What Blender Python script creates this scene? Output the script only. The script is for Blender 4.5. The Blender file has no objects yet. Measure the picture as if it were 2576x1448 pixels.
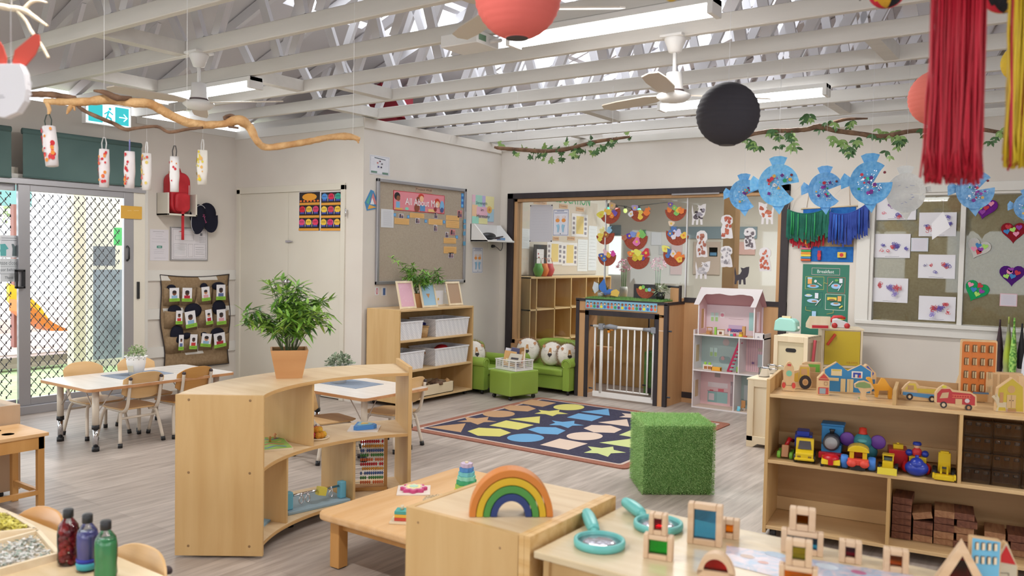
import bpy, math, random
from mathutils import Matrix, Vector
MT, MR = Matrix.Translation, Matrix.Rotation
random.seed(7)
R = random.random
U = random.uniform
PI = math.pi
rad = math.radians
scene = bpy.context.scene
COL = scene.collection
# ------------------------------------------------------------------ camera, sky, lamps, exposure
F_PX, YAW, PITCH, ROLL = 2072.127, -0.6154742, -0.0390293, 0.0194555
CAM = Vector((0, 0, 1.5))
_f = Vector((math.sin(YAW) * math.cos(PITCH), math.cos(YAW) * math.cos(PITCH), math.sin(PITCH)))
_r0 = Vector((math.cos(YAW), -math.sin(YAW), 0))
_u0 = _r0.cross(_f)
_r = _r0 * math.cos(ROLL) + _u0 * math.sin(ROLL)
_u = -_r0 * math.sin(ROLL) + _u0 * math.cos(ROLL)
cd = bpy.data.cameras.new('camera')
cam = bpy.data.objects.new('camera', cd)
COL.objects.link(cam)
cam.matrix_world = Matrix(((_r.x, _u.x, -_f.x, CAM.x), (_r.y, _u.y, -_f.y, CAM.y), (_r.z, _u.z, -_f.z, CAM.z), (0, 0, 0, 1)))
cd.sensor_width = 36
cd.lens = F_PX / 2576 * 36
cd.clip_start = 0.05
cd.clip_end = 200
cd.dof.use_dof = True
cd.dof.focus_distance = 6.3
cd.dof.aperture_fstop = 3.2
scene.camera = cam
vs = scene.view_settings
vs.view_transform = 'Standard'
vs.look = 'None'
vs.gamma = 1
vs.use_curve_mapping = False
vs.exposure = 0.47
world = bpy.data.worlds.new('sky')
scene.world = world
world.use_nodes = True
bg = world.node_tree.nodes['Background']
bg.inputs[0].default_value = (0.90, 0.95, 1.0, 1)
bg.inputs[1].default_value = 3.0
cy = scene.cycles
cy.max_bounces = 6
cy.diffuse_bounces = 4
cy.glossy_bounces = 3
cy.transmission_bounces = 6
cy.transparent_max_bounces = 12
cy.caustics_reflective = False
cy.caustics_refractive = False
cy.use_denoising = True
cy.use_adaptive_sampling = True
cy.adaptive_threshold = 0.03
cy.sample_clamp_indirect = 4
def area_light(name, loc, sx, sy, power, color=(1, 1, 1), down=True, rotz=0):
	l = bpy.data.lights.new(name, 'AREA')
	l.shape = 'RECTANGLE'
	l.size = sx
	l.size_y = sy
	l.energy = power
	l.color = color
	o = bpy.data.objects.new(name, l)
	COL.objects.link(o)
	o.location = loc
	o.rotation_euler = (0, 0, rotz)
	return o
# ------------------------------------------------------------------ pixel -> place
def ray(px, py):
	return _r * ((px - 1288) / F_PX) + _u * ((724 - py) / F_PX) + _f
def at(px, py, ax, v):
	d = ray(px, py)
	i = 'xyz'.index(ax)
	return CAM + d * ((v - CAM[i]) / d[i])
def atd(px, py, depth):
	return CAM + ray(px, py) * depth
# ------------------------------------------------------------------ materials
MATS = {}
def s2l(c):
	return c / 12.92 if c <= 0.04045 else ((c + 0.055) / 1.055) ** 2.4
def hexc(h):
	h = h.lstrip('#')
	return tuple(s2l(int(h[i:i + 2], 16) / 255) for i in (0, 2, 4)) + (1,)
def newmat(name):
	m = bpy.data.materials.new(name)
	m.use_nodes = True
	return m, m.node_tree, m.node_tree.nodes['Principled BSDF']
def col(h, rough=0.55, metal=0.0, spec=0.5, name=None):
	"""a plain painted, paper or plastic surface; a faint noise breaks up the tone"""
	k = (h, rough, metal, spec)
	if k in MATS:
		return MATS[k]
	m, nt, b = newmat(name or 'paint_' + h.lstrip('#'))
	b.inputs['Base Color'].default_value = hexc(h)
	b.inputs['Roughness'].default_value = rough
	b.inputs['Metallic'].default_value = metal
	b.inputs['Specular IOR Level'].default_value = spec
	MATS[k] = m
	return m
def noisy(name, c1, c2, scale=(1, 1, 1), nscale=4, detail=4, rough=0.6, bump=0.0, bscale=None, metal=0, dist=0.0, spec=0.4):
	if name in MATS:
		return MATS[name]
	m, nt, b = newmat(name)
	N = nt.nodes
	L = nt.links
	tc = N.new('ShaderNodeTexCoord')
	mp = N.new('ShaderNodeMapping')
	mp.inputs['Scale'].default_value = scale
	L.new(tc.outputs['Object'], mp.inputs['Vector'])
	n = N.new('ShaderNodeTexNoise')
	n.inputs['Scale'].default_value = nscale
	n.inputs['Detail'].default_value = detail
	n.inputs['Distortion'].default_value = dist
	L.new(mp.outputs[0], n.inputs['Vector'])
	r = N.new('ShaderNodeValToRGB')
	r.color_ramp.elements[0].position = 0.3
	r.color_ramp.elements[1].position = 0.7
	r.color_ramp.elements[0].color = hexc(c1)
	r.color_ramp.elements[1].color = hexc(c2)
	L.new(n.outputs[0], r.inputs[0])
	L.new(r.outputs[0], b.inputs['Base Color'])
	b.inputs['Roughness'].default_value = rough
	b.inputs['Metallic'].default_value = metal
	b.inputs['Specular IOR Level'].default_value = spec
	if bump:
		n2 = N.new('ShaderNodeTexNoise')
		n2.inputs['Scale'].default_value = bscale or nscale
		L.new(mp.outputs[0], n2.inputs['Vector'])
		bp = N.new('ShaderNodeBump')
		bp.inputs['Strength'].default_value = bump
		bp.inputs['Distance'].default_value = 0.01
		L.new(n2.outputs[0], bp.inputs['Height'])
		L.new(bp.outputs[0], b.inputs['Normal'])
	MATS[name] = m
	return m
def glass(name, h, alpha=0.25, rough=0.02):
	if name in MATS:
		return MATS[name]
	m, nt, b = newmat(name)
	N = nt.nodes
	L = nt.links
	t = N.new('ShaderNodeBsdfTransparent')
	t.inputs[0].default_value = hexc(h)
	g = N.new('ShaderNodeBsdfGlossy')
	g.inputs['Roughness'].default_value = rough
	mx = N.new('ShaderNodeMixShader')
	fr = N.new('ShaderNodeFresnel')
	fr.inputs[0].default_value = 1.45
	L.new(fr.outputs[0], mx.inputs[0])
	L.new(t.outputs[0], mx.inputs[1])
	L.new(g.outputs[0], mx.inputs[2])
	L.new(mx.outputs[0], N['Material Output'].inputs[0])
	MATS[name] = m
	return m
def emis(name, h, s):
	if name in MATS:
		return MATS[name]
	m, nt, b = newmat(name)
	b.inputs['Base Color'].default_value = hexc(h)
	b.inputs['Emission Color'].default_value = hexc(h)
	b.inputs['Emission Strength'].default_value = s
	MATS[name] = m
	return m
def planks():
	m, nt, b = newmat('vinyl_planks')
	N = nt.nodes
	L = nt.links
	tc = N.new('ShaderNodeTexCoord')
	mp = N.new('ShaderNodeMapping')
	mp.inputs['Rotation'].default_value = (0, 0, PI / 2)
	L.new(tc.outputs['Object'], mp.inputs['Vector'])
	br = N.new('ShaderNodeTexBrick')
	br.inputs['Scale'].default_value = 1
	br.inputs['Brick Width'].default_value = 1.25
	br.inputs['Row Height'].default_value = 0.18
	br.inputs['Mortar Size'].default_value = 0.0012
	br.inputs['Color1'].default_value = hexc('#b8aca3')
	br.inputs['Color2'].default_value = hexc('#a89c93')
	br.inputs['Mortar'].default_value = hexc('#9a8e86')
	L.new(mp.outputs[0], br.inputs['Vector'])
	m2 = N.new('ShaderNodeMapping')
	m2.inputs['Scale'].default_value = (14, 1.2, 1)
	L.new(tc.outputs['Object'], m2.inputs['Vector'])
	n = N.new('ShaderNodeTexNoise')
	n.inputs['Scale'].default_value = 2.2
	n.inputs['Detail'].default_value = 6
	L.new(m2.outputs[0], n.inputs['Vector'])
	r = N.new('ShaderNodeValToRGB')
	r.color_ramp.elements[0].position = 0.35
	r.color_ramp.elements[1].position = 0.7
	r.color_ramp.elements[0].color = (0.62, 0.60, 0.58, 1)
	r.color_ramp.elements[1].color = (1.1, 1.1, 1.1, 1)
	L.new(n.outputs[0], r.inputs[0])
	mu = N.new('ShaderNodeMix')
	mu.data_type = 'RGBA'
	mu.blend_type = 'MULTIPLY'
	mu.inputs[0].default_value = 0.75
	L.new(br.outputs[0], mu.inputs[6])
	L.new(r.outputs[0], mu.inputs[7])
	L.new(mu.outputs[2], b.inputs['Base Color'])
	b.inputs['Roughness'].default_value = 0.42
	return m
def wood(name, c1, c2, axis='z', rough=0.42, s=1.0, spec=0.4):
	sc = {'x': (1.2, 12, 12), 'y': (12, 1.2, 12), 'z': (12, 12, 1.2)}[axis]
	return noisy(name, c1, c2, tuple(a * s for a in sc), 1.0, 5, rough, 0.05, 6, dist=0.6, spec=spec)
BIRCH = wood('birch_ply', '#c29c66', '#cfac78')
BIRCHX = wood('birch_ply_board', '#cba878', '#d8b98c', 'x')
BIRCHY = wood('birch_ply_long', '#cba878', '#d8b98c', 'y')
EDGE = wood('ply_edge', '#c79a5c', '#dcb983', 'x', s=3)
OAK = wood('beech_table', '#cfa06a', '#dfb88a', 'y')
OAKZ = wood('beech_leg', '#bf8a4c', '#cd9a5c', 'z')
PINE = wood('pale_pine', '#d8c4a4', '#e4d4b8', 'z', rough=0.5)
PINEX = wood('pale_pine_board', '#d8c4a4', '#e4d4b8', 'x', rough=0.5)
FRAMEW = wood('block_frame_wood', '#cfae8c', '#dcc0a2', 'x', rough=0.5, s=3)
CHAIRW = wood('chair_ply', '#c9a06a', '#d8b484', 'x', rough=0.35)
WALNUT = wood('dark_block_wood', '#5a342a', '#8a5a44', 'y', rough=0.6, s=3)
WALNUT2 = wood('mid_block_wood', '#8a5c42', '#b48a64', 'y', rough=0.6, s=3)
WALL = noisy('wall_paint', '#d3cbc2', '#d9d2c9', (1, 1, 1), 2, 2, 0.7, 0.03, 60, spec=0.2)
CREAM = noisy('door_paint', '#d2cbbd', '#d6d0c3', (1, 1, 1), 2, 2, 0.5, 0.02, 30, spec=0.3)
TRIM = col('#d9d6d0', 0.45, name='trim_paint')
JOIST = noisy('joist_paint', '#d2cec8', '#dad6d0', (1, 6, 6), 2, 3, 0.55, 0.05, 20)
WEBM = noisy('web_paint', '#d8d6da', '#e2e0e4', (1, 1, 1), 2, 3, 0.6)
ROOFM = noisy('roof_lining', '#d6d3d6', '#dedbde', (1, 1, 1), 1, 2, 0.8)
BLACKW = noisy('black_frame_paint', '#2c2629', '#372f32', (4, 4, 1), 4, 3, 0.5)
TIMBER = wood('timber_panel', '#bb9066', '#c69c70', 'z', rough=0.5)
ALU = col('#a9a8ac', 0.35, 0.6, name='aluminium')
WHITEP = col('#e6e4e2', 0.4, name='white_plastic')
BLACKP = col('#1f1f22', 0.4, name='black_plastic')
CHROME = col('#d0d0d4', 0.12, 1.0, name='chrome')
PAPER = col('#e4e2e6', 0.8, spec=0.2, name='paper')
GREENV = noisy('green_vinyl', '#86a040', '#8faa4a', (1, 1, 1), 3, 2, 0.32, 0.02, 40)
BURLAP = noisy('burlap', '#cdb08a', '#d8bd98', (1, 1, 1), 60, 2, 0.9, 0.25, 300, spec=0.1)
KHAKI = noisy('khaki_cloth', '#8b7459', '#9b8468', (1, 1, 1), 40, 2, 0.9, 0.2, 200, spec=0.1)
NAVYC = col('#22222e', 0.9, spec=0.1, name='navy_cloth')
LEAF = noisy('bamboo_leaf', '#4f8a2c', '#9cc558', (1, 1, 1), 9, 2, 0.5)
LEAFD = noisy('dark_leaf', '#46663a', '#6f9a58', (1, 1, 1), 9, 2, 0.55)
LEAFG = noisy('grey_leaf', '#6a7c58', '#b9c4a0', (1, 1, 1), 30, 2, 0.6)
STEM = col('#4c5a34', 0.6, name='stem')
TURF = noisy('turf', '#5c8c48', '#86ac68', (1, 1, 1), 25, 3, 0.75)
TURFB = noisy('turf_base', '#5c8848', '#6c9a56', (1, 1, 1), 25, 3, 0.9)
BARK = noisy('driftwood', '#b98a58', '#dcb582', (3, 3, 3), 6, 5, 0.7, 0.5, 30)
BARKD = noisy('dark_bark', '#5a4234', '#8a6a52', (3, 3, 3), 6, 5, 0.8, 0.5, 30)
BARKP = noisy('pale_bark', '#c8b49a', '#e2d4bc', (3, 3, 3), 6, 5, 0.8, 0.5, 30)
DENIM = noisy('blue_cloth', '#1f5ea8', '#2c6fb8', (1, 1, 1), 30, 2, 0.9, 0.2, 150)
# ------------------------------------------------------------------ mesh builder
def as_mat(m):
	return col(m) if isinstance(m, str) else m
_TXT = {}
def text_polys(s):
	if s in _TXT:
		return _TXT[s]
	c = bpy.data.curves.new('t', 'FONT')
	c.body = s
	c.resolution_u = 2
	o = bpy.data.objects.new('t', c)
	COL.objects.link(o)
	dg = bpy.context.evaluated_depsgraph_get()
	me = o.evaluated_get(dg).to_mesh()
	v = [(p.co.x, p.co.y) for p in me.vertices]
	f = [tuple(p.vertices) for p in me.polygons]
	o.evaluated_get(dg).to_mesh_clear()
	bpy.data.objects.remove(o)
	bpy.data.curves.remove(c)
	_TXT[s] = (v, f)
	return v, f
class B:
	def __init__(self):
		self.v, self.f, self.m, self.s = [], [], [], []
		self.M = Matrix.Identity(4)
	def add(self, vs, fs, mat, smooth=False):
		n = len(self.v)
		M = self.M
		self.v += [tuple(M @ Vector(p)) for p in vs]
		mat = as_mat(mat)
		for f in fs:
			self.f.append(tuple(i + n for i in f))
			self.m.append(mat)
			self.s.append(smooth)
		return self
	def box(self, x0, y0, z0, x1, y1, z1, mat):
		v = [(x0, y0, z0), (x1, y0, z0), (x1, y1, z0), (x0, y1, z0), (x0, y0, z1), (x1, y0, z1), (x1, y1, z1), (x0, y1, z1)]
		return self.add(v, [(0, 3, 2, 1), (4, 5, 6, 7), (0, 1, 5, 4), (1, 2, 6, 5), (2, 3, 7, 6), (3, 0, 4, 7)], mat)
	def cbox(self, c, s, mat, rot=None):
		old = self.M
		self.M = old @ MT(c) @ (rot or Matrix.Identity(4))
		self.box(-s[0] / 2, -s[1] / 2, -s[2] / 2, s[0] / 2, s[1] / 2, s[2] / 2, mat)
		self.M = old
		return self
	def bar(self, a, b, w, h, mat):
		"""a rectangular bar from a to b (h measured towards z)"""
		a, b = Vector(a), Vector(b)
		d = (b - a)
		L = d.length
		d.normalize()
		up = Vector((0, 0, 1)) if abs(d.z) < 0.99 else Vector((0, 1, 0))
		sx = d.cross(up).normalized()
		uz = sx.cross(d)
		vs = []
		for p in (a, b):
			for i, j in ((-1, -1), (1, -1), (1, 1), (-1, 1)):
				vs.append(tuple(p + sx * i * w / 2 + uz * j * h / 2))
		return self.add(vs, [(0, 1, 2, 3), (7, 6, 5, 4), (0, 4, 5, 1), (1, 5, 6, 2), (2, 6, 7, 3), (3, 7, 4, 0)], mat)
	def prism(self, poly, a0, a1, mat, axis='y', side=None, smooth=False):
		n = len(poly)
		ar = sum(poly[i][0] * poly[(i + 1) % n][1] - poly[(i + 1) % n][0] * poly[i][1] for i in range(n))
		if ar < 0:
			poly = poly[::-1]
		if axis == 'y':
			P = lambda p, t: (p[0], t, p[1])
		elif axis == 'z':
			P = lambda p, t: (p[0], p[1], t)
		else:
			P = lambda p, t: (t, p[0], p[1])
		vs = [P(p, a0) for p in poly] + [P(p, a1) for p in poly]
		fr = tuple(range(n))
		bk = tuple(range(2 * n - 1, n - 1, -1))
		if axis == 'y':
			caps = [fr, bk]
			sd = [(i + n, (i + 1) % n + n, (i + 1) % n, i) for i in range(n)]
		else:
			caps = [fr[::-1], bk[::-1]]
			sd = [(i, (i + 1) % n, (i + 1) % n + n, i + n) for i in range(n)]
		self.add(vs, caps, mat)
		n0 = len(self.v) - 2 * n
		sm = as_mat(side or mat)
		for f in sd:
			self.f.append(tuple(i + n0 for i in f))
			self.m.append(sm)
			self.s.append(smooth)
		return self
	def tube(self, pts, r, mat, n=8, caps=True, closed=False):
		pts = [Vector(p) for p in pts]
		k = len(pts)
		rs = r if isinstance(r, (list, tuple)) else [r] * k
		rings = []
		side = None
		for i, p in enumerate(pts):
			if closed:
				t = pts[(i + 1) % k] - pts[i - 1]
			else:
				t = pts[min(i + 1, k - 1)] - pts[max(i - 1, 0)]
			t.normalize()
			if side is None:
				side = t.cross(Vector((0, 0, 1)) if abs(t.z) < 0.9 else Vector((1, 0, 0))).normalized()
			else:
				side = (side - t * side.dot(t)).normalized()
			w = t.cross(side)
			rings.append([tuple(p + (side * math.cos(2 * PI * j / n) + w * math.sin(2 * PI * j / n)) * rs[i]) for j in range(n)])
		vs = [q for ring in rings for q in ring]
		fs = []
		for i in range(k if closed else k - 1):
			a, b = i * n, ((i + 1) % k) * n
			for j in range(n):
				fs.append((a + j, a + (j + 1) % n, b + (j + 1) % n, b + j))
		if caps and not closed:
			fs.append(tuple(range(n))[::-1])
			fs.append(tuple((k - 1) * n + j for j in range(n)))
		return self.add(vs, fs, mat, True)
	def lathe(self, prof, mat, n=24, c=(0, 0, 0), wob=None):
		vs, fs = [], []
		k = len(prof)
		for i, (r, z) in enumerate(prof):
			for j in range(n):
				a = 2 * PI * j / n
				rr = r * (wob(a, z) if wob else 1)
				vs.append((c[0] + rr * math.cos(a), c[1] + rr * math.sin(a), c[2] + z))
		for i in range(k - 1):
			for j in range(n):
				fs.append((i * n + j, i * n + (j + 1) % n, (i + 1) * n + (j + 1) % n, (i + 1) * n + j))
		if prof[0][0] > 1e-5:
			fs.append(tuple(range(n))[::-1])
		if prof[-1][0] > 1e-5:
			fs.append(tuple((k - 1) * n + j for j in range(n)))
		return self.add(vs, fs, mat, True)
	def ball(self, c, r, mat, n=12, m=8):
		if not isinstance(r, (list, tuple)):
			r = (r, r, r)
		vs, fs = [], []
		for i in range(m + 1):
			t = PI * i / m
			for j in range(n):
				a = 2 * PI * j / n
				vs.append((c[0] + r[0] * math.sin(t) * math.cos(a), c[1] + r[1] * math.sin(t) * math.sin(a), c[2] - r[2] * math.cos(t)))
		for i in range(m):
			for j in range(n):
				fs.append((i * n + j, i * n + (j + 1) % n, (i + 1) * n + (j + 1) % n, (i + 1) * n + j))
		return self.add(vs, fs, mat, True)
	# drawing on a front face (local xz plane at depth y, facing -y)
	def quad(self, x0, z0, x1, z1, y, mat):
		return self.add([(x0, y, z0), (x1, y, z0), (x1, y, z1), (x0, y, z1)], [(0, 1, 2, 3)], mat)
	def poly(self, pts, y, mat):
		n = len(pts)
		ar = sum(pts[i][0] * pts[(i + 1) % n][1] - pts[(i + 1) % n][0] * pts[i][1] for i in range(n))
		if ar < 0:
			pts = pts[::-1]
		return self.add([(p[0], y, p[1]) for p in pts], [tuple(range(n))], mat)
	def disc(self, cx, cz, r, y, mat, n=20, rz=None):
		rz = rz or r
		return self.poly([(cx + r * math.cos(2 * PI * i / n), cz + rz * math.sin(2 * PI * i / n)) for i in range(n)], y, mat)
	def line(self, pts, w, y, mat):
		for a, b in zip(pts[:-1], pts[1:]):
			d = Vector((b[0] - a[0], b[1] - a[1]))
			if d.length < 1e-7:
				continue
			d.normalize()
			nx, nz = -d.y * w / 2, d.x * w / 2
			self.poly([(a[0] + nx, a[1] + nz), (a[0] - nx, a[1] - nz), (b[0] - nx, b[1] - nz), (b[0] + nx, b[1] + nz)], y, mat)
		return self
	def text(self, s, cx, cz, w, y, mat, h=None):
		v, f = text_polys(s)
		xs = [p[0] for p in v]
		zs = [p[1] for p in v]
		sx = w / (max(xs) - min(xs))
		sz = h / (max(zs) - min(zs)) if h else sx
		mx, mz = (max(xs) + min(xs)) / 2, (max(zs) + min(zs)) / 2
		return self.add([(cx + (p[0] - mx) * sx, y, cz + (p[1] - mz) * sz) for p in v], f, mat)
	def build(self, name, parent=None, bev=0, seg=2, solid=0):
		me = bpy.data.meshes.new(name)
		me.from_pydata(self.v, [], self.f)
		mats = []
		idx = []
		for m in self.m:
			if m not in mats:
				mats.append(m)
			idx.append(mats.index(m))
		for m in mats:
			me.materials.append(m)
		me.polygons.foreach_set('material_index', idx)
		me.polygons.foreach_set('use_smooth', self.s)
		me.update()
		o = bpy.data.objects.new(name, me)
		COL.objects.link(o)
		if parent:
			o.parent = parent
		if solid:
			md = o.modifiers.new('solid', 'SOLIDIFY')
			md.thickness = solid
		if bev:
			md = o.modifiers.new('bevel', 'BEVEL')
			md.width = bev
			md.segments = seg
			md.limit_method = 'ANGLE'
			md.angle_limit = rad(40)
		return o
def tag(o, label, cat, group=None):
	o['label'] = label
	o['category'] = cat
	if group:
		o['group'] = group
	return o
def thing(name, label, cat, loc=(0, 0, 0), rz=0, group=None, rot=None):
	o = bpy.data.objects.new(name, None)
	o.empty_display_size = 0.05
	COL.objects.link(o)
	o.location = loc
	o.rotation_euler = rot or (0, 0, rz)
	return tag(o, label, cat, group)
def solo(b, name, label, cat, loc=(0, 0, 0), rz=0, group=None, bev=0, rot=None, solid=0):
	o = b.build(name, None, bev, solid=solid)
	o.location = loc
	o.rotation_euler = rot or (0, 0, rz)
	return tag(o, label, cat, group)
def struct(b, name, parent=None, bev=0):
	o = b.build(name, parent, bev)
	if not parent:
		o['kind'] = 'structure'
	return o
def dup(root, loc, rz=None, label=None, group=None):
	def cp(o, par):
		c = o.copy()
		COL.objects.link(c)
		if par:
			c.parent = par
		for ch in o.children:
			cp(ch, c)
		return c
	r = cp(root, None)
	r.location = loc
	if rz is not None:
		r.rotation_euler = (0, 0, rz)
	if label:
		r['label'] = label
	if group:
		r['group'] = group
	return r
def arc(cx, cz, r, a0, a1, n=12, rz=None):
	rz = rz or r
	return [(cx + r * math.cos(rad(a0 + (a1 - a0) * i / n)), cz + rz * math.sin(rad(a0 + (a1 - a0) * i / n))) for i in range(n + 1)]
def rrect(x0, z0, x1, z1, r, n=4):
	return (arc(x1 - r, z1 - r, r, 0, 90, n) + arc(x0 + r, z1 - r, r, 90, 180, n) +
			arc(x0 + r, z0 + r, r, 180, 270, n) + arc(x1 - r, z0 + r, r, 270, 360, n))
def spline(pts, n=6):
	"""Catmull-Rom through pts (any dimension)"""
	P = [Vector(p) for p in pts]
	out = []
	for i in range(len(P) - 1):
		p0, p1, p2, p3 = P[max(i - 1, 0)], P[i], P[i + 1], P[min(i + 2, len(P) - 1)]
		for k in range(n):
			t = k / n
			out.append(0.5 * ((2 * p1) + (p2 - p0) * t + (2 * p0 - 5 * p1 + 4 * p2 - p3) * t * t + (3 * p1 - p0 - 3 * p2 + p3) * t ** 3))
	out.append(P[-1])
	return out
def lift(o, *vals):
	return o
# ------------------------------------------------------------------ the room
XL, YD, XC, YB = -7.95, 5.8, -5.92, 8.1      # left wall, closet front, closet side, back wall
XR, YF, YE = 4.2, -3.4, 14.0
WT = 2.83
b = B()
b.box(XL - 0.15, YF, -0.1, XR, YE, 0, planks())
struct(b, 'floor')
# left wall with the sliding-door opening (y 3.0..4.5) and more glazing behind the camera
b = B()
T = 0.14
b.box(XL - T, YF, 2.1, XL, 4.62, WT, WALL)
b.box(XL - T, 4.62, 0, XL, YE, WT, WALL)
b.box(XL - T, YF, 0, XL, -2.6, 2.1, WALL)
b.box(XL - T, 0.9, 0, XL, 1.1, 2.1, WALL)
for z in (1.26, 0.86, 0.46):
	b.box(XL - 0.001, 4.70, z - 0.09, XL + 0.02, YD, z + 0.02, TRIM)
b.box(XL, 4.62, 2.76, XL + 0.02, YD, WT, TRIM)
struct(b, 'wall_left')
b = B()
b.box(XL, YD, 2.2, XC, YD + 0.1, WT, WALL)
b.box(-6.2, YD, 0, XC, YD + 0.1, 2.2, WALL)
b.box(XL, YD, 0, -7.89, YD + 0.1, 2.2, WALL)
b.box(XL, YD - 0.012, WT - 0.09, XC, YD, WT, TRIM)
struct(b, 'wall_closet_front')
b = B()
b.box(XC - 0.1, YD + 0.1, 0, XC, YB, WT, WALL)
b.box(XC, YD, WT - 0.10, XC + 0.012, YB, WT, WALL)
b.box(XC, YD + 0.0, 0, XC + 0.012, YB, 0.09, TRIM)
struct(b, 'wall_closet_side')
# back wall: glazed opening x -5.72..-2.52 z 0.45..2.18 ; boarded window x -1.69..2.2
b = B()
b.box(-5.92, YB, 2.2, XR, YB + 0.12, WT, WALL)
b.box(-5.92, YB, 0, -5.74, YB + 0.12, 2.2, WALL)
b.box(-2.50, YB, 0, -1.70, YB + 0.12, 2.2, WALL)
b.box(-1.70, YB, 0, XR, YB + 0.12, 0.94, WALL)
b.box(-1.70, YB, 2.13, XR, YB + 0.12, 2.2, WALL)
b.box(2.3, YB, 0.94, XR, YB + 0.12, 2.13, WALL)
b.box(-5.92, YB - 0.015, WT - 0.07, XR, YB, WT, TRIM)
struct(b, 'wall_back')
b = B()
b.box(XR, YF, 0, XR + 0.14, 8.2, 0.9, WALL)
b.box(XR, YF, 2.1, XR + 0.14, YE, WT, WALL)
for y0, y1 in ((YF, -2.6), (0.4, 1.0), (4.0, YE)):
	b.box(XR, y0, 0.0, XR + 0.14, y1, 2.1, WALL)
struct(b, 'wall_right')
b = B()
b.box(XL - T, YF - 0.14, 0, XR + 0.14, YF, 0.9, WALL)
b.box(XL - T, YF - 0.14, 2.2, XR + 0.14, YF, WT, WALL)
for x0, x1 in ((XL - T, -6.6), (-3.4, -2.6), (1.0, 1.6), (3.6, XR + 0.14)):
	b.box(x0, YF - 0.14, 0.9, x1, YF, 2.2, WALL)
struct(b, 'wall_front')
b = B()
b.box(XL - T, YE, 0, XR, YE + 0.1, 5.4, WALL)
struct(b, 'wall_far')
b = B()
b.box(XL - T, YF - 0.14, WT, XR, YF - 0.04, 5.4, ROOFM)
struct(b, 'wall_gable')
# roof lining with the skylight opening
TAN = 0.36
RX = -2.0
def roofz(x):
	return 2.99 + TAN * (x - (XL - T)) if x < RX else 2.99 + TAN * (RX - (XL - T)) - TAN * (x - RX)
b = B()
def slab(x0, x1, y0, y1, t=0.05, mat=ROOFM):
	z0, z1 = roofz(x0), roofz(x1)
	vs = [(x0, y0, z0), (x1, y0, z1), (x1, y1, z1), (x0, y1, z0), (x0, y0, z0 + t), (x1, y0, z1 + t), (x1, y1, z1 + t), (x0, y1, z0 + t)]
	b.add(vs, [(0, 3, 2, 1), (4, 5, 6, 7), (0, 1, 5, 4), (1, 2, 6, 5), (2, 3, 7, 6), (3, 0, 4, 7)], mat)
SX0, SX1, SY0, SY1 = -6.05, -2.9, 4.9, 10.6
slab(XL - T, SX0, YF - 0.1, YE)
slab(SX0, SX1, YF - 0.1, SY0)
slab(SX0, SX1, SY1, YE)
slab(SX1, RX, YF - 0.1, YE)
slab(RX, XR + 0.2, YF - 0.1, YE)
for x in (-5.4, -4.75, -4.1, -3.5):
	slab(x - 0.03, x + 0.03, SY0, SY1, 0.06, WEBM)
for y in (5.9, 6.9, 7.9, 8.9, 9.8):
	slab(SX0, SX1, y - 0.02, y + 0.02, 0.03, WEBM)
slab(-5.95, -5.45, 5.2, 5.85, 0.02, PAPER)
slab(-5.3, -4.9, 6.1, 6.8, 0.02, PAPER)
struct(b, 'ceiling')
# trusses across the room: bottom joist, rafters and steep webs
protoT = None
ys = [2.11 + 0.64 * k for k in range(-8, 19)]
for i, y in enumerate(ys):
	if protoT is None:
		r = bpy.data.objects.new('roof_truss', None)
		COL.objects.link(r)
		r['kind'] = 'structure'
		r.location = (0, y, 0)
		w = B()
		w.box(XL - 0.1, -0.024, 2.835, XR + 0.1, 0.024, 2.935, JOIST)
		w.build('joist', r, 0.004, 1)
		w = B()
		w.bar((XL - 0.1, 0, roofz(XL - T) - 0.05), (RX, 0, roofz(RX) - 0.07), 0.045, 0.09, WEBM)
		w.build('rafter', r)
		w = B()
		w.bar((RX, 0, roofz(RX) - 0.07), (XR, 0, roofz(XR) - 0.05), 0.045, 0.09, WEBM)
		w.build('rafter', r)
		x = -6.9
		sgn = 1
		while x < 3.2:
			zt = roofz(x + 0.6) - 0.08
			w = B()
			w.bar((x, 0, 2.93), (x + (zt - 2.93) / 2.1, 0, roofz(x + (zt - 2.93) / 2.1) - 0.09), 0.035, 0.075, WEBM)
			w.build('web', r)
			w = B()
			x2 = x + 0.12
			w.bar((x2 + 0.75, 0, 2.93), (x2 + 0.35, 0, roofz(x2 + 0.35) - 0.09), 0.035, 0.075, WEBM)
			w.build('web', r)
			x += 1.02
		protoT = r
	else:
		t = dup(protoT, (0, y, 0))
		t['kind'] = 'structure'
# noggings between joists
for i, (x, k, n) in enumerate(((-5.22, 0, 1), (-7.4, 2, 1), (-5.1, 3, 1), (-5.5, 2, 1), (-4.8, 8, 1), (-1.15, 4, 1), (-6.6, 1, 1), (-3.9, 6, 1), (-2.9, 5, 1), (-1.9, 7, 1), (-5.9, 4, 1))):
	y0 = 2.11 + 0.64 * (k + 1) + 0.025
	b = B()
	b.box(x - 0.045, y0, 2.84, x + 0.045, y0 + 0.59, 2.93, JOIST)
	struct(b, 'trim_%d' % (i + 20))
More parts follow.
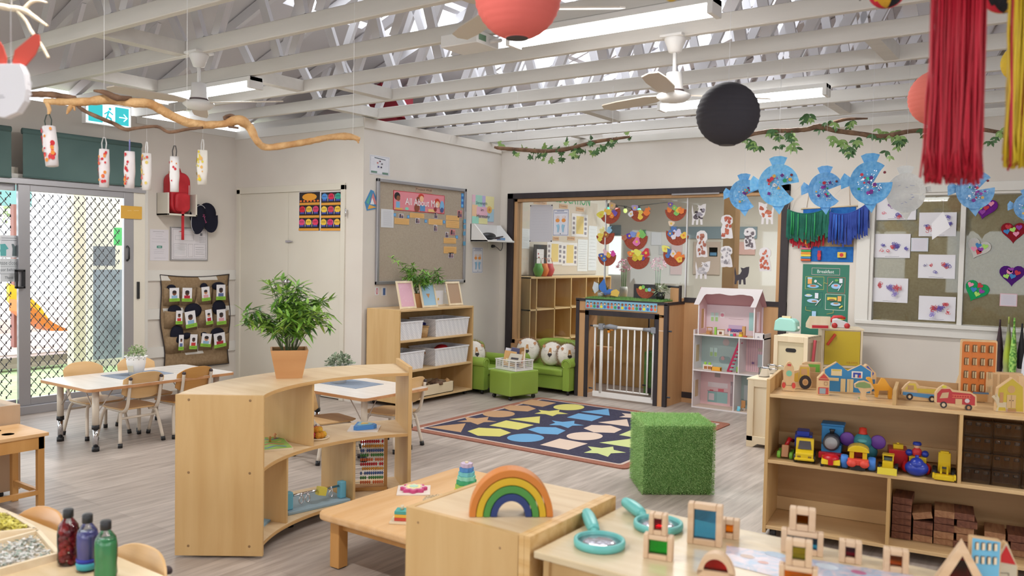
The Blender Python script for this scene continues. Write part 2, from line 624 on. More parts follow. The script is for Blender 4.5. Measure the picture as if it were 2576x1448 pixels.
# ------------------------------------------------------------------ doors, windows, frames
def diamonds(b, y0, y1, z0, z1, x, mat):
	"""steel security grille in the yz plane"""
	p, q = 0.078, 0.098
	ny = int((y1 - y0) / p) + 1
	nz = int((z1 - z0) / q) + 1
	for s in (1, -1):
		for k in range(-nz, ny + 1):
			pts = []
			y = y0 + k * p
			z = z0 if s == 1 else z1
			while (z <= z1 + 1e-6) if s == 1 else (z >= z0 - 1e-6):
				if y0 <= y <= y1:
					pts.append((x, y, z))
				y += p / 2
				z += s * q / 2
			if len(pts) > 1:
				# gently waved strand
				q2 = []
				for a in range(len(pts)):
					q2.append((pts[a][0], pts[a][1], pts[a][2]))
				b.tube(q2, 0.0032, mat, 4, False)
	for i in range(ny + 1):
		for j in range(nz + 1):
			for o in (0, 1):
				yy, zz = y0 + (i + o / 2) * p, z0 + (j + o / 2) * q
				if y0 <= yy <= y1 and z0 <= zz <= z1:
					b.box(x - 0.003, yy - 0.005, zz - 0.012, x + 0.003, yy + 0.005, zz + 0.012, mat)
XDR = -7.78
GRILL = col('#4a474c', 0.5, 0.3, name='grille_steel')
GL = glass('clear_glass', '#f2f6f4')
# outer frame and sill
b = B()
b.box(XDR - 0.17, 1.1, 2.05, XDR + 0.02, 4.62, 2.10, ALU)
b.box(XDR - 0.17, 1.1, 0.0, XDR + 0.05, 4.62, 0.075, ALU)
b.box(XDR - 0.17, 4.50, 0.075, XDR + 0.0, 4.62, 2.10, CREAM)
b.box(XDR - 0.17, 1.1, 0.075, XDR, 1.16, 2.10, ALU)
b.box(XDR - 0.17, 4.62, 0.0, XL + 0.09, 4.70, 2.10, TRIM)
struct(b, 'trim_1', bev=0.003)
b = B()   # header above door to the blinds
b.box(XL, 1.1, 2.10, XDR - 0.02, 4.62, 2.14, TRIM)
struct(b, 'trim_2')
d1 = bpy.data.objects.new('door_1', None)
COL.objects.link(d1)
d1['kind'] = 'structure'
b = B()
x = XDR
b.box(x - 0.04, 3.43, 0.075, x, 3.53, 2.05, ALU)
b.box(x - 0.04, 4.40, 0.075, x, 4.50, 2.05, ALU)
b.box(x - 0.04, 3.53, 0.075, x, 4.40, 0.14, ALU)
b.box(x - 0.04, 3.53, 1.99, x, 4.40, 2.05, ALU)
b.build('door_frame', d1, 0.003)
b = B()
diamonds(b, 3.54, 4.39, 0.15, 1.98, x - 0.02, GRILL)
b.build('security_grille', d1)
b = B()
b.tube([(x + 0.005, 4.43, 1.52), (x + 0.035, 4.43, 1.50), (x + 0.035, 4.43, 1.40), (x + 0.005, 4.43, 1.38)], 0.011, BLACKP, 8)
b.build('door_handle', d1)
b = B()
b.box(x, 4.53, 1.00, x + 0.02, 4.555, 1.17, BLACKP)
b.build('door_lock', d1, 0.004)
b = B()
b.box(x, 3.455, 1.13, x + 0.03, 3.475, 1.29, BLACKP)
b.box(x, 3.395, 1.13, x + 0.03, 3.415, 1.29, BLACKP)
b.box(x, 3.395, 1.275, x + 0.03, 3.475, 1.295, BLACKP)
b.box(x, 3.395, 1.125, x + 0.03, 3.475, 1.145, BLACKP)
b.build('pull_handle', d1, 0.003)
# left leaf: glazed panel with grille behind it
d2 = bpy.data.objects.new('door_2', None)
COL.objects.link(d2)
d2['kind'] = 'structure'
b = B()
for y0 in (3.20, 2.1, 1.16):
	b.box(x - 0.09, y0, 0.075, x - 0.05, y0 + 0.085, 2.05, ALU)
b.box(x - 0.09, 1.16, 0.075, x - 0.05, 3.43, 0.13, ALU)
b.box(x - 0.09, 1.16, 1.99, x - 0.05, 3.43, 2.05, ALU)
b.build('door_frame', d2, 0.003)
b = B()
diamonds(b, 3.29, 3.43, 0.15, 1.98, x - 0.10, GRILL)
b.build('security_grille', d2)
b = B()
b.box(x - 0.072, 1.2, 0.13, x - 0.068, 3.22, 1.99, GL)
b.build('door_glass', d2)
# closet double door
d3 = bpy.data.objects.new('door_3', None)
COL.objects.link(d3)
d3['kind'] = 'structure'
d3.location = (0, YD, 0)
b = B()
b.box(-7.90, -0.02, 0.0, -7.84, 0.03, 2.18, CREAM)
b.box(-6.22, -0.02, 0.0, -6.16, 0.03, 2.18, CREAM)
b.box(-7.90, -0.02, 2.13, -6.16, 0.03, 2.20, CREAM)
b.build('door_frame', d3, 0.003)
b = B()
b.box(-7.84, 0.0, 0.01, -7.04, 0.04, 2.13, CREAM)
b.build('door_panel', d3, 0.002)
b = B()
b.box(-7.036, 0.0, 0.01, -6.22, 0.04, 2.13, CREAM)
b.build('door_panel', d3, 0.002)
b = B()
kx, kz = at(727, 708, 'y', YD)[0], at(727, 708, 'y', YD)[2]
b.M = MT((kx, 0, kz)) @ MR(rad(90), 4, 'X')
b.lathe([(0.03, 0), (0.03, 0.008), (0.012, 0.012), (0.012, 0.04), (0.027, 0.05), (0.027, 0.062), (0.0, 0.066)], CHROME, 20)
b.M = Matrix.Identity(4)
b.box(kx - 0.075, -0.012, kz - 0.05, kx - 0.05, 0, kz + 0.05, BLACKP)
b.build('door_knob', d3)
b = B()
p = at(728, 607, 'y', YD)
b.box(p.x - 0.05, -0.015, p.z - 0.012, p.x + 0.02, 0, p.z + 0.012, CHROME)
b.box(p.x - 0.01, -0.025, p.z - 0.006, p.x + 0.07, -0.012, p.z + 0.006, CHROME)
b.build('door_latch', d3, 0.002)
b = B()
p = at(875, 535, 'y', YD)
b.tube([(p.x, -0.03, p.z - 0.04), (p.x, -0.03, p.z + 0.04)], 0.008, CHROME)
b.build('door_hinge', d3)
# roller blinds
for nm, y0, y1, zb, lab in (('roller_blind', 3.455, 4.56, 2.115, 'wide dark green roller blind above the grille door'),
							('roller_blind', 2.2, 3.36, 2.10, 'green roller blind cut off by the left edge of the photo')):
	t = thing(nm, lab, 'blind', (XDR + 0.03, 0, 0))
	GB = noisy('blind_cloth', '#4c6462', '#566e6b', (1, 1, 1), 2, 2, 0.8)
	b = B()
	b.box(0, y0, zb, 0.004, y1, 2.50, GB)
	b.build('blind_cloth', t)
	b = B()
	b.tube([(-0.01, y0, 2.515), (-0.01, y1, 2.515)], 0.028, GB, 14)
	b.build('roller', t)
	b = B()
	b.tube([(0.002, y0, zb), (0.002, y1, zb)], 0.008, GB, 8)
	b.build('bottom_rail', t)
b = B()   # fixed lights above the door head
b.box(XDR - 0.10, 3.36, 2.14, XDR - 0.06, 3.455, 2.2, CREAM)
struct(b, 'trim_3')
# interior glazed opening in the back wall
w1 = bpy.data.objects.new('window_1', None)
COL.objects.link(w1)
w1['kind'] = 'structure'
w1.location = (0, YB, 0)
b = B()
fl, fr, ft = -5.80, -2.44, 2.245
b.box(fl, -0.03, 0.0, fl + 0.085, 0.03, ft, BLACKW)
b.box(fr - 0.075, -0.03, 0.0, fr, 0.03, ft, BLACKW)
b.box(fl, -0.03, ft - 0.065, fr, 0.03, ft, BLACKW)
b.build('black_frame', w1, 0.004)
b = B()
il, ir, it = fl + 0.085, fr - 0.075, ft - 0.065
b.box(il, 0.0, 0.45, il + 0.045, 0.11, it, TIMBER)
b.box(ir - 0.04, 0.0, 0.45, ir, 0.11, it, TIMBER)
b.box(il, 0.0, it - 0.035, ir, 0.11, it, TIMBER)
b.box(il, 0.0, 0.45, -4.4, 0.11, 0.5, TIMBER)
b.box(-3.55, 0.0, 1.05, ir, 0.11, 1.09, TIMBER)
b.box(-4.4, 0.0, 1.03, -3.55, 0.11, 1.06, TIMBER)
b.build('timber_lining', w1, 0.003)
b = B()
px = at(1524, 560, 'y', YB + 0.05).x
px2 = at(1729, 560, 'y', YB + 0.05).x
b.box(il + 0.04, 0.05, 0.5, px - 0.002, 0.056, it - 0.03, GL)
b.box(px + 0.002, 0.05, 1.06, px2 - 0.002, 0.056, it - 0.03, GL)
b.box(px2 + 0.002, 0.05, 1.08, ir - 0.03, 0.056, it - 0.03, GL)
b.build('window_glass', w1)
b = B()
for xx in (px, px2):
	b.box(xx - 0.006, 0.04, 1.06, xx + 0.006, 0.066, it - 0.03, col('#d5d5d8', 0.2))
b.build('glass_joint', w1)
b = B()
a0, a1 = at(1690, 489, 'y', YB - 0.03), at(1810, 486, 'y', YB - 0.03)
b.box(a0.x, -0.036, a0.z - 0.008, a1.x, -0.03, a0.z + 0.008, col('#8d8a8c', 0.4))
b.build('slide_strip', w1)
b = B()   # panel beneath, right of the play opening
b.box(-3.50, -0.02, 0.09, fr, 0.0, 1.05, TIMBER)
b.box(-3.50, -0.028, 1.05, fr, 0.0, 1.10, BLACKW)
b.box(-3.50, -0.028, 0.05, fr, 0.0, 0.11, BLACKW)
b.box(-3.50, -0.024, 0.0, fr, 0.0, 0.05, TIMBER)
b.box(fl, -0.02, 0.0, -4.56, 0.0, 0.45, TIMBER)
b.build('base_panel', w1)
# play opening box with the child gate
t = thing('play_opening_box', 'timber cupboard-like play opening edged in black, turf on its top', 'play opening', (-4.565, 7.67, 0))
W_, D_ = 1.065, 0.43
b = B()
b.box(0.0, 0, 0, 0.145, 0.03, 0.90, TIMBER)
b.box(0.945, 0, 0, W_, 0.03, 0.90, TIMBER)
b.box(0.0, 0, 0.93, W_, 0.03, 1.04, TIMBER)
b.box(W_ - 0.02, 0.03, 0, W_, D_, 1.04, TIMBER)
b.box(0, 0.03, 0, 0.02, D_, 1.04, TIMBER)
b.box(0, 0, 1.04, W_, D_, 1.055, TIMBER)
b.build('side_panel', t)
b = B()
for x0, x1 in ((0.0, 0.04), (0.115, 0.16), (0.93, 0.975), (W_ - 0.035, W_ + 0.005)):
	b.box(x0, -0.008, 0, x1, 0.0, 0.93 if 0.05 < x0 < 1 else 1.04, BLACKW)
b.box(0.115, -0.008, 0.885, 0.975, 0.0, 0.94, BLACKW)
b.box(-0.004, -0.008, 1.03, W_ + 0.006, 0.0, 1.06, BLACKW)
b.box(W_, 0.0, 1.03, W_ + 0.006, D_, 1.06, BLACKW)
b.box(W_, 0.0, 0.0, W_ + 0.006, 0.03, 1.03, BLACKW)
b.build('black_edging', t)
b = B()
b.box(0.12, -0.0095, 0.955, 0.955, -0.0085, 1.045, '#7fb4cf')
cols = ['#c9404a', '#3f79b8', '#e8d840', '#7c3f78', '#3f9a5a', '#e8894a']
hair = ['#2a2024', '#4a2f22', '#7a4a2a', '#8c2f38']
skin = ['#e2a888', '#b87a52', '#8a5638', '#edc0a0']
for k in range(20):
	cx = 0.145 + k * 0.0415
	b.disc(cx, 0.98, 0.016, -0.0100, cols[(k * 5) % 6], 12)
	b.disc(cx, 1.013, 0.014, -0.0102, hair[k % 4], 12)
	b.disc(cx, 1.008, 0.010, -0.0104, skin[(k * 3) % 4], 10)
b.build('picture_border', t)
TURFTOP = B()
def turf(b, x0, y0, z0, x1, y1, n, h, face='top', lean=0.6, mats=(TURF,)):
	"""random blades on a rectangle; face: top, front(-y), left(-x), right(+x), back"""
	vs, fs = [], []
	for i in range(n):
		a, c = R(), R()
		if face == 'top':
			p = Vector((x0 + (x1 - x0) * a, y0 + (y1 - y0) * c, z0))
			nrm = Vector((0, 0, 1))
		d = Vector((U(-lean, lean), U(-lean, lean), 1)).normalized() * h * U(0.6, 1.2)
		s = Vector((U(-1, 1), U(-1, 1), 0)).normalized() * 0.0016
		k = len(vs)
		vs += [p - s, p + s, p + d]
		fs.append((k, k + 1, k + 2))
	b.add(vs, fs, mats[0])
b = B()
b.box(0.1, 0.01, 0.004, W_ - 0.09, D_ - 0.02, 0.012, TURFB)
turf(b, 0.1, 0.01, 0.01, W_ - 0.09, D_ - 0.02, 5000, 0.022)
solo(b, 'turf_mat', 'green artificial turf mat along the top of the play opening', 'turf mat', (-4.565, 7.67, 1.055))
# child gate
def gate(loc, label, white=True, w=0.86, h=0.77):
	m = WHITEP if white else BLACKP
	t = thing('child_gate', label, 'gate', loc)
	b = B()
	b.box(0.01, -0.012, 0.02, w - 0.01, 0.012, 0.075, m)
	b.tube([(0.0, 0, h), (w, 0, h)], 0.016, m, 8)
	for x in (0.02, w - 0.02):
		b.tube([(x, 0, 0.06), (x, 0, h)], 0.009, m, 6)
	for x in (0.10, w - 0.15):
		b.tube([(x, 0, 0.06), (x, 0, h)], 0.018, m, 8)
	b.build('gate_frame', t)
	b = B()
	x0, x1 = 0.185, w - 0.22
	for i in range(7):
		x = x0 + (x1 - x0) * i / 6
		b.tube([(x, 0, 0.10), (x, 0, h - 0.01)], 0.009, m, 6)
	b.tube([(x0 - 0.01, 0, 0.105), (x1 + 0.02, 0, 0.105)], 0.009, m, 6)
	b.build('gate_door', t)
	b = B()
	g = '#8a8d94' if white else '#222226'
	b.tube([(0.14, -0.005, h), (0.20, -0.005, h + 0.004), (0.29, -0.005, h)], [0.018, 0.03, 0.02], g, 10)
	b.cbox((0.10, -0.004, h), (0.05, 0.05, 0.06), g)
	b.cbox((w - 0.15, -0.004, h), (0.05, 0.05, 0.06), g)
	b.tube([(w - 0.27, -0.004, h), (w - 0.18, -0.004, h)], [0.018, 0.024], g, 10)
	b.build('latch_housing', t)
	b = B()
	b.box(0.175, -0.012, h - 0.06, 0.20, 0.012, h - 0.02, '#e8902a')
	b.box(0.175, -0.012, h - 0.035, 0.235, 0.012, h - 0.02, '#e8902a')
	b.build('release_catch', t)
	b = B()
	for x in (-0.02, w + 0.02):
		for z in (0.10, h):
			b.tube([(x - 0.02, 0, z), (x + 0.02, 0, z)], 0.009, '#55555a', 8)
			b.lathe([(0.018, 0), (0.018, 0.006)], '#3a3a3e', 10, (x, 0, z))
	b.build('mounting_bolt', t)
	return t
gate((-4.355, 7.685, 0), 'white metal child gate with grey latch and orange catch in the play opening')
# ------------------------------------------------------------------ ceiling things
TUBE = emis('tube_light', '#ffffff', 9.0)
def batten(x0, x1, y, label, z=2.83, pw=22):
	t = thing('ceiling_light', label, 'ceiling light', (x0, y, z), 0, 'fluorescent battens under the joists')
	L = x1 - x0
	b = B()
	b.box(0, -0.06, -0.035, L, 0.06, 0, WHITEP)
	b.box(0, -0.065, -0.09, 0.03, 0.065, 0, WHITEP)
	b.box(L - 0.03, -0.065, -0.09, L, 0.065, 0, WHITEP)
	b.build('housing', t, 0.004)
	b = B()
	b.prism([(-0.055, -0.035), (0.055, -0.035), (0.045, -0.075), (0.02, -0.088), (-0.02, -0.088), (-0.045, -0.075)], 0.03, L - 0.03, TUBE, 'x')
	b.build('diffuser', t)
	l = area_light('tube_lamp', (x0 + L / 2, y, z - 0.10), L - 0.1, 0.10, pw, (1.0, 0.97, 0.93))
	return t
batten(-2.90, -1.62, 4.05, 'long bright fluorescent light beside the red lantern', 2.83)
batten(-3.05, -1.68, 6.43, 'fluorescent light behind the black lantern', 2.83)
batten(-6.3, -5.0, 1.1, 'unseen fluorescent light added behind the camera to the left')  # out-of-view battens from here to the front end, added to brighten the room
batten(-2.9, -1.6, 1.1, 'unseen fluorescent light added above and behind the camera')
batten(0.9, 2.2, 1.1, 'unseen fluorescent light added behind the camera to the right')
batten(0.9, 2.2, 4.05, 'unseen fluorescent light added beyond the right edge of the photo')
batten(-2.9, -1.6, -1.6, 'unseen fluorescent light added at the front end of the room')
batten(-4.6, -3.2, 11.2, 'fluorescent light in the next room seen through the glass', pw=60)
batten(-3.9, -2.5, 9.6, 'nearer fluorescent light in the next room', pw=60)
batten(-6.6, -5.3, 4.05, 'added fluorescent light over the dining tables')  # extra batten added to light the dining corner
def fan(hub, plate_z, a0, label, rb=0.62):
	t = thing('ceiling_fan', label, 'ceiling fan', hub, 0)
	H = plate_z - hub[2]
	b = B()
	b.lathe([(0.0, H), (0.065, H), (0.065, H - 0.015), (0.05, H - 0.05), (0.038, H - 0.085), (0.012, H - 0.09)], WHITEP, 20)
	b.box(-0.07, -0.07, H - 0.002, 0.07, 0.07, H + 0.012, WHITEP)
	b.build('canopy', t)
	b = B()
	b.tube([(0, 0, H - 0.08), (0, 0, 0.12)], 0.012, WHITEP, 10)
	b.build('down_rod', t)
	b = B()
	b.lathe([(0.0, 0.135), (0.048, 0.13), (0.055, 0.04), (0.06, 0.028), (0.06, 0.020)], WHITEP, 20)
	b.lathe([(0.052, 0.028), (0.062, 0.026), (0.062, 0.018), (0.052, 0.016)], '#5a4a4a', 20)
	b.lathe([(0.055, 0.018), (0.10, 0.0), (0.105, -0.015), (0.075, -0.04), (0.03, -0.05), (0.0, -0.052)], WHITEP, 24)
	b.build('motor', t)
	for k in range(3):
		a = rad(a0 + 120 * k)
		b = B()
		b.M = MR(a, 4, 'Z') @ MR(rad(12), 4, 'X')
		pl = [(0.08, -0.02), (0.2, -0.055), (0.45, -0.06), (rb - 0.03, -0.05), (rb, 0.0), (rb - 0.03, 0.045), (0.45, 0.055), (0.2, 0.05), (0.08, 0.02)]
		b.prism(pl, -0.004, 0.004, col('#cfc4b6', 0.4), 'z')
		b.build('blade', t)
	return t
h1 = at(1695, 238, 'y', 4.67)
fan((h1.x, 4.67, h1.z), 2.835, -78, 'white ceiling fan beside the black paper lantern')
h2 = at(500, 258, 'y', 3.39)
fan((h2.x, 3.39, h2.z), 2.835, 25, 'white ceiling fan above the driftwood branch')
h3 = at(1262, 22, 'y', 3.39)
fan((h3.x, 3.39, h3.z), 2.835, 150, 'ceiling fan partly hidden by the big red lantern')
# white box under the joist
c = at(1166, 105, 'z', 2.79)
t = thing('emergency_light_box', 'white rectangular box fixed under the ceiling joists', 'ceiling box', (c.x, c.y + 0.05, 2.76))
b = B()
b.box(-0.14, -0.10, 0, 0.14, 0.12, 0.075, WHITEP)
b.build('casing', t, 0.006)
b = B()
b.box(0.1405, -0.08, 0.02, 0.1415, -0.01, 0.055, '#6a8a70')
b.build('status_label', t)
b = B()
b.tube([(0.14, 0.03, 0.03), (0.17, 0.03, 0.03), (0.17, 0.1, 0.05)], 0.012, WHITEP, 8)
b.build('lamp_arm', t)
# red duct box above the closet
t = thing('red_ceiling_box', 'red boxy duct above the closet wall seen between joists', 'duct', (at(950, 250, 'y', 7.6).x, 7.6, 2.95))
b = B()
REDB = col('#b03040', 0.5)
b.box(-0.42, -0.1, 0, 0.42, 0.1, 0.18, REDB)
b.box(-0.42, -0.1, 0.18, 0.5, 0.1, 0.42, REDB)
b.prism([(-0.2, 0.42), (0.22, 0.42), (0.18, 0.6), (0.0, 0.64), (-0.18, 0.58)], -0.1, 0.1, REDB)
b.build('duct_body', t, 0.004)
t.location = (at(945, 250, 'y', 7.0).x, 7.0, 2.86)
# exit sign
p0, p1 = at(215, 270, 'x', -7.75), at(327, 310, 'x', -7.75)
ez0, ez1 = at(280, 316, 'x', -7.75).z, at(280, 264, 'x', -7.75).z
t = thing('exit_sign', 'lit green and white running-man exit sign above the blinds', 'exit sign', (-7.74, p0.y, ez0), rad(90))
wv, hv = p1.y - p0.y, ez1 - ez0
b = B()
b.box(-0.01, 0, -0.01, wv + 0.01, 0.06, hv + 0.01, WHITEP)
b.build('sign_case', t, 0.004)
b = B()
EG = emis('sign_green', '#3cc0c8', 0.55)
EW = emis('sign_white', '#e8fbff', 0.9)
b.quad(0, 0, wv, hv, -0.002, EW)
b.quad(0.02, 0.015, wv * 0.36, hv - 0.015, -0.003, EG)
b.quad(wv * 0.64, 0.015, wv - 0.02, hv - 0.015, -0.003, EG)
cx = wv * 0.5
b.disc(cx + 0.01, hv * 0.78, hv * 0.07, -0.003, EG)
b.line([(cx, hv * 0.7), (cx - 0.015, hv * 0.42), (cx + 0.025, hv * 0.3), (cx + 0.015, hv * 0.12)], 0.018, -0.003, EG)
b.line([(cx - 0.015, hv * 0.42), (cx - 0.03, hv * 0.25), (cx - 0.06, hv * 0.22)], 0.016, -0.003, EG)
b.line([(cx - 0.045, hv * 0.5), (cx, hv * 0.66), (cx + 0.04, hv * 0.52)], 0.012, -0.003, EG)
b.text('\u2192', wv * 0.83, hv * 0.45, wv * 0.2, -0.004, EW)
b.build('sign_face', t)
# paper lanterns
def lantern(px, py, rpx, depth, h, label, ribs=15):
	c = atd(px, py, depth)
	r = rpx / F_PX * depth
	m = noisy('lantern_paper_' + h[1:], h, h, (1, 1, 1), 3, 2, 0.8, spec=0.2)
	t = thing('paper_lantern', label, 'paper lantern', c)
	b = B()
	prof = []
	n = ribs * 3
	for i in range(n + 1):
		tt = rad(14) + (PI - rad(28)) * i / n
		k = 1 - 0.018 * (1 if i % 3 else 0) * 1.0
		prof.append((r * math.sin(tt) * k, -r * math.cos(tt)))
	b.lathe(prof[:1] + prof, m, 36)
	# remove caps look: dark opening ring at the bottom
	b.build('shade', t)
	b = B()
	rr = r * math.sin(rad(14))
	b.lathe([(rr, -r * 0.972), (rr * 1.06, -r * 0.975), (rr * 1.06, -r * 0.985), (rr, -r * 0.985)], '#3a3436', 24)
	b.lathe([(0, -r * 0.974), (rr, -r * 0.974)], '#4a4446', 24)
	b.build('bottom_ring', t)
	b = B()
	b.tube([(0, 0, r * 0.97), (0, 0, max(2.84 - c.z, r * 1.1))], 0.0012, '#e8e8ea', 5)
	b.build('string', t)
	return t
lantern(1303, -12, 110, 2.9, '#e07068', 'big red paper lantern cut by the top edge')
lantern(1831, 287, 79, 3.7, '#3c3a40', 'black paper lantern hanging in front of the ivy branch')
lantern(2358, 246, 69, 3.6, '#e0786c', 'orange-red paper lantern half behind the red fringe')
lantern(2570, 157, 47, 3.6, '#d8b83c', 'yellow paper lantern at the right edge')
# yarn fringes
def fringe(px0, px1, ptop, pbot, depth, hs, n, label, jag=0.03):
	a, c = atd(px0, ptop, depth), atd(px1, ptop, depth)
	bt = atd((px0 + px1) / 2, pbot, depth)
	L = a.z - bt.z
	t = thing('yarn_fringe', label, 'yarn fringe', ((a.x + c.x) / 2, (a.y + c.y) / 2, a.z))
	b = B()
	for i in range(n):
		f = i / (n - 1) - 0.5
		x = (c.x - a.x) * f + U(-0.004, 0.004)
		y = (c.y - a.y) * f + U(-0.03, 0.03)
		ln = L * (1 - abs(R() * jag * 3) if R() < 0.4 else U(0.95, 1.0))
		x1 = x + U(-0.006, 0.006)
		pts = [(x, y, 0.0), (x + U(-.003, .003), y, -ln * 0.3), (x1, y, -ln * 0.6), (x1 + U(-.004, .004), y, -ln * 0.85), (x1 + U(-.008, .008), y, -ln)]
		b.tube(pts, 0.0022, hs[int(R() * len(hs))], 4, True)
	o = b.build('threads', t)
	o['kind'] = 'stuff'
	b = B()
	b.tube([(a.x - t.location.x, a.y - t.location.y, 0.0), (c.x - t.location.x, c.y - t.location.y, 0)], 0.012, hs[0], 8)
	b.tube([((a.x - t.location.x), (a.y - t.location.y), 0), (0, 0, max(0.1, 2.84 - a.z)), ((c.x - t.location.x), (c.y - t.location.y), 0)], 0.002, '#e0e0e0', 5)
	b.build('hanging_rod', t)
fringe(2348, 2480, -60, 462, 1.75, ['#b01028', '#c01430', '#a00c22'], 230, 'long bright red yarn fringe hanging at the upper right')
fringe(2546, 2620, -60, 425, 1.75, ['#c8a818', '#d0b428', '#b01028', '#c8a818'], 110, 'yellow and red yarn fringe at the right edge')
# knitted balls
def yarnball(px, py, rpx, depth, label, bands, tail=False):
	c = atd(px, py, depth)
	r = rpx / F_PX * depth
	t = thing('knitted_ball', label, 'ball', c)
	b = B()
	n, m = 24, 16
	vs, fs = [], []
	for i in range(m + 1):
		tt = PI * i / m
		for j in range(n):
			a = 2 * PI * j / n
			k = 1 + 0.02 * math.sin(a * 12)
			vs.append((r * k * math.sin(tt) * math.cos(a), r * k * math.sin(tt) * math.sin(a), -r * math.cos(tt)))
	b2 = B()
	for i in range(m):
		for j in range(n):
			q = (i * n + j, i * n + (j + 1) % n, (i + 1) * n + (j + 1) % n, (i + 1) * n + j)
			a = int((j + i * 0.3) / n * len(bands)) % len(bands)
			b2.add([vs[k] for k in q], [(0, 1, 2, 3)], noisy('knit_' + bands[a][1:], bands[a], bands[a], (1, 1, 1), 80, 2, 0.95, 0.6, 200), True)
	b2.build('knitted_cover', t)
	b = B()
	b.tube([(0, 0, r), (0, 0, max(2.84 - c.z, r + 0.05))], 0.0012, '#e8e8ea', 5)
	b.build('string', t)
	if tail:
		b = B()
		b.tube([(-r * 0.95, 0, 0), (-r * 1.3, 0, -r * 0.1), (-r * 1.5, 0, -0.2 * r)], [r * 0.1, r * 0.16, r * 0.22], '#1c1a20', 8)
		b.build('tail', t)
yarnball(2232, -26, 46, 2.3, 'red, yellow and black knitted ball with a black tail at the top edge', ['#c8243a', '#d0a030', '#1c1a20', '#c8243a', '#d0a030', '#1c1a20'], True)
yarnball(2527, -18, 50, 2.0, 'black and yellow knitted ball between the two fringes', ['#1c1a20', '#1c1a20', '#d0a030', '#c8243a', '#1c1a20', '#d0a030'])
yarnball(1690, -14, 18, 2.3, 'small yellow ball peeking in at the top edge', ['#d8b860', '#d0b050'])
# driftwood branches
def branch(name, label, pts, mat, n=8, sub=()):
	"""pts: (px, py, depth, radius px)"""
	P = [atd(a, b_, d) for a, b_, d, r in pts]
	rr = [r / F_PX * d for a, b_, d, r in pts]
	S = spline([(p.x, p.y, p.z, q) for p, q in zip([Vector(x) for x in P], rr)] if False else [tuple(p) + (q,) for p, q in zip(P, rr)], 5)
	return S
def limb(b, pts, mat):
	q = [tuple(atd(a, c_, d)) + (r / F_PX * d,) for a, c_, d, r in pts]
	out = []
	for i in range(len(q) - 1):
		p0, p1, p2, p3 = q[max(i - 1, 0)], q[i], q[i + 1], q[min(i + 2, len(q) - 1)]
		for k in range(5):
			t_ = k / 5
			out.append([0.5 * (2 * p1[j] + (p2[j] - p0[j]) * t_ + (2 * p0[j] - 5 * p1[j] + 4 * p2[j] - p3[j]) * t_ * t_ + (3 * p1[j] - p0[j] - 3 * p2[j] + p3[j]) * t_ ** 3) for j in range(4)])
	out.append(list(q[-1]))
	b.tube([o[:3] for o in out], [max(0.002, o[3] * U(0.9, 1.1)) for o in out], mat, 9)
t = thing('driftwood_branch', 'long pale twisting driftwood branch hanging below the joists', 'branch')
b = B()
D0 = 3.55
limb(b, [(112, 254, D0, 7), (150, 256, D0, 9), (215, 256, D0, 10), (275, 250, 3.6, 12), (330, 258, 3.6, 12), (380, 262, 3.65, 12), (430, 290, 3.7, 11), (490, 312, 3.75, 11), (560, 312, 3.8, 9), (600, 302, 3.8, 13), (628, 320, 3.85, 11), (645, 352, 3.85, 9), (668, 370, 3.9, 9), (720, 365, 3.9, 8), (780, 355, 3.95, 8), (830, 345, 4.0, 8), (875, 343, 4.0, 9), (905, 350, 4.0, 5)], BARK)
limb(b, [(118, 258, D0, 6), (124, 275, D0, 5), (122, 288, D0, 3)], BARK)
limb(b, [(182, 262, D0, 7), (174, 275, D0, 5), (168, 287, D0, 2)], BARK)
limb(b, [(186, 262, D0, 4), (188, 278, D0, 2)], BARK)
limb(b, [(880, 343, 4, 5), (898, 352, 4, 3), (902, 360, 4, 2)], BARK)
limb(b, [(575, 300, 3.8, 4), (565, 296, 3.8, 5), (582, 290, 3.8, 4), (596, 298, 3.8, 4)], BARKD)
b.build('pale_limb', t)
b = B()
limb(b, [(-40, 235, D0, 7), (80, 237, D0, 8), (130, 238, D0, 8), (190, 247, D0, 6)], BARKD)
limb(b, [(236, 228, D0, 3), (262, 232, D0, 6), (295, 246, 3.55, 8), (330, 246, 3.6, 4)], BARKD)
limb(b, [(195, 265, D0, 4), (215, 280, D0, 5), (260, 300, D0, 5), (285, 310, 3.6, 5), (315, 325, 3.6, 5), (345, 322, 3.6, 4), (395, 318, 3.65, 4), (425, 332, 3.65, 4), (470, 325, 3.7, 4), (510, 321, 3.75, 3)], BARKD)
limb(b, [(575, 318, 3.8, 4), (600, 322, 3.8, 3)], BARKD)
b.build('dark_limb', t)
b = B()
for a, c_, d in ((470, 305, 3.72), (888, 342, 4.0), (262, 245, 3.58)):
	p = atd(a, c_, d)
	b.tube([tuple(p), (p.x, p.y, 2.86)], 0.0011, '#eeeeee', 4)
b.build('hanging_wire', t)
t = thing('twig_branch', 'pale forked branch entering at the top left corner', 'branch')
b = B()
d = 2.3
limb(b, [(-30, 10, d, 8), (20, 20, d, 8), (60, 26, d, 7), (90, 45, d, 5), (120, 66, d, 3)], BARKP)
limb(b, [(60, 26, d, 6), (75, 8, d, 5), (95, 2, d, 4), (119, 7, d, 2)], BARKP)
limb(b, [(45, 28, d, 5), (65, 52, d, 4), (80, 80, d, 5), (105, 115, d, 4), (122, 146, d, 4)], BARKP)
b.build('twig', t)
b = B()
p = atd(30, 22, d)
b.tube([tuple(p), (p.x, p.y, 2.86)], 0.0011, '#eeeeee', 4)
b.build('hanging_wire', t)
